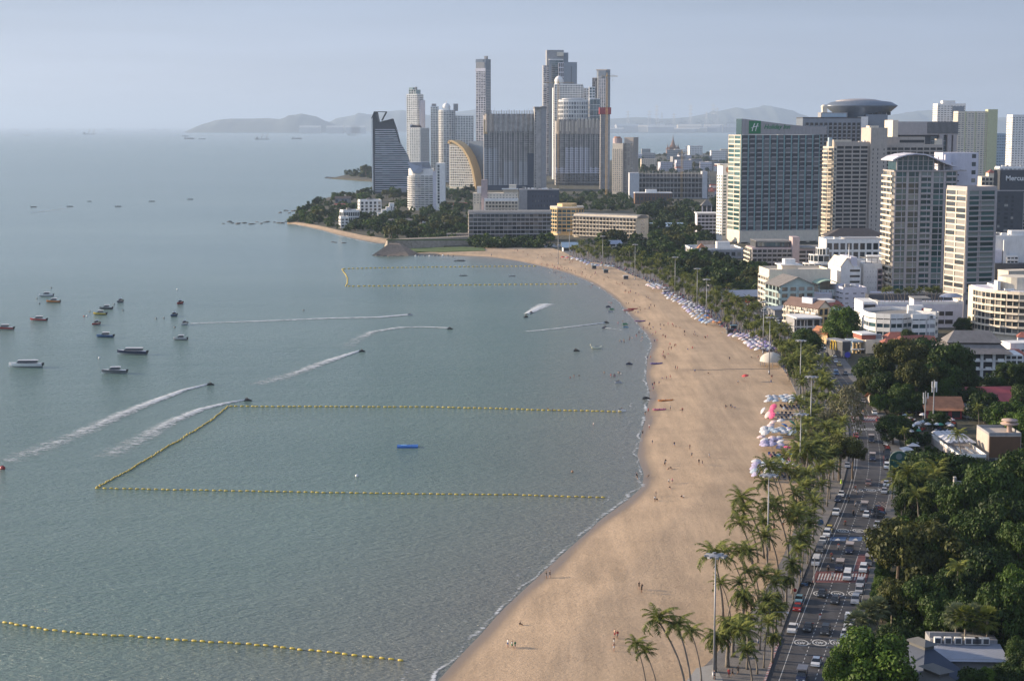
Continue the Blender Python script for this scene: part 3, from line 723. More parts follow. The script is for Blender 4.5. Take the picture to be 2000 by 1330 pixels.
# ---- unfinished hotel left block
def unfinished(b, cols, seed, zt, cladto, low, wm):
    r = random.Random(seed); w2, D, H = b.W/2, b.D, b.H; cw = b.W/cols
    b.mass(-w2, w2, 0, D, 0, H-6)
    for i in range(cols):
        x0 = -w2+i*cw
        # folded unclad upper bays
        b.wall.prism([(x0,-.05),(x0+cw*.5,-3.4),(x0+cw*.98,-.05)], zt, H-4, b.mi(W_BEIGE if i < 2 or seed == 5 else W_CONC))  # beige bays hold the warm sunlit tone in their colour
        nfl = 34; fh = (H-10)/nfl
        zc = cladto(i)
        for k in range(nfl):
            z0 = 6+k*fh
            if z0 > zt: 
                continue
            m_ = wm if z0 < zc else W_CONC
            b.mass(x0+.2, x0+cw*.48, -.5, 0, z0, z0+fh-.02, m_)
            b.mass(x0+cw*.48, x0+cw-.1, -1.3, 0, z0-.2, z0+.75 if m_ is wm else z0+.15, m_)
            b.win.append((Vector((x0+cw*.3, -.54, z0+fh*.5)), 0, cw*.17, 1.7, G_VOID)); b.win.append((Vector((x0+cw*.74, -.05, z0+fh*.56)), 0, cw*.36, 2.0, G_VOID))
    # bare top storeys with columns and starter bars
    for k in range(3): b.mass(-w2-.3, w2+.3, -1.4, D, H-6+k*3, H-5.6+k*3, W_SCAF)
    for i in range(cols*2+1): b.mass(-w2+i*cw/2-.3, -w2+i*cw/2+.3, -.8, -.2, H-6, H+r.uniform(0,3), W_SCAF)
    for i in range(10): x_ = r.uniform(-w2,w2); b.mass(x_, x_+.15, 1, 1.2, H, H+r.uniform(2,6), W_SCAF)
b = Bld('unfinished_hotel', 'unfinished grey concrete hotel block, wider left one of the pair', 945, 1044, 372, 218, 26, .03, walls=W_CONC)
W_LG = mat('primed_grey', (.52,.53,.55), .8, dirt=.3); W_UPALE = mat('primed_white', (.68,.68,.74), .8, dirt=.2)
unfinished(b, 10, 3, b.z(258), lambda i: b.z(290 if i < 3 else (318 if i % 3 else 350)), 0, W_LG)
b.mass(-b.W/2, b.W/2, -2.2, 12, 0, b.z(362), NAVY); b.mass(-b.W/2-.2, -b.W/2+6, -1.6, 5, b.z(262), b.z(234), W_GOLD)  # ochre block paints warm sun onto the upper left corner
b.mass(b.x(1030), b.x(1044), -2, 0, b.z(362), b.z(300), NAVY); b.done()
b = Bld('concrete_shaft', 'tall bare concrete core slab standing between the two unfinished blocks', 1044, 1067, 373, 209, 30, .05, walls=W_CONC)
w2 = b.W/2; b.mass(-w2, w2*.1, 0, b.D, 0, b.H); b.mass(w2*.1, w2, -2, b.D-2, 0, b.H+1, W_GREY); b.mass(-w2-.4, w2+.4, -2.4, b.D, b.H-3, b.H, W_SCAF)
b.face((-w2,0),(-w2+3,0), 5, b.H-8, 28, 1, pier=1.4, slab=2.2, d=0, fr=False, glassm=G_VOID); b.done()
b = Bld('unfinished_tower', 'unfinished hotel block with pale lilac facade, right one of the pair', 1085, 1171, 362, 230, 24, .03, walls=W_CONC)
unfinished(b, 9, 5, b.z(262), lambda i: b.z(290 if 1 < i < 7 else 330), 0, W_UPALE)
for i in range(7): b.mass(b.x(1087+i*6), b.x(1087+i*6)+2.2, -2.2, 0, b.z(257), b.z(238), W_CREAM)  # cream strips put the sunlit panel highlights into the colour
for i in range(6): b.mass(b.x(1128+i*7), b.x(1128+i*7)+3, -2.4, 0, b.z(250), b.z(232), W_CREAM)
for k in range(4): b.mass(-b.W/2-2, b.W/2+10, -9, 0, 4+k*5.5, 4.6+k*5.5, W_CONC)
for i in range(14): b.mass(-b.W/2+i*5, -b.W/2+i*5+.6, -8.6, -8, 0, 21, W_CONC)
b.done()
b = Bld('lift_shaft', 'raw concrete lift shaft wrapped in scaffold with red formwork on top, beside the tower crane', 1172, 1190, 370, 214, 14, walls=W_CONC)
w2 = b.W/2; b.mass(-w2, w2, 0, b.D, 0, b.H); q = MB(); q.box(-w2-2, w2+2, -2, b.D+2, b.H-8, b.H+3); q.build('formwork', W_RED, b.root)
q = MB()
for k in range(36): q.box(-w2-1.2, w2*.2, -1.3, -1.15, 3+k*3.6, 3.15+k*3.6); q.box(-w2-1.2, w2*.2, -1.3, -.5, 2.9+k*3.6, 3+k*3.6)
for i in range(5): q.box(-w2-1.2+i*3, -w2-1.1+i*3, -1.35, -1.25, 0, b.H-10)
q.build('scaffold', W_SCAF, b.root); b.done()
# ---- tall towers behind
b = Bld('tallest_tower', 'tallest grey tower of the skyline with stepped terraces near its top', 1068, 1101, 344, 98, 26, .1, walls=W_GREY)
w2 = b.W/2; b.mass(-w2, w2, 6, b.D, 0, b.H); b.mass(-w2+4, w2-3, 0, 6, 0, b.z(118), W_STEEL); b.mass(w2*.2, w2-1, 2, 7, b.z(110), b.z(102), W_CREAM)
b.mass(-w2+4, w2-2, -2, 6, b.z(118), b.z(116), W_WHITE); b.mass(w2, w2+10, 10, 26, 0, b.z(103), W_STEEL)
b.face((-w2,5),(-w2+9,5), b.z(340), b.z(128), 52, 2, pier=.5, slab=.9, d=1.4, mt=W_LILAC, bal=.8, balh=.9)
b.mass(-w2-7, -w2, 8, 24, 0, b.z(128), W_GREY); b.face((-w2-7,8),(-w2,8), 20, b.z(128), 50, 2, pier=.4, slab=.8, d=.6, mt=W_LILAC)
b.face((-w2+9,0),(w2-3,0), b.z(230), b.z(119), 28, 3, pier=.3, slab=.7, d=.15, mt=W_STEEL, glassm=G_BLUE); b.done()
b = Bld('square_top_tower', 'grey tower with flat square top and open frame, behind the white dome', 1090, 1126, 346, 122, 24, -.02, walls=W_LILAC)
w2 = b.W/2; b.mass(-w2+11, w2, 0, b.D, 0, b.H, W_STEEL); b.mass(-w2, -w2+11, 0, b.D, 0, b.H-.5); b.face((-w2,0),(-w2+11,0), b.z(170), b.H-1, 5, 3, pier=.8, slab=1.2, d=.8, glassm=G_VOID); b.face((-w2,0),(-w2+11,0), 10, b.z(172), 38, 3, pier=.8, slab=1.2, d=.5); b.mass(w2*.35, w2*.42, -.3, 0, 10, b.H-8, W_DARK); b.done()
b = Bld('white_terraced_hotel', 'white terraced hotel with a large onion dome and a small one beside it', 1080, 1160, 351, 172, 28, .04)
w2 = b.W/2; b.mass(-w2, w2, 6, b.D, 0, b.H); b.face((-w2,6),(w2,6), 60, b.H-1, 26, 16, pier=1.2, slab=1.1, d=.5, bal=.7, balgap=1.2)
b.mass(-w2+2, w2*.45, 0, 8, 0, b.H+7); b.face((-w2+2,0),(w2*.45,0), 60, b.H+6, 28, 11, pier=1.2, slab=1.1, d=.5, bal=.7, balgap=1.2)
def dome(nm, cx, cy, z, r_, hh, dr):
    q = MB(); q.lathe([(r_*.96,0),(r_*.96,dr)], 24, 0, (cx,cy,z))
    q.lathe([(r_*math.cos(a*math.pi/20)*(1.03 if a in (1,2) else 1), dr+hh*math.sin(a*math.pi/20)) for a in range(10)]+[(.3,dr+hh),(.02,dr+hh*1.25)], 24, 0, (cx,cy,z)); q.build(nm, W_WHITE, b.root, smooth=True)
dome('dome', b.x(1092), 10, b.H+5, 8.6, 11, 7); dome('small_dome', b.x(1136), 10, b.H, 3.8, 6.5, 1)
q = MB(); q.tube([(b.x(1147),-1,b.z(196)),(b.x(1147),-1,b.z(174))], [1.1,.1], 8); q.build('spire', W_WHITE, b.root); b.done()
b = Bld('round_fronted_hotel', 'white hotel with a curved balcony front and flat white roof, below the big dome', 1090, 1150, 354, 195, 26)
w2 = b.W/2; cp = arc(0, 22, w2, math.pi*1.06, math.pi*1.94, 8, 20); b.poly(cp+[(w2,40),(-w2,40)], 0, b.H)
for i in range(8): b.face(cp[i], cp[i+1], 70, b.H-3, 10, 2, pier=.7, slab=1.6, d=.6, bal=.8, balh=1.4)
b.mass(-w2*.4, w2*.55, 18, 30, b.H, b.H+3, W_LILAC); b.poly(arc(0,22,w2*.8,math.pi*1.1,math.pi*1.9,8,17)+[(w2*.6,30),(-w2*.6,30)], b.H+1, b.H+2.4); b.done()
b = Bld('grey_tower', 'grey tower with a cut corner top, right end of the tall cluster', 1163, 1184, 345, 138, 20, -.4, walls=W_STEEL)
w2 = b.W/2; b.poly([(-w2,5),(-w2+5,0),(w2-3,0),(w2,4),(w2,b.D),(-w2,b.D)], 0, b.H); b.mass(-w2-9, -w2, 3, 18, 0, b.z(152), W_TAUPE); b.face((-w2-9,3),(-w2,3), 60, b.z(153), 22, 3, pier=.4, slab=.5, d=.3, mt=W_TAUPE)
b.face((-w2+5,0),(w2-3,0), 60, b.z(150), 24, 4, pier=1.4, slab=.5, d=.4, mt=W_LILAC, glassm=G_BLUE); b.parapet(-w2, w2, 0, b.D, b.H, 2, .6, W_BEIGE); b.done()
b = Bld('blue_glass_block', 'blue grey glass block with white edges, beside the lift shaft', 1150, 1171, 353, 193, 20, walls=W_WHITE)
w2 = b.W/2; b.mass(-w2, w2, 0, b.D, 0, b.H); b.face((-w2+1.5,0),(w2,0), 60, b.H-1, 9, 3, pier=.2, slab=.5, d=.1, glassm=G_BLUE); b.mass(-w2, w2*.1, 6, 16, b.H, b.z(170)); b.face((-w2,6),(w2*.1,6), b.H+1, b.z(171), 4, 2, pier=1, slab=1, d=.3, glassm=G_BLUE); b.done()
# ---- beige tower right of the crane
b = Bld('beige_tower', 'beige tower with orange tinted rounded top, right of the unfinished blocks', 1196, 1219, 379, 270, 24, -.42, walls=W_CREAM)
w2 = b.W/2; b.mass(-w2, w2*.7, 0, b.D, 0, b.H-8); b.face((-w2,0),(w2*.7,0), 4, b.H-16, 22, 5, pier=1, slab=1, d=.5, bal=.8, balgap=1.2)
b.face((-w2,b.D),(-w2,0), 4, b.H-16, 22, 5, pier=1.2, slab=1, d=.4); b.poly(arc(-w2*.5,8,7,0,2*math.pi,14)[:-1], b.H-8, b.H, W_PINK); b.poly(arc(-w2*.5,8,5,0,2*math.pi,14)[:-1], b.H, b.H+2, W_OTILE)
b.mass(w2*.7, w2+12, 6, b.D+4, 0, b.H+1, W_BEIGE); b.face((w2*.7,6),(w2+12,6), 4, b.H-8, 24, 3, pier=.5, slab=1.1, d=1, mt=W_BEIGE, bal=.5); b.done()
# ---- low unfinished blocks
b = Bld('unfinished_building', 'long low unfinished concrete frame building right of the beige tower', 1240, 1385, 388, 338, 24, walls=W_CONC)
w2 = b.W/2
for k in range(5): b.mass(-w2, w2, 0, b.D, k*b.H/5, k*b.H/5+.8); 
for i in range(22): b.mass(-w2+i*b.W/21-.35, -w2+i*b.W/21+.35, .4, 1.2, 0, b.H+ (3 if i%2 else 1))
b.mass(-w2+1, w2-1, 6, b.D-1, 0, b.H-2, W_SCAF); b.mass(-w2-8, -w2+6, -2, b.D, 0, b.H, W_LG); b.mass(w2-10, w2-3, -1, b.D, 0, b.H+2, W_LG)
for k in range(5):
    for i in range(14): b.win.append((Vector((-w2+8+i*(b.W-18)/14, 5.95, k*b.H/5+b.H/10)), 0, 5, 3.2, G_VOID))
b.done()
b = Bld('dark_flat_building', 'low dark building with pale roof edge, above the trees right of the hotel wings', 1240, 1312, 399, 378, 22, walls=W_BROWN)
w2 = b.W/2; b.mass(-w2, w2, 0, b.D, 0, b.H); b.slats((-w2,0),(w2,0), 1, b.H-1, 16, W_DARK, .2, 1.2); b.mass(-w2-.5, w2+.5, -.5, b.D, b.H, b.H+1, W_WHITE); b.mass(-w2*.4, w2*.2, 4, 12, b.H+1, b.H+5, W_WHITE)
for i in range(9): b.win.append((Vector((-w2+4+i*(b.W-8)/8, -.25, b.H*.5)), 0, 2.2, 4, G_VOID))
b.done()
# ---- round white hotel with slanted roof
b = Bld('round_white_hotel', 'white hotel with rounded balconies and a slanted white roof, above the headland villas', 798, 846, 411, 330, 20)
w2 = b.W/2; cp = arc(-w2*.25, 13, w2*.78, math.pi*.95, math.pi*1.6, 7, 13); last = cp[-1]
b.poly(cp+[(w2,last[1]),(w2,24),(-w2,24)], 0, b.H)
for i in range(7): b.face(cp[i], cp[i+1], 3, b.z(343), 15, 1, pier=.3, slab=.9, d=.3, bal=1.3, balh=1.1, glassm=G_CURT)
b.face(last, (w2,last[1]), 3, b.z(343), 15, 3, pier=.8, slab=.9, d=.3, bal=1.0, balh=1.0, balgap=1)
b.mass(w2, w2+4, -1, 22, 0, b.z(335), W_LILAC); b.mass(w2+4, w2+15, -3, 20, 0, b.z(319), W_WHITE); b.face((w2+5,-3),(w2+9,-3), 8, b.z(322), 13, 1, pier=1.6, slab=.8, d=0, fr=False)
q = MB(); zt, zb_ = b.z(318), b.z(338)
q.add([(-w2-1,0,zt),(w2*.7,0,zt+1),(w2*.9,2,zb_+4),(-w2*.6,-1,zb_),(-w2-1,14,zt),(w2*.7,16,zt+1)], [(0,1,2,3),(4,5,1,0)]); q.add([(-w2*.65,-1.6,zb_),(w2*.15,-1.6,zt-2),(w2*.12,-1.6,zb_+2),(-w2*.1,-1.6,zb_-1),(-w2*.65,2,zb_),(w2*.15,2,zt-2)], [(0,1,2,3),(0,4,5,1)])
q.build('slanted_roof', W_CORR, b.root); b.done()
# ---- villas on the headland
b = Bld('white_villa', 'square white villa with roof terrace, left of the round white hotel', 704, 745, 421, 392, 16, .25)
boxb(b, 4, 5, 3, 0, pier=2.2, slab=1.2, d=.3, z0=1, clut=4); b.done()
b = Bld('stepped_villa', 'stepped white villa with cut out windows, between square villa and round hotel', 738, 770, 424, 400, 14, .1)
w2 = b.W/2; 
for k, (x0, x1, h_) in enumerate(((-w2,-w2*.3,.35),(-w2*.5,.2*w2,.6),(0,w2*.6,.8),(w2*.4,w2,1.1))): b.mass(x0, x1, k*.6, 10+k, 0, b.H*h_)
for i in range(8): b.win.append((Vector((-w2+1.5+i*b.W/8.5, -.05, 2.3)), 0, 1.1, 1.5, G_VOID)); b.win.append((Vector((w2*.45+(i%3)*2.2, 1.74, b.H*(.6+.12*(i//3)))), 0, .9, 1.2, G_VOID))
b.done()
b = Bld('long_white_house', 'long low white house with ribbed front, at the top of the cove beach', 671, 702, 436, 412, 14, .35)
boxb(b, 2, 9, 2, 0, pier=.5, slab=1.6, d=.5, z0=1, clut=2); b.done()
b = Bld('cove_house', 'small white house half hidden by trees beside the cove beach', 666, 681, 446, 425, 10, .3); boxb(b, 3, 2, 2, 0, pier=1.4, slab=1.2, d=.3, z0=1, clut=1); b.done()
b = Bld('grey_hall', 'grey gabled hall among the headland trees', 655, 684, 397, 384, 12, walls=W_STEEL)
w2 = b.W/2; b.mass(-w2, w2, 0, 12, 0, b.H-3); b.wall.extrude([(-1,b.H-3),(6,b.H),(13,b.H-3)], (-w2-1, w2+1), b.mi(W_DTILE)); b.face((-w2,0),(w2,0), 1, b.H-4, 1, 5, pier=1, slab=.6, d=.2); b.done()
for i, (xl, xr, yb, yt, m_, lb) in enumerate([(654,674,404,398,W_TILE,'small house with a red roof in the headland trees, left of the square villa'),(874,912,406,396,W_TILE,'low house with a red roof right of the round white hotel'),
   (735,752,430,424,W_PINK,'pale house with a pink terrace below the stepped villa'),(758,805,434,428,W_GTILE,'long low grey roofed house among the headland trees'),(824,832,436,427,W_WHITE,'tiny white hut with a pointed roof in the headland trees')]):
    b = Bld('house', lb, xl, xr, yb, yt, 9, .1); w2 = b.W/2; b.mass(-w2, w2, 0, 9, 0, b.H*.55); b.wall.extrude([(-1,b.H*.55),(4.5,b.H),(10,b.H*.55)], (-w2-.6, w2+.6), b.mi(m_)); b.face((-w2,0),(w2,0), .3, b.H*.5, 1, 4, pier=.9, slab=.3, d=.1); b.done()
b = Bld('pool_pavilion', 'low pavilion with white columns beside the pool above the stone wall', 872, 914, 469, 457, 12, walls=W_GTILE)
w2 = b.W/2; b.mass(-w2, w2, -1, 12, b.H-1.5, b.H); b.mass(-w2+1, w2-1, 4, 11, 0, b.H-1.5, W_BROWN)
for i in range(9): b.mass(-w2+.5+i*(b.W-1)/8.3, -w2+.9+i*(b.W-1)/8.3, -.6, -.2, 0, b.H-1.5, W_WHITE)
b.win.append((Vector((0,3.95,b.H*.4)), 0, w2*1.6, b.H*.5, G_BLUE)); b.done()
# ---- beige hotel behind the wings
b = Bld('beige_hotel', 'beige hotel with two roof towers, behind the left long wing', 924, 1012, 436, 378, 26, walls=W_CREAM)
w2 = b.W/2; b.mass(-w2, w2, 8, b.D, 0, b.H); b.face((-w2,8),(w2,8), 20, b.H-1, 4, 14, pier=2, slab=1.8, d=.2); b.face((-w2,b.D),(-w2,8), 3, b.H-1, 8, 5, pier=.8, slab=1.5, d=.3)
b.mass(b.x(940), b.x(952), 6, 16, 0, b.z(352), W_PINK); b.mass(b.x(932), b.x(940), 8, 16, b.H, b.z(365), W_WHITE); b.mass(b.x(983), b.x(1011), 10, 22, b.H, b.z(370)); b.mass(b.x(994), b.x(1008), 10, 20, b.z(370), b.z(362)); b.mass(b.x(980), b.x(1012), 6, 12, b.z(371), b.z(369), W_WHITE)
b.mass(b.x(946), b.x(1012), 0, 8, 0, b.z(388), W_WHITE); b.face((b.x(948),0),(b.x(1011),0), 4, b.z(393), 5, 10, pier=1, slab=1.4, d=.8, balgap=1, bal=.5); b.done()
b = Bld('dark_grey_building', 'dark grey blue building with a flat roof, in the shade below the unfinished towers', 1014, 1092, 424, 372, 24, walls=NAVY)
w2 = b.W/2; b.mass(-w2, w2, 0, b.D, 0, b.H); b.face((b.x(1038),0),(b.x(1088),0), 10, b.H-4, 3, 9, pier=2.6, slab=3, d=.1); b.mass(-w2, w2, -1, b.D, b.H, b.H+1, W_GREY); b.mass(b.x(1014), b.x(1030), -1.5, 0, 0, b.H, W_GREY); b.clutter(-w2, w2, 2, 20, b.H+1, 9, 4); b.done()
# ---- the long hotel with two wings
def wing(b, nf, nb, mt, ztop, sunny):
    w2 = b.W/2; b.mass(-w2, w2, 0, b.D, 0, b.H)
    b.face((-w2,0),(w2,0), b.H*.08, b.H-2.2, nf, nb, pier=.35, slab=.5, d=1.6, sill=0, bal=.9, balh=.85, balgap=.6 if sunny else .01, balpart=True, mt=mt, balm=mt, glassm=G_CURT if sunny else G_DARK)  # sunny wing takes paler panes: sun and shade put into the colour
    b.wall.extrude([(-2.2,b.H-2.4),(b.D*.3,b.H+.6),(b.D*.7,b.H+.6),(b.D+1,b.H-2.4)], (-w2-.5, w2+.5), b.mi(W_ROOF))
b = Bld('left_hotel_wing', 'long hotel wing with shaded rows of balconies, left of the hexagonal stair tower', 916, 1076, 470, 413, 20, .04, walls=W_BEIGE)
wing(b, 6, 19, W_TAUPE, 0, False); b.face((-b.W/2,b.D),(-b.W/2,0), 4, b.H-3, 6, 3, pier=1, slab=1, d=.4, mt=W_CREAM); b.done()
b = Bld('hexagonal_tower', 'ochre hexagonal stair tower joining the two long hotel wings', 1076, 1140, 460, 407, 30, walls=W_GOLD)
w2 = b.W/2; hx = [(-w2,12),(-w2*.6,2),(w2*.5,0),(w2,10),(w2,30),(-w2,30)]; b.poly(hx, 0, b.H)
for i in range(3): b.face(hx[i], hx[i+1], 3, b.H-1, 6, (3,4,3)[i], pier=.5, slab=.9, d=.6, glassm=G_BLUE)
b.poly([(-w2*1.05,11),(-w2*.62,1),(w2*.52,-1),(w2*1.05,9),(w2,30),(-w2,30)], b.H, b.H+1.2, W_CREAM); b.poly([(-w2*.6,13),(-w2*.3,5),(w2*.3,4),(w2*.6,12),(w2*.5,24),(-w2*.5,24)], b.H+1.2, b.H+4, W_GOLD); b.done()
q = MB()
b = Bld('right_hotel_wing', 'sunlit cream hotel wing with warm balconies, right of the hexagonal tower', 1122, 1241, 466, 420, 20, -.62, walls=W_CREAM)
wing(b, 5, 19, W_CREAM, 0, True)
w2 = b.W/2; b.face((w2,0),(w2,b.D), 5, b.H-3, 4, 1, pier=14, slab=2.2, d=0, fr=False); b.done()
# ================================================================ right-hand town
# ---- twin-faced hotel with the green sign
b = Bld('green_sign_hotel', 'tall hotel with teal fins, dark balconies and a green sign on its roof wall', 1441, 1600, 474, 264, 28, .26, walls=W_WHITE)
w2, D, H = b.W/2, b.D, b.H
pz = b.z(452)                                            # podium top
b.mass(-w2, w2, .02, D, pz, H); b.mass(-w2-.6, w2+.4, -1.6, D, pz-9, pz+1, W_CREAM)
b.mass(-w2-.3, w2, 8, D, 0, pz-9, W_BEIGE)
for i in range(9): b.mass(-w2+i*b.W/8-1.2, -w2+i*b.W/8+1.2, -1, 1.4, 0, pz-9, W_CREAM)
W_FIN = mat('teal_fins', (.27,.42,.42), .45, var=.15)
b.face((-w2,0),(w2,0), pz+1, H, 21, 11, pier=.9, slab=.3, d=.9, mt=W_FIN, glassm=G_HOT, bal=.9, balh=1.0, balgap=2.6, balpart=True, balm=W_TAUPE)
b.face((-w2,D),(-w2,0), pz+1, H, 21, 2, pier=.9, slab=1.2, d=.4, glassm=G_TEAL, mt=W_CREAM)
b.mass(-w2-.4, -w2+.1, 0, .6, pz, H+.5, W_CREAM)
# sloping roof wall
q = MB(); hl, hr = b.z(237)+2, b.z(250)+1; n = 24
for i in range(n):
    x0, x1 = -w2+.5+(b.W+6)*i/n, -w2+.5+(b.W+6)*(i+1)/n-.12
    f = lambda x: H+ (hl-H)*((1-(x+w2)/b.W)**1.3 if x < w2 else 0) + (hr-H)*min(1,(x+w2)/b.W)**.8
    q.add([(x0,-.6,H+.2),(x1,-.6,H+.2),(x1,-.6,f(x1)),(x0,-.6,f(x0)),(x0,1.4,H+.2),(x1,1.4,H+.2),(x1,1.4,f(x1)),(x0,1.4,f(x0))], [(0,1,2,3),(7,6,5,4),(3,2,6,7),(1,5,6,2),(0,3,7,4)])
q.build('roof_wall', W_TAUPE, b.root)
q = MB(); q.box(-w2+.2, -w2+.48, -.5, 12, H+.2, hl, 0); q.build('glazed_end', G_TEAL, b.root)
sx0 = -w2+7; sw = hl-H-3
q = MB(); q.box(sx0, sx0+sw, -.95, -.62, H+1.2, H+1.2+sw); q.build('sign_panel', W_GREEN, b.root)
def lettering(b, body, size, x, y, z, mt, shear=0, name='sign_lettering', ang=0, ext=.06):
    me = text_mesh(body, size, shear, ext); me.materials.clear(); me.materials.append(mt)
    o = link(name, me, b.root, (x, y, z)); o.rotation_euler = (math.pi/2, 0, ang); return o
q = MB(); cx, cz = sx0+sw/2, H+1.2+sw/2; s_ = sw*.30
for a_ in (-.5, .42): q.tube([(cx+(a_-.28)*s_, -1.05, cz-s_), (cx+a_*s_, -1.05, cz), (cx+(a_+.42)*s_, -1.05, cz+s_)], [.5,.42,.5], 5)
q.tube([(cx-s_*1.15, -1.08, cz-.25*s_), (cx-.2*s_, -1.08, cz+.12*s_), (cx+s_*1.2, -1.08, cz+.3*s_)], [.15,.42,.15], 5); q.build('sign_emblem', W_WHITE, b.root)
lettering(b, 'Holiday Inn', 5.4, sx0+sw+15.5, -.72, H+1.2+sw*.52, W_GREEN, .35)
b.clutter(-w2+8, w2-6, 6, D-3, H, 5, 3); b.done()
b = Bld('white_side_wing', 'lower white wing with an orange round emblem, left of the green sign hotel', 1409, 1428, 470, 322, 12, .3)
w2 = b.W/2; b.mass(-w2, w2+3, 0, b.D, 0, b.H); b.face((-w2,0),(w2,0), 4, b.H-9, 20, 2, pier=1.6, slab=1.2, d=.25, glassm=G_TEAL); b.face((-w2,b.D),(-w2,0), 4, b.H-9, 20, 3, pier=1.5, slab=1.2, d=.25, glassm=G_TEAL)
b.mass(-w2-3, w2+3, -.5, b.D, b.H, b.H+.6); q = MB(); q.lathe([(.01,0),(1.7,0),(1.7,.3),(.01,.3)], 20); o = q.build('emblem', W_OTILE, b.root, (.4, -.15, b.H-4.6)); o.rotation_euler = (math.pi/2, 0, 0); o.scale = (1, 1.6, 1); b.done()
# ---- beige hotel next to it
b = Bld('beige_balcony_hotel', 'beige hotel with sunlit bow balconies, just right of the hotel with the green sign', 1625, 1728, 469, 280, 26, .10, walls=W_BEIGE)
w2, D, H = b.W/2, b.D, b.H
b.mass(-w2, w2, 0, D, 0, H); b.face((-w2+1.5,0),(w2*.28,0), 6, H-2, 21, 4, pier=.9, slab=1.5, d=1.3, glassm=G_VOID)
b.mass(w2*.34, w2*.98, -3, D, 0, b.z(250), W_BEIGE); b.mass(w2*.34, w2*.7, 2, 12, b.z(250), b.z(246), W_CREAM)
for k in range(20):
    for dx in (.44,.62,.86): b.win.append((Vector((w2*dx, -3.03, 10+k*(H-12)/20)), 0, .8, 1.9, G_VOID))
cp = [(-w2,D),(-w2-4,D-3),(-w2-5.5,D*.6),(-w2-4.5,4),(-w2-1,-1),(-w2+1.5,-1.2)]
b.poly(cp+[(-w2+1.5,D)], 0, H-3, W_CREAM)
for i in range(5): b.face(cp[i], cp[i+1], 5, H-4, 21, 1, pier=.6, slab=.9, d=.25, bal=1.0 if i in (2,3,4) else 0, balh=1.0, mt=W_CREAM, glassm=G_CURT)
b.mass(-w2-1, -w2*.35, 1, 9, H-3, H+3, W_CREAM); b.mass(-w2-4, -w2-1, 5, 9, H-3, H+5, W_LBLUE); b.parapet(-w2, w2*.34, 0, D, H, 1.2); b.clutter(-w2*.3, w2*.3, 4, D-4, H, 4, 9); b.done()
b = Bld('beige_long_wing', 'long beige balcony wing behind the curved roof tower, with a frame on its roof', 1722, 1836, 464, 283, 24, .04, walls=W_BEIGE)
w2, D, H = b.W/2, b.D, b.H; b.mass(-w2, w2, 0, D, 0, H); b.face((-w2,0),(w2,0), 5, H-2, 21, 9, pier=.9, slab=1.5, d=1.2, glassm=G_VOID)
b.mass(-w2+2, w2*.45, 6, 16, H, b.z(268)); b.win.append((Vector((0, 5.9, H+3)), 0, w2*.85, 2.6, G_VOID)); b.mass(w2*.8, w2, 2, 8, H, b.z(272), W_CREAM); b.done()
# ---- saucer hotel
b = Bld('saucer_hotel', 'dark grey hotel slab crowned by a huge steel saucer shaped hall', 1563, 1688, 440, 232, 30, .06, walls=W_STEEL)
w2, D, H = b.W/2, b.D, b.H; b.mass(-w2, w2, 0, D, 0, H)
b.face((-w2+2,0),(w2-6,0), b.z(330), H-4, 12, 12, pier=1.6, slab=.7, d=.8, glassm=G_VOID, bal=.8, balgap=2.4, mt=W_STEEL, balm=W_GREY)
b.mass(w2-6, w2+1, -2, D, 0, H+2, W_WHITE); b.mass(w2+1, w2+24, 6, D+10, 0, b.z(224), W_STEEL); b.parapet(-w2, w2-6, 0, D, H, 1.4, .4, W_DARK)
b.mass(-w2+20, -w2+48, 4, 18, H, b.z(220), W_GREY); b.mass(-w2+21, -w2+47, 3.7, 4, H+1.2, b.z(222), W_LBLUE); b.mass(-w2+22, -w2+27, 6, 12, b.z(220), b.z(208), W_CREAM); q = MB(); q.lathe([(3.4,0),(3.6,1.5),(2.4,3),(.01,3.4)], 14, 0, (-w2+24.5,9,b.z(211))); q.build('roof_pod', W_CREAM, b.root, smooth=True)
q = MB(); cx_ = b.x(1690); zr = b.z(206); rx = (b.x(1757)-b.x(1614))/2; z0_ = b.z(234)
q.lathe([(rx*.58, z0_-zr),(rx*.64,(z0_-zr)*.7),(rx*.82,(z0_-zr)*.42),(rx*.99,-.8),(rx,0),(rx*.97,.7),(rx*.82,b.z(199)-zr),(rx*.6,b.z(197)-zr)], 48, 0, (cx_,28,zr), 1, .62)
q.build('saucer', W_STEEL, b.root, smooth=True)
q = MB(); q.lathe([(rx*.62,b.z(199)-zr),(rx*.62,b.z(196.5)-zr),(rx*.45,b.z(194)-zr),(rx*.2,b.z(192.5)-zr),(.01,b.z(192.3)-zr)], 40, 0, (cx_-3,28,zr), 1, .62); q.build('saucer_cap', W_TAUPE, b.root, smooth=True)
for i in range(5): b.win.append((Vector((b.x(1700+i*9), 28-rx*.44, b.z(222))), .0, 4.2, 3.4, G_VOID))
b.done()
# ---- beige block with dark screen
b = Bld('screened_block', 'taupe block with a dark slatted glass screen at its top right', 1738, 1866, 450, 238, 30, .05, walls=W_TAUPE)
w2, D, H = b.W/2, b.D, b.H; b.mass(-w2, w2, 0, D, b.z(264), H); b.mass(-w2+8, w2-6, 4, D, 0, b.z(264), W_DARK); b.mass(-w2-.5, -w2+5, -.4, D, b.z(268), H+1.5, W_CREAM)
for xx in (.55, .8, .97): b.mass(w2*xx-4, w2*xx, -.6, D, 0, b.z(264))
q = MB(); q.box(w2*.05, w2-.3, -.5, -.05, b.z(261), H-.4); q.build('glass_screen', G_VOID, b.root)
b.slats((w2*.05,0),(w2-.3,0), b.z(261), H-.5, 26, W_GREY, .75, .5)
b.face((w2*.2,4),(w2*.9,4), 40, b.z(267), 12, 6, pier=.4, slab=.8, d=.2, mt=W_STEEL, glassm=G_BLUE); b.done()
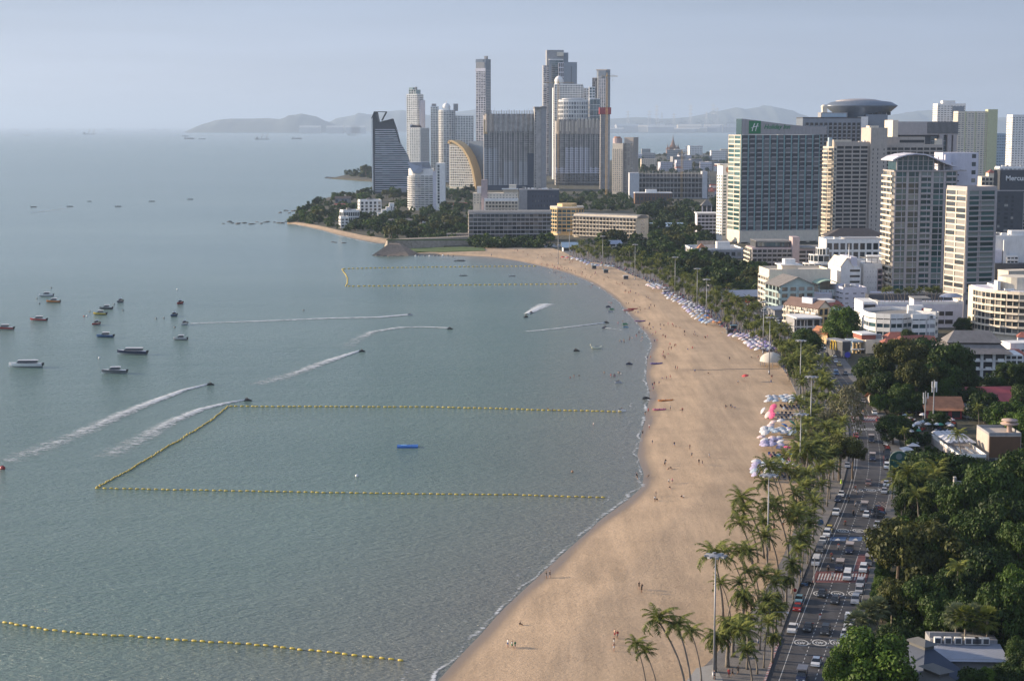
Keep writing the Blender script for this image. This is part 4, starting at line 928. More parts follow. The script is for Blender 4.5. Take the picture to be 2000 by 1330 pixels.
# ---- white condos, far right
def condo(name, label, xl, xr, yb, yt, nf, nb, rz=.12, walls=W_WHITE, **k):
    b = Bld(name, label, xl, xr, yb, yt, 24, rz, walls=walls); w2, D, H = b.W/2, b.D, b.H; b.mass(-w2, w2, 0, D, 0, H)
    b.face((-w2,0),(w2,0), 4, H-2, nf, nb, pier=1.5, slab=1.5, d=.3, h=1.4); b.face((-w2,D),(-w2,0), 4, H-2, nf, 4, pier=1.5, slab=1.5, d=.3)
    b.parapet(-w2, w2, 0, D, H, 1.2); return b
b = condo('condo_tower', 'white apartment tower with a flat top, behind the cream ribbed tower', 1826, 1882, 352, 204, 34, 9); w2 = b.W/2; b.mass(-w2*.6, w2*.3, 3, 14, b.H, b.z(197)); b.mass(w2*.05, w2*.9, -.5, 0, b.H-30, b.H-4, W_STEEL); b.done()
b = condo('condo_tower', 'cream apartment tower with green yellow ribs, left of the half hidden one', 1866, 1944, 356, 219, 32, 12, .1, W_CREAM); w2 = b.W/2
M_YG = mat('yellow_green_rib', (.52,.52,.30), .8, dirt=.3)
for xx in (-.62,-.1,.42): b.mass(w2*xx-.9, w2*xx+.9, -.9, 0, 0, b.H+.5, M_YG)
b.mass(w2*.5, w2, -3, 10, 0, b.z(214), M_YG); b.done()
b = condo('condo_tower', 'white apartment tower cut off by the right edge of the picture', 1972, 2030, 372, 226, 30, 10, .1); b.done()
b = condo('office_block', 'small blue grey office block between the two cream towers', 1944, 1968, 345, 262, 14, 5, .1, W_LBLUE); b.done()
b = Bld('white_low_block', 'low white terraced block under the half hidden apartment tower', 1950, 2010, 392, 327, 20, .05); boxb(b, 5, 7, 2, pier=1.4, slab=1.8, d=.8, z0=b.H-20, clut=4); b.done()
b = Bld('balcony_block', 'beige balcony block with a small red pyramid roof, left of the charcoal hotel', 1914, 1944, 425, 345, 18, .05, walls=W_CREAM)
w2 = b.W/2; b.mass(-w2, w2, 0, b.D, 0, b.H); b.face((-w2,0),(w2,0), 2, b.H-1, 9, 4, pier=.7, slab=1, d=1, bal=.6, balgap=.6, glassm=G_VOID); b.mass(0, w2, 2, 12, b.H, b.H+4); q = MB(); q.add([(-.5,1,b.H+4),(w2+1,1,b.H+4),(w2+1,13,b.H+4),(-.5,13,b.H+4),(w2/2,7,b.H+8)], [(0,1,4),(1,2,4),(2,3,4),(3,0,4)]); q.build('roof', W_TILE, b.root); b.done()
# ---- charcoal hotel with lettering cut by the frame
b = Bld('charcoal_hotel', 'charcoal hotel with large pale lettering along its top, at the right edge', 1942, 2060, 470, 372, 26, .0, walls=W_DARK)
w2, D, H = b.W/2, b.D, b.H; b.mass(-w2, w2, 0, D, 0, H); b.mass(-w2+5, w2+6, 4, D, H, b.z(333)); b.mass(-w2, w2, -.6, 0, H-.8, H+.2, W_TAUPE)
for k in range(12):
    for dx, wd in ((1949,2.2),(1963,3.4),(1975,2.2)): b.win.append((Vector((b.x(dx), -.05, H-6-k*3.8)), 0, wd, 2.2, G_VOID if (k*7+dx)%3 else G_CURT))
b.face((b.x(1996),0),(w2,0), 4, H-2, 13, 6, pier=.7, slab=.7, d=.4, mt=W_TAUPE)
lettering(b, 'Mercure', 6.2, b.x(1961)+11.3, 3.7, b.z(349), W_WHITE); b.done()
# ---- curved roof residential tower
b = Bld('curved_roof_tower', 'glass balconied residential tower with a wave shaped roof over green glass', 1740, 1862, 594, 335, 22, .06, walls=W_TAUPE)
w2, D, H = b.W/2, b.D, b.H
b.mass(-w2, w2, 0, D, 0, H)
b.face((-w2,0),(w2,0), 5, H, 22, 5, pier=1.4, slab=.6, d=.7, mt=W_TAUPE, glassm=G_TEAL, bal=0)
for k in range(22):
    z_ = 5+k*(H-5)/22
    for i in range(5):
        x0 = -w2+i*b.W/5+.8
        if i in (2,4): b.mass(x0, x0+b.W/5-1.6, -1.5, -.68, z_-.15, z_+.95, W_TAUPE)
        b.mass(x0+(b.W/5-1.6)*.62, x0+(b.W/5-1.6)*.66, -.3, 0, z_+.3, z_+(H-5)/22-.3, W_LILAC)
b.face((-w2,D),(-w2,0), 5, H, 22, 3, pier=.5, slab=.7, d=.4, bal=1.2, balh=1.0, mt=W_CREAM, glassm=G_CURT)
q = MB(); q.box(b.x(1745), b.x(1818), .8, D-2, H+.1, b.z(309)); q.box(b.x(1758), b.x(1804), .8, D-2, b.z(309), b.z(303.5)); q.build('glass_hall', G_TEAL, b.root)
for i in range(9): b.mass(-w2+1.5+i*(w2*1.42-2)/8-.15, -w2+1.8+i*(w2*1.42-2)/8, .45, .8, H, b.z(306))
for k in range(3): b.mass(-w2+1.5, w2*.42, .5, .79, H+3+k*3, H+3.3+k*3)
q = MB(); rp = [(b.x(a_),b.z(c_)) for a_, c_ in ((1733,312),(1744,306),(1760,301.5),(1778,299.5),(1797,301),(1815,308),(1832,316),(1848,322),(1862,324.5))]
q.extrude([(0,0)]*0 or [(p[0],p[1]) for p in rp]+[(p[0],p[1]-.7) for p in rp[::-1]], (-2.5, D)); 
me_v = [(-0+v[1], v[0], v[2]) for v in q.v]; q.v = me_v; q.build('wave_roof', W_LILAC, b.root)
for xx in (-w2+.6, w2*.55, w2*.8): b.mass(xx, xx+.6, -.6, 0, H, b.z(318 if xx > 0 else 312))
b.parapet(-w2-1, w2+5, -1.5, D, H, .7, .25, W_TAUPE)
cx0 = b.x(1843); b.mass(cx0, b.x(1914), 10, 26, 0, b.z(299), W_LILAC); b.mass(b.x(1846), b.x(1858), 8, 10, b.z(330), b.z(303), W_LILAC)
for k in range(4): b.win.append((Vector((b.x(1905), 9.95, b.z(306+k*16))), 0, 2.4, 2.4, G_DARK)); 
for k in range(2): b.win.append((Vector((b.x(1872), 9.95, b.z(343+k*12))), 0, 2.6, .8, G_VOID))
b.done()
b = Bld('second_glass_tower', 'slimmer green glass tower with sunlit left face, right of the wave roof tower', 1878, 1941, 622, 368, 20, .30, walls=W_TAUPE)
w2, D, H = b.W/2, b.D, b.H; b.mass(-w2, w2, 0, D, 0, H); b.face((-w2,0),(w2,0), 14, H-1, 20, 1, pier=2, slab=.5, d=.4, fr=True, skip=lambda k,i: True)
b.face((-w2+1,0),(-w2+b.W*.42,0), 14, H-1, 20, 1, pier=.8, slab=.8, d=.35, glassm=G_TEAL); b.face((-w2+b.W*.46,0),(w2-1,0), 14, H-1, 20, 1, pier=.8, slab=.8, d=.35, glassm=G_TEAL)
for k in range(19): b.mass(-w2+1, w2-1, -.8, -.35, 14+k*(H-15)/20-.2, 14+k*(H-15)/20+.5, W_TAUPE)
b.face((-w2,D),(-w2,0), 10, H-1, 19, 2, pier=.8, slab=.8, d=.4, mt=W_CREAM, glassm=G_CURT); b.parapet(-w2, w2, 0, D, H, 1, .4)
for i in range(8): b.win.append((Vector((-w2+2+i*b.W/8.4, -.04, 9)), 0, 1.2, 2.6, G_VOID)); 
b.done()
# ---- podium of the towers
b = Bld('podium', 'pale lilac podium with a roof garden of palms, at the foot of the glass towers', 1712, 1880, 640, 594, 26, .02, walls=W_LILAC)
w2, D, H = b.W/2, b.D, b.H; b.mass(-w2, w2, 0, D, 0, H); b.parapet(-w2, w2, 0, D, H, 1.2, .3, W_WHITE)
for k in range(2):
    for i in range(2): b.win.append((Vector((b.x(1836+i*17), -.04, 3+k*4.3)), 0, 4, 2.2, G_VOID))
b.mass(-w2-7, -w2, 2, 22, 0, H+1, W_WHITE); b.face((-w2-7,2),(-w2,2), 1, H, 3, 1, pier=1, slab=.8, d=.3, glassm=G_VOID); b.mass(b.x(1712), b.x(1722), 4, 14, H, b.z(590), W_CREAM); b.mass(-w2, w2, 20, D+2, H, H+3, W_DARK)
q = MB(); q.lathe([(5.2,0),(4.4,.9),(2.5,1.7),(.01,2)], 18, 0, (b.x(1862), 6, H+3.2), 1.2, .8)
for a_ in (-4.5,4.5): q.tube([(b.x(1862)+a_,4,H),(b.x(1862)+a_,4,H+3.4)],.15,5)
q.build('canopy', W_CORR, b.root); PODIUM = (b.root.location.copy(), b.H, b.W); b.done()
# ---- curved white building with flat roof
b = Bld('curved_white_building', 'white building with flowing curved balconies around a stained flat roof', 1702, 1838, 664, 617, 30)
w2, D, H = b.W/2, b.D, b.H
cp = [(-w2,16),(-w2+.5,8),(-w2+3,3),(-w2+9,0),(-w2+15,1),(-w2+18,4),(-w2+22,6),(-w2+26,3),(-w2+31,0),(2,-2),(9,-1),(w2-4,3),(w2,9),(w2,22)]
b.poly(cp+[(w2-6,30),(0,34),(-w2+8,30),(-w2+1,24)], 0, H-.6, W_GREY, W_ROOF)
for i in range(len(cp)-1): b.face(cp[i], cp[i+1], .2, H+.3, 3, max(1,int((Vector(cp[i+1])-Vector(cp[i])).length/3)), pier=.3, slab=.5, sill=1.5, d=.6, glassm=G_BLUE, mt=W_WHITE)
rim = cp+[(w2-6,30),(0,34),(-w2+8,30),(-w2+1,24)]
for i in range(len(rim)):
    a_, c_ = Vector(rim[i]), Vector(rim[(i+1)%len(rim)]); L_ = (c_-a_).length; F = Matrix.Translation((a_.x,a_.y,0)) @ Matrix.Rotation(math.atan2(c_.y-a_.y,c_.x-a_.x),4,'Z'); b.wall.box(-.2,L_+.2,-.9,-.5,H-1.4,H+1.0+ (1.2 if i in (5,6,7) else 0),b.mi(W_WHITE),F)
b.mass(b.x(1778), b.x(1808), 6, 9, H, H+4.4, W_WHITE); b.mass(b.x(1796), b.x(1812), 14, 24, H, H+7, W_LILAC); b.mass(b.x(1796)-.5, b.x(1812)+4, 12, 24, H+6.9, H+7.4, W_ROOF)
b.mass(b.x(1804), b.x(1808), 5.8, 6, H+1, H+3.2, W_RED); b.done()
# ---- curved balcony hotel at the right edge
b = Bld('curved_balcony_hotel', 'cream hotel with long curved glass balconies at the right edge', 1932, 2060, 668, 572, 30, 0, walls=W_CREAM)
w2, D, H = b.W/2, b.D, b.H; cp = arc(-w2+26, 30, 26, math.pi, math.pi*1.5, 7, 30); cp = cp+[(w2,-2)]
b.poly(cp+[(w2,40),(-w2,40)], 0, H)
for i in range(8): b.face(cp[i], cp[i+1], 3, H-1, 6, 2 if i < 7 else 5, pier=.35, slab=.7, d=.4, sill=0, bal=1.1, balh=.9, glassm=G_DARK, balm=[W_CREAM, mat('balcony_yellow', (.55,.47,.22), .7)][0])
b.poly(arc(-w2+26,31,25.2,math.pi,math.pi*1.5,7,29)+[(w2,0),(w2,40),(-w2+1,40)], H, H+.3, W_LILAC)
b.poly(arc(b.x(1978)+6,16,9,0,2*math.pi,20)[:-1], H+.3, b.z(545), W_CREAM); b.mass(b.x(1956), b.x(1962), 10, 16, H+.3, b.z(553), W_WHITE)
b.parapet(-w2+9, w2, 8, 39, H+.3, 1, .2, W_WHITE); b.done()
b = Bld('white_annex', 'white stepped roof building behind the curved balcony hotel', 1942, 2040, 560, 462, 26)
w2, D, H = b.W/2, b.D, b.H; b.mass(-w2, w2, 8, D, 0, H); b.mass(-w2, w2, 0, 8, 0, b.z(515), W_DARK); b.mass(-w2, b.x(1960), 6, 14, 0, b.z(490), W_LILAC); b.mass(b.x(1962), b.x(1968), 5, 12, 0, b.z(470)); b.mass(b.x(1966), b.x(1990), 4, 12, 0, b.z(500)); b.mass(b.x(1980), b.x(2020), 10, 18, H, H+3); b.face((b.x(1968),4),(b.x(1990),4), 4, b.z(502), 6, 3, pier=.5, slab=1, d=.5, bal=.5); b.clutter(-w2, w2, 10, D-3, H, 7, 2); b.done()
# ---- white terraced hotel middle
b = Bld('white_terrace_hotel', 'white hotel with stepped rounded terraces on its left, behind the beige corner block', 1612, 1728, 545, 470, 26, .02)
w2, D, H = b.W/2, b.D, b.H; b.mass(-w2, w2, 0, D, 0, H); b.face((-w2,0),(w2,0), b.z(541), H-1, 4, 9, pier=1.2, slab=1.6, d=.3)
for k, (dx, yt_) in enumerate(((7,487),(12,500),(16,517))):
    cp = arc(-w2+2, 8, dx, math.pi*.9, math.pi*1.5, 6, 8.5+k*.8); b.poly(cp+[(-w2+2,16)], 0, b.z(yt_))
    for i in range(6): b.face(cp[i], cp[i+1], b.z(yt_)-4.6, b.z(yt_)+.9, 1, 1, pier=.4, slab=1.6, d=.3, mt=W_WHITE)
b.parapet(-w2, w2, 0, D, H, 1); b.mass(-w2*.3, w2*.9, 4, 20, H, H+1.2, W_GREY); b.clutter(-w2*.8, -w2*.35, 3, 14, H, 3, 6); b.done()
q_ = Bld('brown_roof_hall', 'low hall with a wide dark brown hipped roof behind the white terraced hotel', 1618, 1725, 520, 470, 20, .02, walls=W_BEIGE)
b = q_; w2, H = b.W/2, b.z(462); b.mass(-w2, w2, 0, b.D, 0, H); q = MB(); t_ = b.z(447); q.add([(-w2-3,-2,H),(w2+3,-2,H),(w2+3,b.D,H),(-w2-3,b.D,H),(-w2+10,8,t_),(w2-10,8,t_)], [(0,1,5,4),(1,2,5),(2,3,4,5),(3,0,4)]); q.build('roof', W_DTILE, b.root); b.done()
# ---- low purple-grey hotel
b = Bld('low_balcony_hotel', 'low pinkish grey hotel with rows of shaded balconies and flat roof', 1468, 1546, 533, 484, 24, .05, walls=W_PINK)
w2, D, H = b.W/2, b.D, b.H; b.mass(-w2, w2, 0, D, 0, H); b.face((-w2,0),(w2,0), 1, H-1, 5, 8, pier=.5, slab=.6, d=1.2, bal=.7, balgap=.8, mt=W_TAUPE, glassm=G_VOID); b.face((-w2,D),(-w2,0), 1, H-1, 5, 3, pier=.6, slab=.6, d=.6, bal=.9, mt=W_CREAM)
b.mass(-w2+3, w2-2, 3, D, H, b.z(472), W_DARK); b.mass(-w2+3, w2-1, 2.4, D, b.z(474), b.z(471), W_ROOF)
b.mass(w2, w2+5, -2, 10, 0, b.z(463), W_PINK); b.mass(w2+5, w2+32, 1, D, 0, H-1); b.face((w2+5,1),(w2+32,1), 1, H-2, 5, 5, pier=.5, slab=.6, d=1.0, bal=.6, mt=W_TAUPE, glassm=G_VOID); b.mass(w2+5, w2+33, 0, D, H-1, H+.2, W_ROOF)
for i in range(12): b.win.append((Vector((-w2+5+i*(b.W-9)/12, 2.95, H+2.4)), 0, (b.W-9)/13, 3, G_BLUE))
b.done()
# ---- mall roofs left of it
b = Bld('white_mall', 'long white low mall with an orange pyramid skylight on its terrace', 1352, 1452, 505, 488, 40, .05)
w2, D, H = b.W/2, b.D, b.H; b.mass(-w2, w2, 0, D, 0, H, W_GREY); b.parapet(-w2, w2, 0, D, H, 1.2, .4, W_WHITE); b.slats((-w2+6,16),(0,16), H, H+6, 14, W_BEIGE, .4, .6); b.mass(0, w2*.5, 4, 12, H, H+6, W_WHITE)
q = MB(); q.add([(-w2+4,2,H+.1),(-w2+12,2,H+.1),(-w2+12,10,H+.1),(-w2+4,10,H+.1),(-w2+8,6,H+5)], [(0,1,4),(1,2,4),(2,3,4),(3,0,4)]); q.build('skylight', W_OTILE, b.root)
for i in range(8): b.win.append((Vector((-w2+5+i*w2/4.4, -.04, H*.5)), 0, 3, 3, G_DARK))
b.done()
b = Bld('grey_terrace_block', 'low pale grey terraced block with open decks, left of the white side wing', 1362, 1408, 466, 418, 22, 0, walls=W_LILAC)
w2, D, H = b.W/2, b.D, b.H; b.mass(-w2, w2, 4, D, 0, H); b.face((-w2,4),(w2,4), 2, H-1, 6, 6, pier=.4, slab=.6, d=1.5, bal=.6, balh=.8, glassm=G_VOID); b.mass(-w2-1, w2+1, 1, D, H, H+.8, W_WHITE); b.done()
b = Bld('roofed_lookout', 'small lookout tower with a hipped grey roof above the trees', 1371, 1390, 428, 402, 8, 0, walls=W_LILAC)
w2, D, H = b.W/2, b.D, b.H; b.mass(-w2, w2, 0, D, 0, H*.5); [b.mass(sx_*(w2-.4)-.4, sx_*(w2-.4)+.4, 0, .8, H*.5, H) for sx_ in (-1,0,1)]; b.mass(-w2, w2, 5, D, H*.5, H, W_DARK)
b.win.append((Vector((0,4.9,H*.75)),0,w2,2,G_DARK)); q = MB(); q.add([(-w2-1.5,-1.5,H),(w2+1.5,-1.5,H),(w2+1.5,D+1.5,H),(-w2-1.5,D+1.5,H),(0,D/2,b.z(389))], [(0,1,4),(1,2,4),(2,3,4),(3,0,4)]); q.build('roof', W_GTILE, b.root); b.done()
# ---- beige corner block, teal house, green canopy
b = Bld('beige_corner_block', 'cream corner block with a rooftop box, behind the teal gabled house', 1500, 1622, 602, 530, 24, .10, walls=W_CREAM)
w2, D, H = b.W/2, b.D, b.H; b.mass(-w2, w2, 0, D, 0, H); b.face((-w2,D),(-w2,0), 2, H-3, 5, 4, pier=.8, slab=1.5, d=.4); b.face((-w2,0),(w2,0), H-8, H-3, 1, 6, pier=6, slab=2.2, d=0, fr=False)
b.parapet(-w2, w2, 0, D, H, 1.2); b.mass(b.x(1530), b.x(1562), 5, 16, H, b.z(520)); b.mass(b.x(1526), b.x(1570), 4, 17, b.z(520), b.z(518), W_WHITE); b.mass(b.x(1537), b.x(1558), 7, 13, b.z(518), b.z(508), W_WHITE); b.done()
def gable(b, x0, x1, y0, y1, z, h, mt, over=1.0, across=True):
    q = MB()
    if across:       # gable end faces the camera
        xm = (x0+x1)/2
        q.add([(x0-over,y0-over,z-.4),(xm,y0-over,z+h),(x1+over,y0-over,z-.4),(x0-over,y1,z-.4),(xm,y1,z+h),(x1+over,y1,z-.4)], [(0,1,4,3),(1,2,5,4)])
        b.wall.add([(x0,y0,z),(x1,y0,z),(xm,y0,z+h-.3),(x0,y1-.2,z),(x1,y1-.2,z),(xm,y1-.2,z+h-.3)], [(0,1,2),(4,3,5)], 0)
        q.v = q.v; n = len(q.v); q.v += [(v[0],v[1],v[2]-.35) for v in q.v]; q.f += [(n+0,n+3,n+4,n+1),(n+1,n+4,n+5,n+2),(0,n,n+1,1),(1,n+1,n+2,2)]; q.m += [0]*4
    else:
        ym = (y0+y1)/2
        q.add([(x0-over,y0-over,z-.4),(x1+over,y0-over,z-.4),(x1+over,ym,z+h),(x0-over,ym,z+h),(x0-over,y1+over,z-.4),(x1+over,y1+over,z-.4)], [(0,1,2,3),(3,2,5,4)])
        b.wall.add([(x0,y0,z),(x0,y1,z),(x0,ym,z+h-.3),(x1,y0,z),(x1,y1,z),(x1,ym,z+h-.3)], [(0,2,1),(3,4,5)], 0)
    q.build('roof', mt, b.root)
b = Bld('teal_gabled_house', 'pale teal guesthouse with a broad brown gable, beside the palm row', 1522, 1590, 612, 557, 22, .22, walls=W_TEAL)
w2, D, H = b.W/2, b.D, b.H; b.mass(-w2, w2, 0, D, 0, H); gable(b, -w2, w2, 0, D, H, 4.6, W_GTILE, 1.4); b.face((-w2,0),(w2,0), .5, H-.4, 4, 4, pier=1.6, slab=1.4, d=.4, bal=.5, balgap=1); b.face((-w2,D),(-w2,0), .5, H-.4, 4, 4, pier=1, slab=.9, d=.4, bal=.8, mt=W_TEAL)
lettering(b, 'THE BEACHSIDE HOTEL'[:0] or '- - - - -', 1.6, 0, -1.1, H-4.3, W_WHITE); b.done()
b = Bld('green_canopy_block', 'narrow block with a curved pale green canopy and slatted floor on top', 1598, 1634, 606, 556, 18, .05, walls=W_TEAL)
w2, D, H = b.W/2, b.D, b.H; b.mass(-w2, w2, 0, D, 0, H*.8, W_CREAM); b.face((-w2,0),(w2,0), .5, H*.8, 4, 4, pier=.5, slab=.6, d=.6); b.slats((-w2,0),(w2,0), H*.55, H*.78, 12, W_WHITE, .8, .35); b.mass(-w2, -w2+.4, 0, .4, H*.8, H+1); b.mass(w2-.4, w2, 0, .4, H*.8, H+1)
q = MB(); q.extrude([(0,0)]*0 or [(x_, H+.6+2.0*(1-(x_/(w2+1.2))**2)) for x_ in [(-1+2*i/10)*(w2+1.2) for i in range(11)]]+[(x_, H+.3+2.0*(1-(x_/(w2+1.2))**2)) for x_ in [(1-2*i/10)*(w2+1.2) for i in range(11)]], (-1.5, 14)); q.v = [(v[1], v[0], v[2]) for v in q.v]; q.build('canopy', mat('canopy_green', (.30,.42,.34), .6), b.root); b.done()
b = Bld('white_gabled_tower_house', 'tall white building with a pale gabled top and thin spire', 1640, 1676, 596, 520, 24, .12)
w2, D, H = b.W/2, b.D, b.H; b.mass(-w2, w2, 0, D, 0, H); gable(b, -w2, w2*.3, 0, D, H, 5, W_CREAM, .4); b.face((-w2+5,0),(-w2+12,0), 2, H-1, 6, 1, pier=1, slab=2, d=.1); b.mass(w2*.3, w2, 3, D, H, H+5, W_LILAC); q = MB(); q.tube([(w2*.1,4,H+4),(w2*.1,4,H+13)],[.5,.05],6); q.build('spire', W_WHITE, b.root); b.done()
b = Bld('white_apartment_house', 'white apartment house with small square windows and roof plants, left of the wave roof tower', 1684, 1722, 592, 515, 20, .25)
w2, D, H = b.W/2, b.D, b.H; b.mass(-w2, w2, 0, D, 0, H); b.face((-w2,0),(w2*.5,0), 4, H-3, 5, 5, pier=1.9, slab=2.2, d=.05, fr=False); b.face((w2*.5,0),(w2,0), 4, H-3, 5, 1, pier=.4, slab=1.2, d=.6, mt=W_PINK); b.mass(-w2-4, -w2, 4, D, 0, H+2); b.mass(-w2+2, w2-2, 2, 10, H+3, H+3.3, W_ROOF); [b.mass(x_, x_+.3, 2, 2.3, H, H+3.1, W_GREY) for x_ in (-w2+2, 0, w2-2.3)]; b.done()
b = Bld('white_ribbon_block', 'small white office block with ribbon windows, in front of the gabled white tower', 1645, 1692, 610, 565, 22, .15, walls=W_LILAC)
w2, D, H = b.W/2, b.D, b.H; b.mass(-w2, w2, 0, D, 0, H); b.face((-w2,0),(w2,0), 1, H-1, 4, 3, pier=2.6, slab=2.2, d=.1); b.face((-w2,D),(-w2,0), 1, H-1, 4, 4, pier=.4, slab=2.0, d=.15); b.parapet(-w2, w2, 0, D, H, 1.2); b.clutter(-w2+1, w2-1, 2, 14, H, 4, 8); b.done()
# ---- row of shophouses by the road
b = Bld('cream_shophouses', 'row of cream shophouses with cluttered sunlit balconies facing the road', 1596, 1618, 650, 592, 26, .55, walls=W_CREAM)
w2, D, H = b.W/2, b.D, b.H; b.mass(-w2, w2*1.4, 0, D, 0, H*.85); b.face((-w2,D),(-w2,0), .5, H*.83, 4, 6, pier=.5, slab=.6, d=.4, bal=1.1, balgap=.8, glassm=G_CURT); b.face((-w2,0),(w2,0), .5, H*.83, 3, 2, pier=1, slab=1, d=.3, mt=W_GOLD)
gable(b, -w2, w2*1.4, 0, D, H*.85, 3.5, mat('brown_roof', (.17,.11,.09), .8, var=.25), .8); b.mass(-w2*.6, w2*.4, 6, 14, H*.85, H+2, W_CORR); b.mass(w2*1.4, w2*1.4+13, 2, D, 0, H*.72, W_LBLUE); b.mass(w2*1.4+.5, w2*1.4+12.5, 1.6, 2, H*.45, H*.68, W_STEEL); b.done()
b = Bld('long_white_shed', 'long white roofed shed with brown shutters beside the teal house', 1512, 1592, 622, 605, 16, .12, walls=W_GREY)
w2, D, H = b.W/2, b.D, b.H; b.mass(-w2, w2, 0, D, 0, H); b.mass(-w2-1, w2+1, -1.5, D, H, H+.5, W_CORR); b.face((0,0),(w2,0), .3, H-.8, 1, 3, pier=.4, slab=.3, d=.1, glassm=glass('shutters', (.10,.05,.035), (.16,.09,.06), .4, .7)); b.done()
b = Bld('terrace_shop', 'white terraced shop with dark openings left of the bright green tree', 1552, 1604, 655, 622, 16, .12, walls=W_WHITE)
w2, D, H = b.W/2, b.D, b.H; b.mass(-w2, w2, 2, D, 0, H, W_GREY); b.mass(-w2, w2, -2, D, H, H+.6); b.face((-w2,2),(w2,2), .3, H-.6, 2, 4, pier=.5, slab=.7, d=.3, glassm=G_VOID)
for i in range(4): b.mass(-w2+i*b.W/3.2, -w2+i*b.W/3.2+.35, -1.8, -1.5, 0, H, W_GREY)
b.done()
b = Bld('arched_sign_shop', 'charcoal fronted restaurant with golden arches on its side, by the road', 1644, 1662, 700, 668, 12, .45, walls=W_DARK)
w2, D, H = b.W/2, b.D, b.H; b.mass(-w2, w2, 0, D, 0, H); b.mass(-w2-.3, w2+.3, -.3, D, H, H+.5, W_GREY); b.face((-w2,0),(w2,0), .3, H*.5, 1, 3, pier=.6, slab=.4, d=.1, glassm=G_CURT)
M_ARCH = mat('arch_yellow', (.80,.55,.06), .5); q = MB()
for o_ in (0, 2.1): q.tube([(-w2-.25, 8.5-o_-1.05+1.05*math.cos(math.pi*k/10)*-1, H*.45+4.2*math.sin(math.pi*k/10)**.7) for k in range(11)], .27, 6)
q.build('arches', M_ARCH, b.root); b.done()
b = Bld('orange_shop', 'orange gabled shopfront glowing in the sun under the bright green tree', 1614, 1638, 672, 642, 12, .5, walls=W_OTILE)
w2, D, H = b.W/2, b.D, b.H; b.mass(-w2, w2, 0, D, 0, H*.7, W_GOLD); gable(b, -w2, w2, 0, D, H*.7, H*.35, W_OTILE, .5); b.face((-w2,0),(w2,0), .3, H*.6, 2, 3, pier=.7, slab=.5, d=.2, glassm=G_CURT); b.done()
b = Bld('water_tank_block', 'pale block with a red band and round water tanks on its roof', 1690, 1726, 690, 655, 14, .2, walls=W_CREAM)
w2, D, H = b.W/2, b.D, b.H; b.mass(-w2, w2, 0, D, 0, H*.75); b.mass(-w2*1.3, w2*.3, 2, D-2, H*.75, H, W_TILE); b.mass(-w2*1.35, w2*.35, 1.5, D-1.5, H, H+.6, W_WHITE); b.win.append((Vector((0,-.04,H*.4)),0,1.6,1.4,G_VOID)); b.win.append((Vector((w2*.5,-.04,H*.4)),0,1.6,1.4,G_VOID)); q = MB()
for x_ in (w2*.45, w2*.75, w2*.98): q.lathe([(.9,0),(.9,1.8),(.3,2.2),(.01,2.2)], 10, 0, (x_,4,H*.75))
q.build('water_tank', W_GREY, b.root); b.done()
b = Bld('colourful_kiosk', 'small kiosk with orange columns and a pale blue roof by the road', 1664, 1682, 690, 668, 8, .2, walls=W_GOLD)
w2, D, H = b.W/2, b.D, b.H; b.mass(-w2+1, w2-1, 1, D-1, 0, H, W_LBLUE); [b.mass(x_-.3, x_+.3, -.3, .3, 0, H) for x_ in (-w2+.5, 0, w2-.5)]; b.mass(-w2-.5, w2+.5, -1, D, H, H+.7, W_LBLUE); b.mass(-w2-1, w2+1, -1.8, D, H*.35, H*.35+.3, W_WHITE); b.win.append((Vector((0,.95,H*.6)),0,3,2,G_DARK)); b.done()
# ---- pitched roof hotel at right
b = Bld('pitched_roof_hotel', 'white hotel with a double tiered grey pitched roof, behind the dark trees', 1846, 1962, 742, 688, 18, -.06)
w2, D, H = b.W/2, b.D, b.H; b.mass(-w2, w2, 0, D, 0, H); b.face((-w2,0),(w2,0), 1, H, 3, 5, pier=1.1, slab=.7, d=1.0, bal=1.0, balgap=2.4, balpart=True, balm=W_WHITE, glassm=G_VOID, balh=1.2)
q = MB(); t1, t2 = b.z(670), b.z(655)
q.add([(-w2-2.5,-3,H-.4),(w2+2.5,-3,H-.4),(w2-1.5,3,t1-.8),(-w2+1.5,3,t1-.8),(w2+2.5,D+3,H-.4),(-w2-2.5,D+3,H-.4),(w2-1.5,D-3,t1-.8),(-w2+1.5,D-3,t1-.8)], [(0,1,2,3),(1,4,6,2),(4,5,7,6),(5,0,3,7)])
q.add([(-w2+.8,2.2,t1-.2),(w2-.8,2.2,t1-.2),(w2-5,D/2,t2+1),(-w2+5,D/2,t2+1),(w2-.8,D-2.2,t1-.2),(-w2+.8,D-2.2,t1-.2)], [(0,1,2,3),(1,4,2),(4,5,3,2),(5,0,3)]); q.build('roof', W_GTILE, b.root)
b.mass(w2, w2+7, 1, D-2, 0, H-1, W_WHITE); b.face((w2,1),(w2+7,1), .5, H-1.2, 5, 3, pier=.5, slab=.7, d=.2, glassm=G_VOID); b.done()
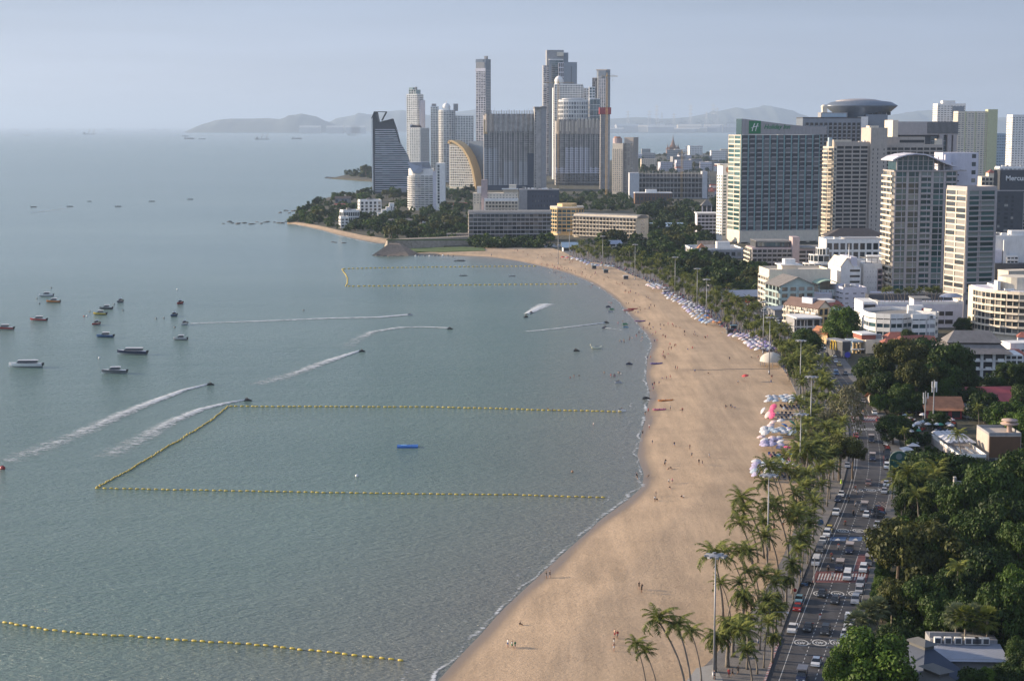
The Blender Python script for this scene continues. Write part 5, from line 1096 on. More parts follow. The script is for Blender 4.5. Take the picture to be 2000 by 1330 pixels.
for nm, lb, xl, xr, yb, yt, dep, rz, m_, wl in [('red_roof_hall','long low hall with a bright red metal roof at the right edge, behind the palms',1878,2030,800,762,18,.10,mat('red_metal_roof',(.33,.055,.06),.5,var=.2),W_CREAM),
  ('orange_roof_house','low restaurant with a faded orange and red roof between the trees',1810,1878,818,780,14,-.04,W_OTILE,W_RED),
  ('small_orange_house','small orange roofed house behind the white billboard',1708,1752,795,768,10,.05,W_OTILE,W_BEIGE),
  ('tiled_house','brown tiled house just behind the curved white building',1788,1830,690,660,14,.1,W_TILE,W_BEIGE),
  ('street_shop','low street shop with a white awning at the far end of the road',1430,1500,588,568,12,.2,W_CORR,W_BROWN),
  ('beach_office','white beach office with a blue roof at the far end of the beach',1100,1128,492,474,12,.05,W_LBLUE,W_WHITE),
  ('white_round_hall','low white hall with a curved pale roof among the dark trees above the palms',1192,1214,482,470,10,.3,W_CORR,W_WHITE),
  ('blue_roof_shed','wide shed with a light blue roof right of the sunlit hotel wing',1268,1335,448,436,18,.1,W_LBLUE,W_GREY),
  ('orange_panel_house','narrow house with a sunlit orange wall among the trees',1783,1800,806,772,8,.4,W_TILE,W_OTILE)]:
    b = Bld(nm, lb, xl, xr, yb, yt, dep, rz, walls=wl); w2, D, H = b.W/2, b.D, b.H; h_ = H*.5; b.mass(-w2, w2, 0, D, 0, h_); gable(b, -w2, w2, 0, D, h_, H-h_, m_, 1.2, across=False)
    b.face((-w2,0),(w2,0), .3, h_-.2, 1, max(2,int(b.W/4)), pier=1.2, slab=.4, d=.1, glassm=G_VOID); b.done()
# dome tent on the sand
t = thing('dome_tent', 'cream dome shaped beach shelter on posts at the top of the sand', 'shelter', g(1506,715)); q = MB()
q.lathe([(5.0,0),(4.6,1.6),(3.4,2.9),(1.6,3.7),(.01,3.9)], 20, 0, (0,0,2.2)); q.build('canopy', mat('tent_cream', (.55,.50,.42), .8), t, smooth=True); q = MB()
for k in range(8): q.tube([(4.6*math.cos(k*.785),4.6*math.sin(k*.785),0),(4.8*math.cos(k*.785),4.8*math.sin(k*.785),2.3)], .12, 5)
q.build('posts', W_GREY, t)
# ---- bottom right roofs
b = Bld('corrugated_roof_building', 'low building with a bright corrugated roof and roof vents, under the fan palms', 1830, 1962, 1342, 1287, 12, -.05, walls=W_GREY)
w2, D, H = b.W/2, b.D, b.H; b.mass(-w2, w2, 0, D, 0, H); q = MB(); n = 60
for i in range(n):
    x0 = -w2-.5+(b.W+1)*i/n; x1 = x0+(b.W+1)/n; xm = (x0+x1)/2
    q.quad((x0,-1,H-.2),(xm,-1,H-.1),(xm,7,H+.9),(x0,7,H+.8)); q.quad((xm,-1,H-.1),(x1,-1,H-.2),(x1,7,H+.8),(xm,7,H+.9))
q.build('roof', W_CORR, b.root); b.mass(-w2, w2, 7, D, H-1, H+1.6); b.mass(-w2, -w2+6, 8, 8.4, H+1.6, H+2.6); 
for k, x_ in enumerate((-w2+.6,-w2+2.5,-w2+4.4,-w2+6.3,-w2+8.2,w2-5,w2-3)): 
    q = MB(); q.box(x_,x_+1.3,6.0,6.9,H+.95,H+2.2,0); q.box(x_+.15,x_+1.15,5.94,5.99,H+1.1,H+2.05,1); q.build('roof_vent', [W_WHITE, W_DARK], b.root)
b.win += [(Vector((x_*3-9, -.04, H*.5)), 0, 1.6, 1.4, G_DARK) for x_ in range(7)]; b.done()
for lb, c, sz, zt in [('navy blue hipped roof house left of the corrugated roof', (1797,1350), (7.5,8.5), 9.6), ('grey brown pavilion with a concave capped roof at the bottom edge', (1826,1388), (6.5,7), 8), ('brown hipped roof cut by the bottom edge, under the corrugated roof', (1868,1422), (8,6), 7)]:
    p = g(*c); t = thing('pavilion', lb, 'pavilion', p, .5); q = MB(); a_, d_ = sz; q.box(-a_+1.6,a_-1.6,-d_+1.6,d_-1.6,0,2.5); q.build('wall', W_BEIGE, t)
    q = MB(); q.add([(-a_,-d_,2.3),(a_,-d_,2.3),(a_,d_,2.3),(-a_,d_,2.3),(-1,-2,zt-1),(1,-2,zt-1),(1,2,zt-1),(-1,2,zt-1)], [(0,1,5,4),(1,2,6,5),(2,3,7,6),(3,0,4,7),(4,5,6,7)]); q.build('roof', NAVY if c[0] < 1800 else mat('shingle_grey', (.12,.12,.115), .85), t)
    q = MB(); q.box(-1.1,1.1,-2.1,2.1,zt-1,zt-.2); q.add([(-1.8,-2.8,zt-.2),(1.8,-2.8,zt-.2),(1.8,2.8,zt-.2),(-1.8,2.8,zt-.2),(0,-1,zt+.6),(0,1,zt+.6)], [(0,1,4),(1,2,5,4),(2,3,5),(3,0,4,5)]); q.build('roof_cap', mat('shingle_grey', (.12,.12,.115)), t)
# ---- rooftop terrace, brown panel, round canopy
b = Bld('brown_panel_building', 'building end with a large ribbed brown panel and flat roof deck', 1930, 1993, 898, 850, 14, .0, walls=W_BEIGE)
w2, D, H = b.W/2, b.D, b.H; b.mass(-w2, w2, 0, D, 0, H); q = MB()
for i in range(40): q.box(-w2+.2+i*(b.W-.4)/40, -w2+.2+(i+.8)*(b.W-.4)/40, -.25, -.02, .8, H-.4)
q.build('brown_panel', W_BROWN, b.root); b.parapet(-w2, w2, 0, D, H, .8, .25, W_GREY)
q = MB(); q.lathe([(.8,0),(.8,2.2),(2.6,2.4),(2.9,2.7),(2.7,2.9),(1.6,3.0),(1.6,3.5),(2.6,3.6),(2.4,3.95),(.01,4.1)], 24, 0, (w2*.6,6,H)); q.build('round_canopy', mat('salmon_render', (.42,.31,.26), .8), b.root, smooth=True); b.win += [(Vector((w2*.9, -.04, H*.3)),0,1,1.4,G_DARK)]; b.done()
b = Bld('sun_terrace', 'raised paved terrace with white parasols in rows and a hedge edge', 1872, 1926, 906, 876, 34, .0, walls=W_GREY)
w2, D, H = b.W/2, b.D, b.H*.45; b.mass(-w2, w2, 0, D, 0, H, W_TAUPE); b.parapet(-w2, w2, 0, D, H, .9, .25, W_WHITE); TERR = (b.root.location.copy(), H, w2)
b.win += [(Vector((x_*3-6, -.04, H*.5)),0,1.8,1.6,G_DARK) for x_ in range(5)]; b.done()
b = Bld('market_canopy', 'long white ribbed canopy roof left of the terrace parasols', 1762, 1806, 812, 802, 6, 0); w2 = b.W/2; b.mass(-w2, w2, 0, 6, b.H-.5, b.H, W_CORR); [b.mass(x_*w2*2/5-w2, x_*w2*2/5-w2+.2, 0, .2, 0, b.H-.5, W_GREY) for x_ in range(6)]; b.done()
b = Bld('market_canopy', 'wide white ribbed canopy roof behind the terrace parasols', 1888, 1944, 820, 798, 12, 0); w2 = b.W/2; b.mass(-w2, w2, 0, 12, b.H-.5, b.H, W_CORR); b.slats((-w2,0),(w2,0), b.H, b.H+.15, 14, W_GREY, -11, .15); [b.mass(x_*w2*2/5-w2, x_*w2*2/5-w2+.2, 0, .2, 0, b.H-.5, W_GREY) for x_ in range(6)]; b.done()
# free standing concrete wall slab in the trees
t = thing('concrete_wall', 'tall narrow concrete wall standing among the dark trees', 'wall', g(1862,1052)); q = MB(); q.box(-.3,.3,0,1.2,0,zat(t.location.y,932)-1.5); q.box(.3,3.2,.1,.7,0,zat(t.location.y,940)-1.5); q.build('wall', W_CONC, t)
# ---- temple with wooden spires
b = Bld('wooden_temple', 'brown wooden temple with a tall central spire rising above far trees', 1303, 1328, 301, 285, 60, 0, walls=mat('dark_timber', (.19,.11,.075), .85, var=.2))
def spire(q, x, y, z, r_, h): q.lathe([(r_,0),(r_*.8,h*.12),(r_*.85,h*.14),(r_*.5,h*.3),(r_*.52,h*.33),(r_*.28,h*.5),(r_*.12,h*.7),(.05,h)], 8, 0, (x,y,z))
w2, H = b.W/2, b.H; b.poly([(-w2,0),(w2,0),(w2,50),(-w2,50)], 0, H*.4); b.poly([(-w2*.7,6),(w2*.7,6),(w2*.7,44),(-w2*.7,44)], H*.4, H*.8)
q = MB(); spire(q, 0, 25, H*.7, w2*.55, b.z(262)-H*.7); q.build('spire', b.M[0], b.root)
for sx_ in (-1,1):
    for sc, yy in ((.55,10),(.85,24)): q = MB(); spire(q, sx_*w2*sc, yy, H*.5, w2*.28, b.z(280)-H*.5); q.build('spire', b.M[0], b.root)
b.win += [(Vector((x_*w2*.3,-.1,H*.2)),0,w2*.12,H*.2,G_VOID) for x_ in (-2,-1,0,1,2)]; b.done()
# ---- tower cranes
def crane(label, x, yb, ytop, jl, jr, ang, mt=W_YEL):
    p = g(x, yb); t = thing('tower_crane', label, 'crane', p, ang); h = zat(p.y, ytop)-GZ; q = MB(); a_ = 1.1
    for sx_ in (-a_,a_):
        for sy_ in (-a_,a_): q.tube([(sx_,sy_,0),(sx_,sy_,h)], .14, 4)
    k = 0
    while k*3.2 < h-3:
        z_ = k*3.2; s_ = 1 if k%2 else -1
        for (ax,ay,bx,by) in ((-a_*s_,-a_,a_*s_,-a_),(-a_*s_,a_,a_*s_,a_),(-a_,-a_*s_,-a_,a_*s_)): q.tube([(ax,ay,z_),(bx,by,z_+3.2)], .08, 3, cap=False)
        k += 1
    q.build('mast', mt, t); q = MB()
    for yy in (-.7,.7): q.tube([(-jl,yy,h),(jr,yy,h)], .22, 4)
    q.tube([(-jl,0,h+1.6),(jr*.96,0,h+1.2)], .2, 4)
    x_ = -jl
    while x_ < jr-2: q.tube([(x_,-.7,h),(x_+1.2,0,h+1.5),(x_+2.4,-.7,h)], .12, 3, cap=False); x_ += 2.4
    q.build('jib', mt, t); q = MB(); q.tube([(0,0,h),(0,0,h+6)], [.9,.2], 4); q.tube([(0,0,h+6),(jr*.7,0,h+1.4)], .08, 3); q.tube([(0,0,h+6),(-jl,0,h+1.4)], .08, 3); q.build('tower_top', mt, t)
    q = MB(); q.box(-jl,-jl+4,-.9,.9,h-2.6,h); q.build('counterweight', W_WHITE if jl > 10 else W_GREY, t); q = MB(); q.box(.8,2.6,-1.2,.6,h-2.6,h-.2); q.build('cab', W_GREY, t)
    q = MB(); q.tube([(jr*.5,0,h),(jr*.5,0,h-5)], .08, 3); q.box(jr*.5-.5,jr*.5+.5,-.4,.4,h-6,h-5); q.build('hook_block', W_GREY, t)
crane('yellow tower crane rising beside the red formwork on the lift shaft', 1184, 385, 150, 8, 16, .1)
crane('orange tower crane reaching left of the tallest grey tower, white counterweight', 1090, 371, 163, 24, 26, .15)
crane('yellow tower crane above the long low concrete frame building', 1331, 388, 300, 6, 10, .3)
# ================================================================ plants
def leafmat(name, c0, c1, sub=.0):
    m = bpy.data.materials.new(name); m.use_nodes = True; T = NT(m)
    oi = T.n('ShaderNodeObjectInfo'); at = T.n('ShaderNodeAttribute', attribute_name='tint')
    m1 = T.n('ShaderNodeMath', {0: oi.outputs['Random'], 1: .6}, operation='MULTIPLY'); m2 = T.n('ShaderNodeMath', {0: at.outputs['Fac'], 1: m1.outputs[0]}, operation='ADD')
    m3 = T.n('ShaderNodeMath', {0: m2.outputs[0], 1: .26}, operation='SUBTRACT')
    r = T.n('ShaderNodeMix', {0: m3.outputs[0], 'A': (*c0,1), 'B': (*c1,1)}, data_type='RGBA')
    T.l(r.outputs['Result'], T.p.inputs['Base Color']); T.p.inputs['Roughness'].default_value = .55; T.p.inputs['Specular IOR Level'].default_value = .2
    T.p.inputs['Transmission Weight'].default_value = 0
    out = [n for n in T.t.nodes if n.type == 'OUTPUT_MATERIAL'][0]
    tr = T.n('ShaderNodeBsdfTranslucent', {'Color': r.outputs['Result']}); ms = T.n('ShaderNodeMixShader', {0: .18, 1: T.p.outputs[0], 2: tr.outputs[0]})
    T.l(ms.outputs[0], out.inputs['Surface']); return m
L_DARK = leafmat('leaf_dark', (.010,.024,.005), (.050,.088,.014)); L_BRIGHT = leafmat('leaf_bright', (.018,.045,.005), (.088,.15,.018)); L_OLIVE = leafmat('leaf_olive', (.026,.034,.007), (.11,.115,.026))
L_PALM = leafmat('palm_leaf', (.026,.046,.007), (.21,.225,.045)); L_SILVER = leafmat('fan_leaf', (.05,.07,.035), (.19,.215,.11)); L_BARE = leafmat('sparse_leaf', (.09,.09,.045), (.19,.18,.10))
BARK = mat('bark', (.13,.10,.075), .9, var=.3, vs=2, bump=.4, bs=6); PBARK = mat('palm_bark', (.19,.165,.135), .9, var=.3, vs=1.5); BBARK = mat('pale_bark', (.30,.27,.23), .9, var=.2)
def crown_mesh(name, seed, nl, shape='round', mt=L_DARK, leaf=.05, nclump=26, gap=0):
    """unit crown: radius 1 wide, clumps of many small leaf faces around boughs; z from 0 to ~1.4"""
    r = random.Random(seed); mb = MB(); tint = []; cl = []
    for k in range(nclump):
        u = (k+.5)/nclump; th = k*2.399+r.uniform(-.3,.3)
        if shape == 'round': zz = r.uniform(.12,1.0); rad = math.sqrt(max(.03, 1-((zz-.42)/.62)**2))*r.uniform(.45,.82); c = Vector((math.cos(th)*rad, math.sin(th)*rad, zz*1.15)); s = r.uniform(.17,.34)
        elif shape == 'flat': zz = r.uniform(.35,.75); rad = math.sqrt(u)*.86; c = Vector((math.cos(th)*rad, math.sin(th)*rad, zz-.25*rad*rad)); s = r.uniform(.13,.27)
        else: zz = u*1.9; rad = (.35+.3*math.sin(zz*1.9))*r.uniform(.6,1); c = Vector((math.cos(th)*rad, math.sin(th)*rad, zz)); s = r.uniform(.22,.34)
        cl.append((c, s, r.uniform(0,1)))
    tot = sum(s*s for _,s,_ in cl)
    for c, s, t in cl:
        n = int(nl*s*s/tot)
        for i in range(n):
            d = Vector((r.gauss(0,1), r.gauss(0,1), r.gauss(0,1)+.25)).normalized()
            rr = s*(.55+.5*r.random()**.6)*(1+.35*noise.noise(d*2.3+c*3))
            p = c + Vector((d.x*rr, d.y*rr, d.z*rr*.8))
            nrm = (d*1.1 + Vector((r.uniform(-1,1), r.uniform(-1,1), r.uniform(-.5,1)))).normalized()
            a = nrm.orthogonal().normalized(); a.rotate(Matrix.Rotation(r.uniform(0,6.28), 3, nrm)); b_ = nrm.cross(a)
            w_, l_ = leaf*r.uniform(.5,1), leaf*r.uniform(.8,1.6)
            mb.add([p-b_*l_, p+a*w_, p+b_*l_, p-a*w_], [(0,1,2,3)]); tv = max(0,min(1,t*.55+.45*r.random())); tint += [tv]*4
    me = mb.mesh(name, mt); A = me.attributes.new('tint','FLOAT','POINT'); A.data.foreach_set('value', tint); return me, cl
def trunk_mesh(name, seed, cl, mt=BARK, r0=.07, z0=-1.0):
    r = random.Random(seed+50); mb = MB(); top = Vector((r.uniform(-.05,.05), r.uniform(-.05,.05), .2))
    mb.tube([(0,0,z0),(r.uniform(-.03,.03),0,z0*.5),top], [r0*1.35,r0,r0*.75], 7)
    for c, s, t in cl[::2]:
        m_ = top.lerp(c,.5)+Vector((r.uniform(-.08,.08), r.uniform(-.08,.08), .06)); mb.tube([top*.6, m_, c], [r0*.5,r0*.3,r0*.1], 4, cap=False)
    return mb.mesh(name, mt)
TREES = {}
def mk(kind, seed, nl, shape, mt, leaf, nc, bark=BARK, r0=.07):
    me, cl = crown_mesh('crown', seed, nl, shape, mt, leaf, nc); TREES.setdefault(kind, []).append((me, trunk_mesh('trunk', seed, cl, bark, r0)))
for s_ in range(3): mk('dark', s_, 13000, 'round', L_DARK, .034, 44); mk('bright', 10+s_, 14000, 'round', L_BRIGHT, .034, 48); mk('olive', 20+s_, 11000, 'flat', L_OLIVE, .033, 52)
for s_ in range(2): mk('column', 30+s_, 3600, 'column', L_DARK, .05, 18); mk('bare', 40+s_, 2600, 'round', L_BARE, .035, 34, BBARK, .05)
for s_ in range(3): mk('fdark', 60+s_, 1500, 'round', L_DARK, .085, 20); mk('folive', 70+s_, 1400, 'flat', L_OLIVE, .085, 22); mk('fbright', 80+s_, 1400, 'round', L_BRIGHT, .085, 20)
NTREE = [0]
def tree(kind, x, yb, wpx, ytop=None, label=None, group=None, zscale=None, base=None):
    p = g(x, yb) if base is None else base; s = FPX/(p.y)*.99; rad = wpx/2/s
    me, tr = rnd.choice(TREES[kind]); h = (zat(p.y, ytop)-p.z) if ytop is not None else rad*1.7
    sh = {'column': 2.2, 'olive': .85, 'folive': .85}.get(kind, 1.42)      # crown height in crown units
    ch = min(h*.86, rad*sh*(1.25 if kind in ('olive','folive') else 1.5)); tz = ch/sh
    t = thing('tree', label, 'tree', p, 0, group)
    rz = rnd.uniform(0, 6.28)
    c = link('crown', me, t, (0,0,h-ch), rz); c.scale = (rad, rad, tz)
    k = link('trunk', tr, t, (0,0,h-ch), rz); k.scale = (rad, rad, max(tz, (h-ch)))
    k.location = (0,0,h-ch); NTREE[0] += 1
    return t
# --- labels that say where a plant stands: nearest thing one can find, with a rank when several share it
class Namer:
    def __init__(s): s.q = []
    def add(s, o, what, place, key): s.q.append((what, place, key, o))
    def flush(s):
        d = {}
        for what, place, key, o in s.q: d.setdefault((what, place), []).append((key, o))
        for (what, place), L in d.items():
            L.sort(key=lambda t: t[0])
            for i, (k, o) in enumerate(L):
                lb = f'{what} {place}' if len(L) == 1 else f'{what} {place}, {ORD(i)} from left'
                tag(o, lb)
def ORD(i):
    W_ = ['first','second','third','fourth','fifth','sixth','seventh','eighth','ninth','tenth']
    if i < 10: return W_[i]
    n = i+1; return f"{n}{'th' if 10 <= n%100 <= 20 else {1:'st',2:'nd',3:'rd'}.get(n%10,'th')}"
NM = Namer()
LAND = [('the green arch sign',1755,890),('the white billboard',1733,770),('the brown panel building',1960,870),('the red roof hall',1930,765),('the pitched roof hotel',1900,700),('the concrete wall',1860,1000),
 ('the corrugated roof',1895,1290),('the far red crossing',1690,815),('the near red crossing',1640,1125),('the blue road panels',1650,1052),('the domed sand shelter',1506,710),
 ('the teal gabled house',1556,585),('the low balcony hotel',1500,500),('the white mall',1400,492),('the lookout tower',1380,410),('the sunlit hotel wing',1190,440),('the hexagonal tower',1108,430),('the left hotel wing',990,440),
 ('the pool pavilion',890,462),('the round white hotel',822,370),('the white villa',724,405),('the long white house',685,425),('the cove beach',640,448),('the dark curved tower',762,330),('the stone sea wall',820,480),
 ('the beach office',1113,483),('the unfinished building',1310,360),('the wooden temple',1315,285),('the curved white building',1770,640),('the podium garden',1790,590),('the yellow roadside sign',1650,690),('the sun terrace',1900,870),('the parasol market',1800,830),
 ('the near palm clump',1290,1280),('the nearest 40 circles',1600,1255),('the white gabled tower house',1655,550),('the beige hotel',965,400),('the sail hotel',905,330),('the grey terrace block',1385,445),('the bottom right corner',1960,1320),('the roadside hedge',1712,1140),('the orange roof house',1842,785)]
def where(x, y, only=None):
    best = min(LAND, key=lambda l: (l[1]-x)**2 + ((l[2]-y)*1.3)**2); dx, dy = x-best[1], (y-best[2])
    if abs(dx) > abs(dy)*1.1: w_ = 'left of' if dx < 0 else 'right of'
    else: w_ = 'beyond' if dy < 0 else 'in front of'
    if abs(dx) < 12 and abs(dy) < 10: w_ = 'close to'
    return f'{w_} {best[0]}'
KIND_TXT = {'dark': 'dense dark green tree', 'bright': 'bright green leafy tree', 'olive': 'spreading olive green tree', 'column': 'narrow leafy tree', 'bare': 'sparse pale branched tree', 'fdark': 'dark green tree', 'folive': 'olive green tree', 'fbright': 'mid green tree'}
GR = {'f': 'trees of the wooded belt', 'n': 'trees beside the road and gardens'}
def T_(kind, x, yt, w_, yb):
    t = tree(kind, x, yb, w_, yt, None, GR['f' if kind[0] == 'f' else 'n']); NM.add(t, KIND_TXT[kind], where(x, (yt+yb)/2), x)
# hand placed trees: kind, x, top, width, foot
for a in [('bright',1700,1222,205,1392),('dark',1745,1215,90,1330),('bright',1640,1262,80,1400),('olive',1792,1016,215,1180),('olive',1752,1046,110,1170),('dark',1850,1035,150,1190),('column',1722,1120,40,1215),
 ('dark',1800,1120,130,1270),('olive',1760,1135,110,1262),('dark',1862,1100,130,1262),('dark',1922,1062,150,1230),('dark',1962,1128,150,1300),('dark',1838,1165,110,1290),('dark',1902,1150,120,1285),('bright',1975,1105,110,1260),
 ('dark',1930,895,160,1085),('dark',1988,872,140,1060),('dark',1885,925,140,1090),('dark',1962,955,160,1140),('dark',1902,990,130,1150),('bright',1850,1040,70,1150),('dark',1995,1010,120,1190),
 ('dark',1842,874,150,1000),('dark',1796,876,100,985),('dark',1890,884,100,995),('bright',1812,892,80,1000),('dark',1775,1170,90,1262),('dark',1995,1180,90,1300),('dark',1900,1298,90,1400),('dark',1962,1290,90,1400),('bright',1925,1302,60,1400),('dark',1985,1240,60,1345),('dark',2010,1260,110,1380),
 ('dark',1744,806,72,868),('dark',1712,690,92,776),('olive',1758,662,104,790),('dark',1806,654,110,770),('dark',1852,664,112,776),('bright',1832,700,96,802),('olive',1790,706,96,802),('dark',1728,722,84,800),('dark',1692,694,54,762),('dark',1882,694,66,772),('olive',1700,735,60,792),('dark',1760,745,70,808),
 ('bright',1644,596,80,672),('dark',1574,638,74,704),('dark',1922,762,74,826),('bright',1968,776,94,872),('dark',1995,745,60,822),('bright',1985,802,90,880),('dark',1902,752,54,804),('dark',1868,752,56,806),('dark',1965,704,60,762),('dark',1994,704,64,770),('dark',1948,735,50,775),('bright',1718,765,44,806),('dark',1755,770,50,812),('dark',1790,762,46,812),('dark',1830,800,50,838),('dark',1772,640,42,690),
 ('bare',1650,745,92,862),('bare',1610,800,60,880),('olive',1640,850,84,940),('olive',1608,862,70,940),('bare',1590,830,50,900),('olive',1665,870,56,935),
 ('dark',1905,612,46,650),('dark',1880,618,40,655),('dark',1930,620,30,655),('dark',1560,690,50,745),('dark',1740,1010,50,1080),('bright',1765,1005,60,1085),('dark',1820,995,80,1095),('dark',1780,930,80,1040),('dark',1830,930,70,1060)]: T_(*a)
# woodland too thick and far to count
def wood(name, polys, n, hm, seed, label, leaves=240, mt=None):
    r = random.Random(seed); mb = MB(); tint = []
    protos = []
    for q in range(4):
        me, _ = crown_mesh('clump', 900+q+seed, leaves, 'round', L_DARK, .13, 14); vs = [v.co.copy() for v in me.vertices]; protos.append(vs)
    for poly, cnt in polys:
        xs = [p[0] for p in poly]; ys = [p[1] for p in poly]; k = 0; t = 0
        while k < cnt and t < cnt*30:
            t += 1; x, y = r.uniform(min(xs),max(xs)), r.uniform(min(ys),max(ys))
            if not in_poly((x,y), poly): continue
            p = g(x, y)
            if not clear(p): continue
            k += 1; h = r.uniform(*hm); rad = h*r.uniform(.5,.8); vs = protos[k%4]; ca, sa = math.cos(k*1.7)*rad, math.sin(k*1.7)*rad; zz = h/1.4; b0 = len(mb.v); tt = r.random()*.75
            mb.v += [(p.x+v.x*ca-v.y*sa, p.y+v.x*sa+v.y*ca, p.z-h*.12+v.z*zz*1.1) for v in vs]; nq = len(vs)//4
            mb.f += [(b0+4*i, b0+4*i+1, b0+4*i+2, b0+4*i+3) for i in range(nq)]; mb.m += [0]*nq
            for i in range(nq): tint += [max(0,min(1,tt+r.uniform(-.1,.35)))]*4
    o = mb.build(name, mt or L_DARK); A = o.data.attributes.new('tint','FLOAT','POINT'); A.data.foreach_set('value', tint); tag(o, label, 'trees', kind='stuff')
# hedge shrubs by the pavement
for i in range(9): y = 1215-i*15; T_('bright', RR(y)+36-i*1.2, y-46, 34, y)
# scattered belts
def in_poly(p, poly):
    x, y = p; c = False; n = len(poly)
    for i in range(n):
        (x1,y1),(x2,y2) = poly[i], poly[i-1]
        if (y1 > y) != (y2 > y) and x < (x2-x1)*(y-y1)/(y2-y1)+x1: c = not c
    return c
FOOT = []
for o in [o for o in COL.objects if o.type == 'EMPTY' and o.parent is None]:
    bb = [c for c in o.children if c.name.startswith('wall') and c.type == 'MESH']
    if bb and bb[0].data.vertices:
        vs = bb[0].data.vertices; xs = [v.co.x for v in vs]; ys = [v.co.y for v in vs]
        FOOT.append((o.location.copy(), o.rotation_euler.z, min(xs)-2.5, max(xs)+2.5, min(ys)-2.5, max(ys)+2.5))
def clear(p):
    for loc, rz, x0, x1, y0, y1 in FOOT:
        d = Vector((p.x-loc.x, p.y-loc.y, 0)); d.rotate(Matrix.Rotation(-rz, 3, 'Z'))
        if x0 < d.x < x1 and y0 < d.y < y1: return False
    return True
def belt(poly, n, hm, kinds, seed, minpx=9):
    r = random.Random(seed); done = []; tries = 0
    xs = [p[0] for p in poly]; ys = [p[1] for p in poly]
    while len(done) < n and tries < n*40:
        tries += 1; x, y = r.uniform(min(xs),max(xs)), r.uniform(min(ys),max(ys))
        if not in_poly((x,y), poly): continue
        if any(abs(x-a) < minpx and abs(y-b) < minpx*.42 for a,b in done): continue
        p = g(x, y)
        if not clear(p): continue
        done.append((x,y)); h = r.uniform(*hm); k = r.choice(kinds); s = FPX/p.y; w_ = h*s*r.uniform(1.0,1.45)
        t = tree(k, x, y, w_, px((p.x,p.y,p.z+h))[1], None, GR['f']); NM.add(t, KIND_TXT[k], where(x, y-8), x)
FK = ['fdark','fdark','fdark','folive','fbright']
belt([(572,432),(596,408),(640,388),(700,378),(720,392),(706,420),(690,448),(668,448),(628,438)], 26, (8,13), FK, 1)
belt([(682,450),(700,430),(760,424),(830,430),(912,432),(912,458),(840,464),(790,470),(770,468),(740,462)], 34, (9,13), FK, 2)
belt([(690,384),(730,376),(800,384),(796,398),(770,398),(700,396)], 12, (9,14), FK, 3)
belt([(852,378),(924,374),(922,412),(866,424),(850,410)], 16, (9,15), FK, 4)
belt([(915,476),(1076,473),(1078,482),(1000,484),(915,482)], 12, (7,10), ['fdark','fbright'], 5)
belt([(1016,408),(1110,398),(1235,390),(1240,414),(1140,412),(1078,418)], 16, (9,14), FK, 6)
belt([(1240,402),(1400,398),(1402,424),(1360,448),(1280,440),(1242,424)], 26, (9,14), FK, 7)
belt([(1242,452),(1360,455),(1400,470),(1350,500),(1300,505),(1240,494),(1190,484),(1150,476),(1160,470)], 28, (9,14), FK, 8)
belt([(1300,508),(1348,512),(1440,524),(1490,540),(1496,575),(1440,570),(1370,548)], 24, (9,13), FK+['fbright'], 9, 12)
belt([(1242,308),(1420,303),(1420,330),(1390,336),(1240,338)], 26, (12,20), ['fdark','folive'], 10)
belt([(1200,318),(1240,314),(1244,380),(1230,392)], 6, (12,18), ['fdark'], 11)
belt([(660,347),(720,351),(760,353),(880,361),(920,362),(920,345),(740,338)], 16, (18,30), ['fdark','folive'], 12)
belt([(1940,385),(1975,345),(1950,300),(1975,300),(2000,420)], 8, (12,20), ['fdark'], 13)
NM.flush()
wood('woodland', [([(560,436),(596,406),(640,386),(700,377),(728,374),(800,380),(850,380),(924,374),(924,470),(880,474),(800,474),(765,468),(700,458),(628,440)], 330),
   ([(915,479),(1076,478),(1076,485),(915,485)], 40),([(1016,380),(1240,378),(1240,414),(1140,412),(1016,412)], 120)], 0, (5,10), 5, 'thick low woodland covering the headland around the villas')
wood('woodland', [([(1240,400),(1405,398),(1405,470),(1352,500),(1490,530),(1500,585),(1440,572),(1350,548),(1240,512),(1150,480),(1150,470),(1240,465)], 360),([(1215,497),(1300,512),(1400,545),(1490,585),(1496,560),(1350,520),(1250,500)], 90),([(1240,306),(1425,302),(1425,336),(1240,340)], 150),
   ([(1198,330),(1240,330),(1240,400),(1198,400)], 30),([(1560,310),(2040,310),(2040,420),(1940,450),(1560,400)], 120)], 0, (6,11), 6, 'thick dark woodland between the hotels behind the palm row')
wood('woodland', [([(658,346),(720,350),(760,352),(880,360),(920,362),(920,342),(740,338),(690,340)], 90)], 0, (12,22), 7, 'wooded crest of the low point behind the dark tower')
wood('woodland', [([(2010,470),(2900,470),(3300,1500),(2060,1500)], 420),([(2050,310),(3000,310),(2900,470),(2010,470)], 260)], 0, (7,12), 11, 'wooded gardens continuing inland past the right edge')
wood('undergrowth', [([(1745,800),(1760,900),(1760,1060),(1740,1200),(1700,1330),(2060,1330),(2060,900),(1900,900)], 420)], 0, (2.2,5), 8, 'dark shrubs and undergrowth filling the gardens at the lower right', 420)
wood('undergrowth', [([(1690,700),(1880,680),(2010,740),(2010,880),(1940,800),(1740,800)], 160)], 0, (2.2,4.5), 9, 'shrubs and garden plants below the large trees beside the road')

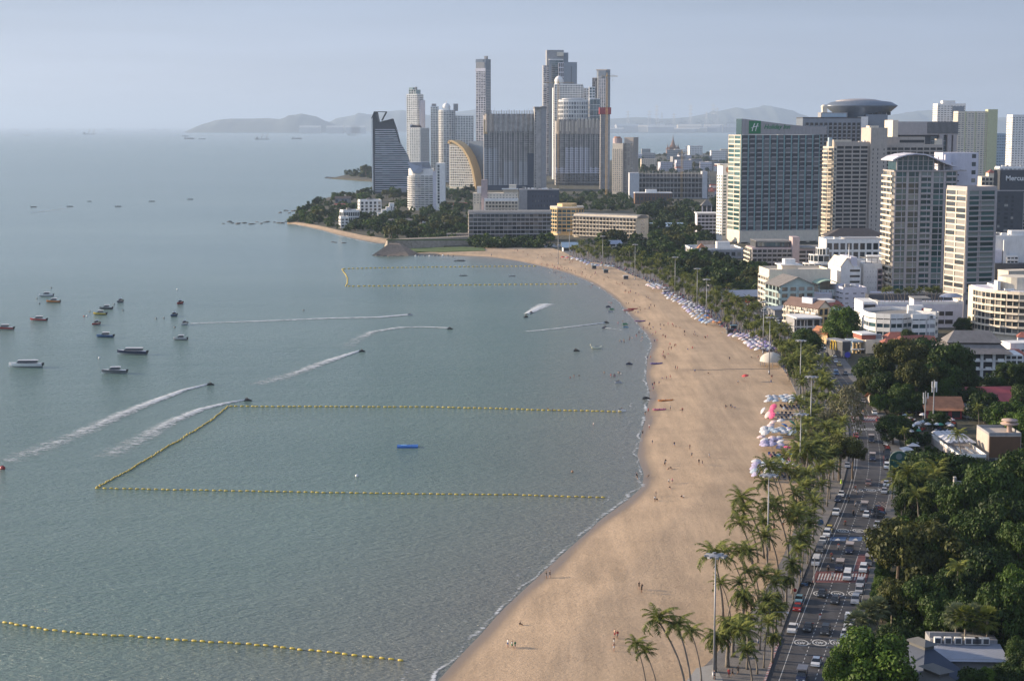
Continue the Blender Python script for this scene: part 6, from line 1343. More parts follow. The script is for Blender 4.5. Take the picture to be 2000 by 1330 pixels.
# --- palms
def frond(mb, tint, base, az, droop, L, nseg, lw, r, t0, wind=(0,0), updeg=50):
    """one feather frond: curved midrib with two rows of leaflets"""
    el = R(updeg); p = Vector(base); pts = [p.copy()]; seg = L/nseg; az0 = az
    for i in range(nseg):
        d = Vector((math.cos(az)*math.cos(el), math.sin(az)*math.cos(el), math.sin(el))) + Vector((wind[0], wind[1], 0))*(i/nseg)
        p = p + d.normalized()*seg; pts.append(p.copy()); el -= droop/nseg*(1+.5*i/nseg)
    for i in range(nseg):
        a, b_ = pts[i], pts[i+1]; t = (b_-a).normalized(); side = t.cross(Vector((0,0,1))); side = side.normalized() if side.length > .05 else Vector((-math.sin(az0), math.cos(az0), 0)); up = side.cross(t)
        mb.add([a-side*.045, b_-side*.03, b_+side*.03, a+side*.045], [(0,1,2,3)]); tint += [.8]*4
        u = (i+.5)/nseg; ll = lw*math.sin(math.pi*min(.97,.18+u*.82))**.7
        for s_ in (-1,1):
            for q in range(3):
                c = a.lerp(b_, (q+r.random())/3); tip = c + side*s_*ll*.82 + t*ll*.5 - up*ll*r.uniform(.15,.6); w_ = seg*.19
                mb.add([c-t*w_, c+t*w_, tip+t*w_*.2, tip-t*w_*.2], [(0,1,2,3)]); tint += [max(0,min(1,t0+r.uniform(-.25,.25)))]*4
def palm_meshes(seed, H, lean, nf=20, L=3.6, lw=.95, wind=(.0,.0), droop=1.3, mt=L_PALM, rt=.17, spread=True):
    r = random.Random(seed); mb = MB(); n = 9; path = []; dx = lean
    for i in range(n+1): u = i/n; path.append((dx*u**1.7, r.uniform(-.03,.03)*H*.2 + .4*math.sin(u*2)*r.uniform(0,.6), H*u))
    mb.tube(path, [rt*(1.5-.75*(i/n)**.5) for i in range(n+1)], 7); tr = mb.mesh('trunk', PBARK, True)
    top = Vector(path[-1]); cb = MB(); tint = []
    for k in range(nf):
        az = k*2.399+r.uniform(-.2,.2); u = k/nf; frond(cb, tint, top+Vector((0,0,.1)), az, droop*(.75+.5*r.random()), L*r.uniform(.85,1.1), 8, lw, r, .75-.6*u, wind, 78-95*u)
    for k in range(5): a_ = k*1.256; cb.lathe([(.01,-.16),(.14,0),(.01,.16)], 5, 1, (top.x+.25*math.cos(a_), top.y+.25*math.sin(a_), top.z-.25)); tint += [.2]*15
    cr_ = cb.mesh('crown', [mt, BARK]); A = cr_.attributes.new('tint','FLOAT','POINT'); A.data.foreach_set('value', tint[:len(cr_.vertices)]+[.3]*(len(cr_.vertices)-len(tint))); return tr, cr_
PALMS = {'coco': [palm_meshes(100+i, 8.6+i*.5, (-2.6,-1.6,-.8,.5,1.2,-3.2)[i], 19, 4.0, .85, (.5,.1)) for i in range(6)],
         'lean': [palm_meshes(130+i, 11+i*.6, (-4.2,-3.4,-2.6)[i], 18, 4.1, .9, (.75,.0)) for i in range(3)],
         'date': [palm_meshes(120+i, 5.0+i*.7, .2, 34, 3.0, .62, (.1,0), 2.1, L_PALM, .26) for i in range(3)],
         'tall': [palm_meshes(140+i, 13+i, .4, 16, 2.8, .8, (.2,0)) for i in range(2)]}
def fan_palm(seed, H, mt=L_SILVER):
    r = random.Random(seed); mb = MB(); mb.tube([(0,0,0),(0.05,0,H*.5),(0,0,H)], [.24,.18,.16], 7); tr = mb.mesh('trunk', PBARK, True); cb = MB(); tint = []
    for k in range(30):
        az = k*2.399; u = k/30; el = R(80-130*u); d = Vector((math.cos(az)*math.cos(el), math.sin(az)*math.cos(el), math.sin(el))); st = Vector((0,0,H)); c = st+d*1.1; side = d.cross(Vector((0,0,1))).normalized() if abs(d.z) < .98 else Vector((1,0,0)); up = side.cross(d)
        for j in range(11):
            a_ = (j-5)/5*1.35; dd = (d*math.cos(a_)+side*math.sin(a_)+up*-.12).normalized(); e_ = dd.cross(up).normalized()*.07; tip = c+dd*r.uniform(.95,1.25)-Vector((0,0,.3*r.random()))
            cb.add([c-e_, c+e_, c+dd*.7+e_*1.3, tip, c+dd*.7-e_*1.3], [(0,1,2,3,4)]); tint += [max(0,min(1,.8-.7*u+r.uniform(-.2,.2)))]*5
        cb.add([st, st+Vector((.04,0,0)), c], [(0,1,2)]); tint += [.5]*3
    cr_ = cb.mesh('crown', mt); A = cr_.attributes.new('tint','FLOAT','POINT'); A.data.foreach_set('value', tint); return tr, cr_
PALMS['fan'] = [fan_palm(200+i, 5+i*1.2) for i in range(3)]; PALMS['fangreen'] = [fan_palm(210+i, 7+i*2, L_PALM) for i in range(2)]
PT = {'coco': 'coconut palm', 'lean': 'leaning slender coconut palm', 'date': 'stout bushy date palm', 'tall': 'tall thin palm', 'fan': 'silvery fan palm', 'fangreen': 'green fan palm'}
PN = {'coco': 'coconut_palm', 'lean': 'coconut_palm', 'date': 'date_palm', 'tall': 'royal_palm', 'fan': 'fan_palm', 'fangreen': 'fan_palm'}
NP = Namer(); PPOS = []; NPALM = [0]
def palm(kind, x, yb, ytop=None, rz=None, place=None, z=GZ+.15, base=None, grp=None):
    p = g(x, yb, z) if base is None else base
    H0 = None; tr, cr_ = rnd.choice(PALMS[kind]); h = max(v.co.z for v in tr.vertices)
    s = 1.0 if ytop is None else (zat(p.y, ytop)-p.z)/(h+1.2)
    sxy = max(.7, min(1.35, s)) if ytop is not None else rnd.uniform(.85,1.12)
    t = thing(PN[kind], None, 'palm tree', p, rz if rz is not None else rnd.uniform(-.5,.5), grp or 'palms along the beach promenade'); t.scale = (sxy, sxy, s if ytop is not None else sxy)
    link('trunk', tr, t); c = link('crown', cr_, t); PPOS.append((p.x, p.y)); NPALM[0] += 1
    x0, y0 = px(p); NP.add(t, PT[kind], place or where(x0, y0-10), x0); return t
# near coconut palms leaning over the sand (foot x, foot row, crown top row)
for kd, x, yb, yt, rz in [('lean',1262,1350,1250,.0),('lean',1284,1356,1262,.2),('lean',1338,1350,1198,-.1),('lean',1350,1350,1208,.1),('lean',1370,1332,1225,0),
  ('coco',1412,1205,1070,0),('lean',1451,1158,1068,0),('coco',1458,1160,1066,.2),('lean',1483,1182,1068,0),('coco',1421,1215,1130,3.0),('coco',1427,1213,1128,.4),('coco',1484,1200,1108,0),('coco',1502,1205,1112,.2),
  ('date',1396,1312,1232,0),('date',1421,1302,1206,.5),('date',1432,1282,1205,1),('date',1453,1250,1150,2),('date',1461,1268,1198,3),('lean',1480,1098,985,0),('lean',1492,1090,960,.1),('coco',1503,1075,985,0),('lean',1512,1035,935,0),('lean',1528,1010,900,0),('lean',1534,1002,905,.2),
  ('coco',1470,1105,1010,.1),('coco',1520,1120,1010,0),('coco',1500,1130,1035,1),('coco',1540,1090,975,0),('lean',1562,962,880,0),('coco',1572,975,868,0),('coco',1580,968,868,.5),('coco',1588,950,858,.2),('lean',1541,745,700,0),('coco',1552,990,905,.4)]:
    palm(kd, x, yb, yt, rz)
pr = random.Random(31)
Y0, Y1 = g(0,1345).y, g(0,494).y; Y = Y0
while Y < Y1:
    y = px((0,Y,GZ))[1]; xa, xb = lin(BACK,y), RL(y); step = 6.0 if y > 1080 else 9.5 if y > 720 else 8.0
    near = y > 1080
    for u in ((.72,.9) if near else (.14,.46,.76) if y > 765 else (.1,.32,.54,.7) if y > 560 else (.15,.42,.68,.92)):
        if near and u < .8 and pr.random() < .35: continue
        if pr.random() < .1: continue
        if NPALM[0] > 560: break
        xx = xa+(xb-xa)*(u+pr.uniform(-.09,.09)); yy = px((0,Y+pr.uniform(-2.5,2.5),GZ))[1]
        kd = 'coco' if y > 720 else pr.choice(('coco','date','date','date'))
        if y > 1150: kd = pr.choice(('coco','coco','date'))
        t = palm(kd, xx, yy, None, pr.uniform(-.9,.9) if y > 720 else pr.uniform(0,6.28))
        k = pr.uniform(.72,1.0) if near else pr.uniform(.8,1.12); t.scale = (k,k,k)
    Y += step
# inland palms
for kd, x, yb, yt in [('coco',1765,1040,912),('coco',1790,1035,930),('coco',1796,1060,958),('coco',1762,1020,930),('coco',1748,990,930),('coco',1812,1030,920),('coco',1822,1010,905),('tall',1990,1080,960),('tall',1972,1135,1015),('tall',1977,1138,1030),('coco',1742,975,915),('coco',1985,970,900),
  ('fan',1690,1268,1182),('fan',1712,1270,1172),('fan',1740,1262,1165),('fan',1768,1262,1162),('fan',1672,1280,1200),('fan',1864,1310,1185),('fangreen',1882,1318,1190),('fan',1898,1306,1188),('fangreen',1925,1312,1192),('fangreen',1994,1300,1178),('tall',1862,1272,1096),('tall',1918,1160,1090),('fan',1840,1290,1200),('fan',1905,1285,1215),
  ('coco',1768,880,838),('date',1770,850,818),('coco',1878,905,842),('coco',1912,835,792),('coco',1818,790,730),('coco',1700,770,735),('coco',1768,835,810)]:
    palm(kd, x, yb, yt, grp='palms in the inland gardens', z=GZ)
# palms on the podium roof garden
pl, ph, pw_ = PODIUM
for i in range(18):
    b_ = Vector((pl.x-pw_/2+6+i*(pw_*.72)/18+pr.uniform(-.8,.8), pl.y+9+pr.uniform(-3,4), GZ+ph)); t = palm('coco', 0, 0, base=b_, grp='palms of the podium roof garden', place='on the podium roof garden'); t.scale = (.72,.72,.62)
NP.flush()

# ================================================================ lamp masts
M_MAST = mat('galvanised_mast', (.30,.31,.33), .5, metal=.4, var=.1); M_LAMP = mat('lamp_glass', (.7,.72,.75), .3)
def mast_proto():
    mb = MB(); mb.tube([(0,0,0),(0,0,12),(0,0,24)], [.24,.17,.10], 8); mb.tube([(0,0,0),(0,0,1.6)], [.34,.34], 8); pole = mb.mesh('pole', M_MAST, True)
    mb = MB(); mb.lathe([(.5,-.5),(1.35,-.1),(1.35,.1),(.4,.35)], 16); ring = mb.mesh('head_ring', M_MAST); mb = MB(); mb.box(-.42,.42,-.3,.3,-.14,.14,0); mb.box(-.36,.36,-.24,.24,-.19,-.142,1); fl = mb.mesh('floodlight', [M_MAST, M_LAMP]); return pole, ring, fl
mp_, mr_, mf_ = mast_proto()
MASTS = [(1390,1327),(1494,1127),(1557,974),(1578,880),(1558,789),(1498,731),(1486,692),(1375,635),(1357,608),(1314,579),(1236,547),(1173,526),(1108,509),(1086,517)]
MASTP = []
for i, (x, y) in enumerate(MASTS):
    p = g(x+4, y); t = thing('lamp_mast', f'tall grey lamp mast with a ring of floodlights, {"nearest one" if i == 0 else ORD(i)+" nearest" } in the row' if i else 'tall grey lamp mast with a ring of floodlights, nearest one in the row', 'lamp mast', p, 0, 'lamp masts along the promenade')
    link('pole', mp_, t); hr_ = link('head_ring', mr_, t, (0,0,24)); MASTP.append((x, y))
    for k in range(8): link('floodlight', mf_, hr_, (1.75*math.cos(k*.785), 1.75*math.sin(k*.785), -.05), k*.785)
# ================================================================ stone wall, rocks
M_STONE = mat('sea_wall_stone', (.33,.28,.22), .9, var=.35, vs=.5, bump=.8, bs=1.5, dirt=.5); M_ROCK = mat('wet_rock', (.10,.09,.08), .85, var=.4, vs=.6, bump=.8, bs=1.5)
mb = MB(); wp = [g(x,y,1) for x,y in [(757,487),(775,486),(805,484),(860,482),(915,479)]]
for a, b_ in zip(wp, wp[1:]):
    n_ = Vector((0,-1,0)); hz = 8.5
    mb.add([(a.x,a.y-3.5,.2),(b_.x,b_.y-3.5,.2),(b_.x,b_.y,hz),(a.x,a.y,hz),(a.x,a.y+14,hz),(b_.x,b_.y+14,hz)], [(0,1,2,3),(3,2,5,4)])
a = wp[0]; mb.add([(a.x,a.y-3.5,.2),(a.x,a.y,8.5),(a.x-2,a.y+22,8.5),(a.x-5,a.y+22,.2)], [(0,1,2,3)])
t = thing('sea_wall', 'old stone sea wall below the hotel pool on the headland', 'wall', (0,0,0)); mb.build('wall', M_STONE, t)
mb = MB(); mb.box(wp[0].x-1, wp[-1].x, wp[0].y, wp[0].y+1.6, 8.4, 9.3); mb.build('hedge', mat('hedge_leaf', (.05,.09,.02), .9, var=.4, vs=1, bump=.8), t)
p = g(768,499,0); t = thing('stone_bastion', 'brown sloping stone bastion in the water at the tip of the lawn', 'stone mound', p)
mb = MB(); hz = 9; mb.add([(-19,-4,-1),(14,-6,-1),(24,8,-1),(10,22,-1),(-14,20,-1),(-4,6,hz),(6,7,hz-1),(4,14,hz),(-4,13,hz)], [(0,1,6,5),(1,2,6),(2,3,7,6),(3,4,8,7),(4,0,5,8),(5,6,7,8)]); mb.build('stonework', mat('bastion_stone', (.28,.21,.155), .9, var=.3, vs=.6, bump=.6, dirt=.4), t)
rr = random.Random(5)
def rock_mesh(seed):
    r = random.Random(seed); bm = MB(); prof = [(.01,-.5),(.9,-.3),(1,0),(.8,.35),(.4,.6),(.01,.68)]
    n = 9; ring = [[(rad*math.cos(6.283*k/n)*(1+r.uniform(-.25,.25)), rad*math.sin(6.283*k/n)*(1+r.uniform(-.25,.25)), z*(1+r.uniform(-.3,.3))) for k in range(n)] for rad, z in prof]
    bm.add([v for q in ring for v in q], [(i*n+k,i*n+(k+1)%n,(i+1)*n+(k+1)%n,(i+1)*n+k) for i in range(len(prof)-1) for k in range(n)]); return bm.mesh('rock', M_ROCK)
ROCKS = [rock_mesh(i) for i in range(5)]; NR = Namer()
def rock(x, y, s, place, sc=None):
    o = link('rock', rr.choice(ROCKS), None, g(x,y,0), rr.uniform(0,6)); o.scale = (s*rr.uniform(1,1.7), s, s*rr.uniform(.4,.7)); tag(o, None, 'rock', 'rocks along the shore'); NR.add(o, 'dark rock', place, x)
for k in range(16): rock(738+k*5+rr.uniform(-2,2), 501.5-abs(k-6)*.35+rr.uniform(-1,1), rr.uniform(1.0,2.4), 'at the foot of the stone bastion')
for k in range(13): rock(545+k*5.2+rr.uniform(-3,3), 415-rr.uniform(-3,3)-k*.2, rr.uniform(1.5,4), 'off the tip of the headland')
for k in range(16): rock(438+k*8+rr.uniform(-3,3), 436+rr.uniform(-3,2.5), rr.uniform(1.2,3.2), 'in the long low reef beyond the cove beach')
for k in range(10): rock(640+k*8, 349+rr.uniform(-1.5,.5), rr.uniform(3,6), 'along the far point')
for x, y in ((650,473),(672,475),(655,474)): rock(x, y, 1.6, 'in the water off the cove beach')
for k in range(5): rock(1250+k*4, 497+k*.2, .4, 'x') if False else None
NR.flush()

# ================================================================ foam and wakes
def foam_mat(name, thr, col=(.62,.64,.64)):
    m = bpy.data.materials.new(name); m.use_nodes = True; T = NT(m); ge = T.n('ShaderNodeNewGeometry')
    T.p.inputs['Base Color'].default_value = (*col,1); T.p.inputs['Roughness'].default_value = .8
    mp = T.n('ShaderNodeMapping', {'Vector': ge.outputs['Position'], 'Scale': (.35,.8,1)})
    n = T.n('ShaderNodeTexNoise', {'Vector': mp.outputs[0], 'Scale': 1, 'Detail': 7, 'Roughness': .72}); at = T.n('ShaderNodeAttribute', attribute_name='dense')
    nn = T.n('ShaderNodeMapRange', {'Value': n.outputs['Fac'], 1: .3, 2: .7, 3: .15, 4: .85}, clamp=False); a = T.n('ShaderNodeMath', {0: nn.outputs[0], 1: at.outputs['Fac']}, operation='ADD'); r = T.n('ShaderNodeMapRange', {'Value': a.outputs[0], 1: thr, 2: thr+.38, 3: 0, 4: 1})
    T.l(r.outputs[0], T.p.inputs['Alpha']); return m
FOAM = foam_mat('foam', .70); WAKE = foam_mat('wake_foam', .62, (.58,.61,.62))
def ribbon3(name, pts, wid, dens, mt, label, z=.06, cat='foam', nc=6, zr=0):
    """foam sheet along world points, denser where dens says; edges thin out"""
    mb = MB(); at = []; n = len(pts)
    for i, p in enumerate(pts):
        t = (pts[min(i+1,n-1)]-pts[max(i-1,0)]).normalized(); s = Vector((-t.y, t.x, 0)); u = i/(n-1)
        for k in range(nc+1):
            v = k/nc*2-1; q = p + s*v*wid(u); mb.v.append((q.x, q.y, z+zr*(1-abs(v))*dens(u))); at.append(dens(u)*(1-abs(v)**2.2)*1.0 - .12*abs(v))
    for i in range(n-1):
        for k in range(nc): mb.f.append((i*(nc+1)+k, i*(nc+1)+k+1, (i+1)*(nc+1)+k+1, (i+1)*(nc+1)+k)); mb.m.append(0)
    o = mb.build(name, mt); A = o.data.attributes.new('dense','FLOAT','POINT'); A.data.foreach_set('value', at); tag(o, label, cat, kind='stuff'); return o
def path(pxs, n=40, z=0.0):
    P_ = [g(x,y,z) for x,y in pxs]; L = [0]
    for a, b_ in zip(P_, P_[1:]): L.append(L[-1]+(b_-a).length)
    out = []
    for k in range(n+1):
        d = L[-1]*k/n
        for i in range(len(P_)-1):
            if L[i] <= d <= L[i+1]+1e-6: out.append(P_[i].lerp(P_[i+1], (d-L[i])/((L[i+1]-L[i]) or 1))); break
    return out
sh = path([(x-.2, y) for y, x in SHORE if 499 <= y <= 1450], 520)
for i, p in enumerate(sh):
    k = i*.35; p.x += 1.7*noise.noise(Vector((k*.6, 0, 0))) + 1.0; p.y += .8*noise.noise(Vector((k*.6, 5, 0)))
def sdens(u): return .33 + .44*noise.noise(Vector((u*75, 1, 0))) + .12*noise.noise(Vector((u*260,2,0)))
ribbon3('surf_foam', sh, lambda u: .6+1.5*abs(noise.noise(Vector((u*60,7,0)))), sdens, FOAM, 'broken white surf line along the edge of the beach', z=.10)
sh2 = [Vector((p.x-5-2.5*noise.noise(Vector((i*.1,9,0))), p.y, 0)) for i, p in enumerate(sh)]
ribbon3('surf_foam', sh2, lambda u: .8, lambda u: .10+.42*noise.noise(Vector((u*55, 31, 0))), FOAM, 'faint second line of small breakers just off the beach', z=.07)
cv = path([(570,437.5),(603,445),(632,452),(662,461),(702,470.5),(735,477.5)], 120)
ribbon3('surf_foam', cv, lambda u: 1.6, lambda u: .42+.25*noise.noise(Vector((u*25, 1, 0))), FOAM, 'white surf along the cove beach below the headland', z=.1)
def wake(pxs, w0, w1, label, d0=.75, d1=.12, z=.07):
    ribbon3('wake', path(pxs, 90), lambda u: w0+(w1-w0)*u**.8, lambda u: max(0, d0+(d1-d0)*u**.6 + .12*noise.noise(Vector((u*30,w1,0)))), WAKE, label, z, 'boat wake', 8, .5)
wake([(408,750),(360,762),(300,784),(240,808),(160,845),(60,885),(0,905)], 1.2, 8.5, 'long white wake behind the left jet ski of the near pair', .72, .2)
wake([(480,781),(440,788),(390,800),(330,826),(270,860),(200,895)], 1.2, 8, 'long white wake behind the right jet ski of the near pair', .72, .18)
wake([(704,685),(672,695),(630,709),(570,732),(500,752)], 1.2, 8, 'white wake behind the jet ski in mid bay', .75, .18)
wake([(876,641),(830,639),(780,640),(730,648),(700,662),(670,682)], 1.6, 7, 'curved white wake behind the jet ski nearest the far swimming zone', .72, .1)
wake([(796,615),(740,620),(640,622),(500,628),(372,632)], 3.4, 2.6, 'straight white wake reaching from a jet ski to the moored boats', .8, .42)
wake([(1028,614),(1040,608),(1055,600),(1068,594)], 2.0, 7.0, 'broad patch of churned spray behind two jet skis near the beach', .85, .5)
wake([(1180,631),(1130,637),(1080,643),(1028,648)], 1.3, 3.0, 'thin wake line left of the jet ski near the sand', .75, .35)
wake([(1182,641),(1200,643),(1222,646)], .6, 1.0, 'short wake behind the jet ski turning by the beach', .55, .25)
wake([(59,417),(100,411),(142,406)], 1.4, 2.6, 'faint wake of a small boat far out on the left', .6, .4)
wake([(222,408),(300,403)], .8, 1.2, 'very faint wake line far out in the bay', .35, .25)

# ================================================================ buoy lines
M_BUOY = mat('buoy_yellow', (.62,.45,.06), .45, var=.25, vs=1.2); M_ROPE = mat('rope', (.12,.10,.07), .9)
mb = MB(); mb.lathe([(.02,-.62),(.28,-.52),(.36,-.2),(.36,.2),(.28,.52),(.02,.62)], 10); me = mb; me.v = [(v[2]*1.25, v[1], v[0]*.9) for v in me.v]; FLOAT = me.mesh('float', M_BUOY, True)
def buoy_line(pxs, n, label, sc=1.0, wig=.5):
    P_ = path(pxs, n, .12)
    for i, p in enumerate(P_): k_ = math.sin(math.pi*i/n); p.y += 2.2*k_*noise.noise(Vector((i*.09, len(label), 0))); p.x += .8*k_*noise.noise(Vector((i*.12, 3, len(label))))
    t = thing('buoy_line', label, 'buoy line', P_[0], 0, 'floating buoy lines of the swimming zones'); o = P_[0].copy(); mb = MB(); mb.tube([p-o+Vector((0,0,-.1)) for p in P_], .05, 4); mb.build('rope', M_ROPE, t)
    rest = MB(); cnt = 0
    for i, p in enumerate(P_[:-1]):
        q = P_[i+1]; a = math.atan2((q-p).y, (q-p).x); c = p.lerp(q,.5)-o; c.x += rnd.uniform(-.3,.3); c.y += rnd.uniform(-wig,wig)*.5
        if cnt < 100: f = link('float', FLOAT, t, c, a+rnd.uniform(-.15,.15)); f.scale = (sc,)*3
        else:
            ca, sa = math.cos(a)*sc, math.sin(a)*sc; rest.add([(c.x+v.co.x*ca-v.co.y*sa, c.y+v.co.x*sa+v.co.y*ca, c.z+v.co.z*sc) for v in FLOAT.vertices], [tuple(f.vertices) for f in FLOAT.polygons])
        cnt += 1
    if rest.v: rest.build('floats', M_BUOY, t)['kind'] = 'stuff'
buoy_line([(0,1214),(100,1229),(210,1242),(330,1248),(480,1257),(620,1270),(790,1290)], 47, 'row of yellow floats in the bottom left corner, ending near the shore', 0.78)
buoy_line([(186,953),(330,956),(560,960),(800,964),(1000,966),(1185,971)], 78, 'near long row of yellow floats running level across the bay', .74)
buoy_line([(186,953),(262,912),(330,870),(372,846),(410,822),(446,793)], 118, 'slanting row of yellow floats on the left side of the near zone', .72)
buoy_line([(446,793),(600,794),(760,794),(900,796),(1050,800),(1215,804)], 74, 'row of yellow floats on the far side of the near zone', .9)
buoy_line([(676,559),(800,558),(950,556),(1130,555)], 46, 'nearer row of floats of the far swimming zone', 1.25)
buoy_line([(668,525),(760,523),(900,521),(1048,520)], 44, 'farthest row of floats, closest to the lawn', 1.25)
buoy_line([(668,525),(674,536),(680,545),(676,559)], 34, 'short bent row of floats closing the left end of the far zone', 1.1)

# ================================================================ boats
def car_mat(name, col): return mat(name, col, .28, var=.03)
C_WHITE = car_mat('paint_white', (.72,.72,.71)); C_BLACK = car_mat('paint_black', (.018,.019,.021)); C_SILVER = car_mat('paint_silver', (.38,.39,.41)); C_GREY = car_mat('paint_grey', (.12,.125,.135)); C_RED = car_mat('paint_red', (.33,.03,.025)); C_BLUE = car_mat('paint_blue', (.05,.11,.22)); C_NAVY = car_mat('paint_navy', (.02,.03,.07)); C_TEAL = car_mat('paint_light_blue', (.16,.30,.38)); C_YEL = car_mat('paint_yellow', (.55,.42,.08)); C_GREEN = car_mat('paint_green', (.05,.22,.10)); C_PINK = car_mat('paint_pink', (.55,.16,.22)); C_BROWN = car_mat('paint_bronze', (.22,.12,.09)); C_ORANGE = car_mat('paint_orange', (.60,.22,.05))
C_GLASS = mat('car_glass', (.015,.018,.022), .06, var=.0, spec=.8); C_TYRE = mat('tyre', (.015,.015,.016), .9); C_LIGHT = mat('headlight_lens', (.75,.76,.74), .15); C_TAIL = mat('tail_lens', (.35,.02,.02), .3)
def hull_mesh(L, B, D, mt, mt2):
    mb = MB(); n = 12; rows_ = []
    for i in range(n+1):
        u = i/n; x = -L/2+L*u; w_ = B/2*(1-max(0,(u-.45)/.55)**2.3)*(.9+.1*min(1,u*4)); kz = -.25+.55*max(0,(u-.6)/.4)**2; dz = D*(.85+.3*u*u)
        rows_.append([(x,-w_,dz),(x,-w_*.82,dz*.35),(x,0,kz),(x,w_*.82,dz*.35),(x,w_,dz)])
    vs = [v for r_ in rows_ for v in r_]; fs = []; m = []
    for i in range(n):
        for k in range(4): fs.append((i*5+k,(i+1)*5+k,(i+1)*5+k+1,i*5+k+1)); m.append(0 if k in (0,3) else 1)
        fs.append((i*5+4,(i+1)*5+4,(i+1)*5,i*5)); m.append(1)
    fs.append((0,1,2,3,4)); m.append(0); mb.v = vs; mb.f = fs; mb.m = m; return mb.mesh('hull', [mt, mt2])
MOT = MB(); MOT.box(-.35,.35,-.25,.25,.1,.9); MOT.box(-.15,.15,-.1,.1,-.5,.15); MOTOR = MOT.mesh('outboard_motor', C_BLACK)
HM = {}
def boat(x, y, L, c1, c2, label, head=math.pi, top=C_WHITE, canopy=True, long=False):
    t = thing('speedboat', label, 'boat', g(x,y,0), head, 'speedboats moored in the bay'); k = (L, c1.name, c2.name)
    if k not in HM: HM[k] = hull_mesh(L, L*.26, L*.085+.7, c1, c2)
    link('hull', HM[k], t); d = L*.085+.75; q = MB(); B = L*.26
    x0, x1 = (-L*.36, L*.26) if long else (-L*.24, L*.20)
    q.add([(x0,-B*.36,d),(x1,-B*.30,d),(x1,B*.30,d),(x0,B*.36,d),(x0+.1,-B*.30,d+1.15),(x1-1.1,-B*.24,d+1.1),(x1-1.1,B*.24,d+1.1),(x0+.1,B*.30,d+1.15)], [(0,1,5,4),(1,2,6,5),(2,3,7,6),(3,0,4,7)]); q.build('cabin_windows', C_GLASS, t)
    q = MB(); q.add([(x0-.5,-B*.34,d+1.15),(x1-.9,-B*.27,d+1.1),(x1-.4,0,d+1.12),(x1-.9,B*.27,d+1.1),(x0-.5,B*.34,d+1.15),(x0-.4,0,d+1.42),(x1-1.2,0,d+1.34)], [(0,1,6,5),(5,6,3,4),(1,2,6),(2,3,6),(4,3,2,1,0)]); q.build('canopy', top, t)
    for s_ in (-.4,.4): link('outboard_motor', MOTOR, t, (-L/2-.2, s_*B*.6, d*.5))
    return t
BO = [(90,577,14,C_WHITE,C_BLUE,'white speedboat with a blue stern, farthest left of the moored boats'),(104,589,13,C_ORANGE,C_GREY,'grey speedboat with an orange stripe, just below the white and blue one'),(75,625,15,C_RED,C_WHITE,'dark red speedboat moored alone at far left'),
 (8,642,16,C_RED,C_WHITE,'dark red speedboat cut by the left edge of the picture'),(207,602,12,C_GREY,C_GREY,'low dark grey speedboat in the middle of the moored group'),(195,613,12,C_YEL,C_GREY,'yellow speedboat in the middle of the moored group'),(234,589,9,C_NAVY,C_WHITE,'small white topped boat seen end on, top of the moored group'),
 (187,633,10,C_RED,C_WHITE,'small white boat with a red hull line, below the yellow one'),(351,592,9,C_RED,C_RED,'small dark red boat with pale roof, upper right of the group'),(339,616,9,C_BLUE,C_GREY,'small blue grey boat left of the boat under way'),(359,633,9,C_WHITE,C_WHITE,'small white boat at the end of the long straight wake'),
 (352,662,11,C_SILVER,C_GREY,'silver open boat, lowest on the right of the group'),(205,657,14,C_BLUE,C_BLUE,'bright blue speedboat with a white cabin'),(258,690,25,C_NAVY,C_WHITE,'long white tour boat with a dark window band, right one of two'),(50,715,26,C_WHITE,C_WHITE,'long white tour boat with a dark stern, left one of two'),(223,727,19,C_GREY,C_WHITE,'white speedboat with a dark stern, nearest of the moored boats')]
for i, (x,y,L,c1,c2,lb) in enumerate(BO):
    hd = math.pi+rnd.uniform(-.12,.12) if L > 10 else math.pi+1.15
    boat(x, y+2, L*(.56 if L > 16 else .62), c1, c2, lb, hd, long=L > 20)
def buoyball(x, y, c, lb, s=.5):
    mb = MB(); mb.lathe([(.01,-s),(s*.8,-s*.5),(s,0),(s*.8,s*.5),(.01,s)], 10); o = mb.build('mooring_buoy', c, None, g(x,y,s*.3), smooth=True); tag(o, lb, 'buoy', 'mooring buoys')
for x, y, c, lb in [(346,565,C_WHITE,'white mooring buoy above the small dark red boat'),(194,699,C_WHITE,'white mooring buoy left of the right tour boat'),(100,562,C_GREY,'dark mooring buoy above the farthest left boats'),(72,583,C_GREY,'dark mooring buoy just left of the white and blue boat'),(77,593,C_GREY,'dark mooring buoy left of the orange striped boat'),
 (223,594,C_GREY,'dark mooring buoy left of the small navy boat'),(240,606,C_GREY,'dark mooring buoy below the small navy boat'),(175,608,C_GREY,'dark mooring buoy above left of the yellow boat'),(164,618,C_RED,'dark red mooring buoy left of the yellow boat'),(170,617,C_WHITE,'white mooring buoy left of the yellow boat'),
 (305,622,C_GREY,'left dark mooring buoy beside the blue grey boat'),(320,621,C_GREY,'right dark mooring buoy beside the blue grey boat'),(341,639,C_GREY,'dark mooring buoy below left of the boat under way'),(5,914,C_RED,'red marker float at the left edge above the near zone'),(697,929,C_WHITE,'small white buoy adrift inside the near swimming zone'),(593,606,C_GREY,'lone dark buoy above the long straight wake')]:
    buoyball(x, y, c, lb, .9 if x == 5 else .55)
# platform
t = thing('swim_platform', 'blue inflatable swim platform inside the near zone', 'float', g(796,873,0), .05); mb = MB()
for i in range(3):
    for j in range(2): mb.box(-3.4+i*2.3, -1.15+i*2.3, -1.6+j*1.65, .0+j*1.65, -.15, .5+.06*((i+j)%2))
mb.build('deck', mat('platform_blue', (.02,.13,.45), .5), t); mb = MB(); mb.box(-2.2,-.3,-.4,1.2,.56,.68); mb.build('pad', mat('platform_pale', (.16,.35,.62), .5), t)
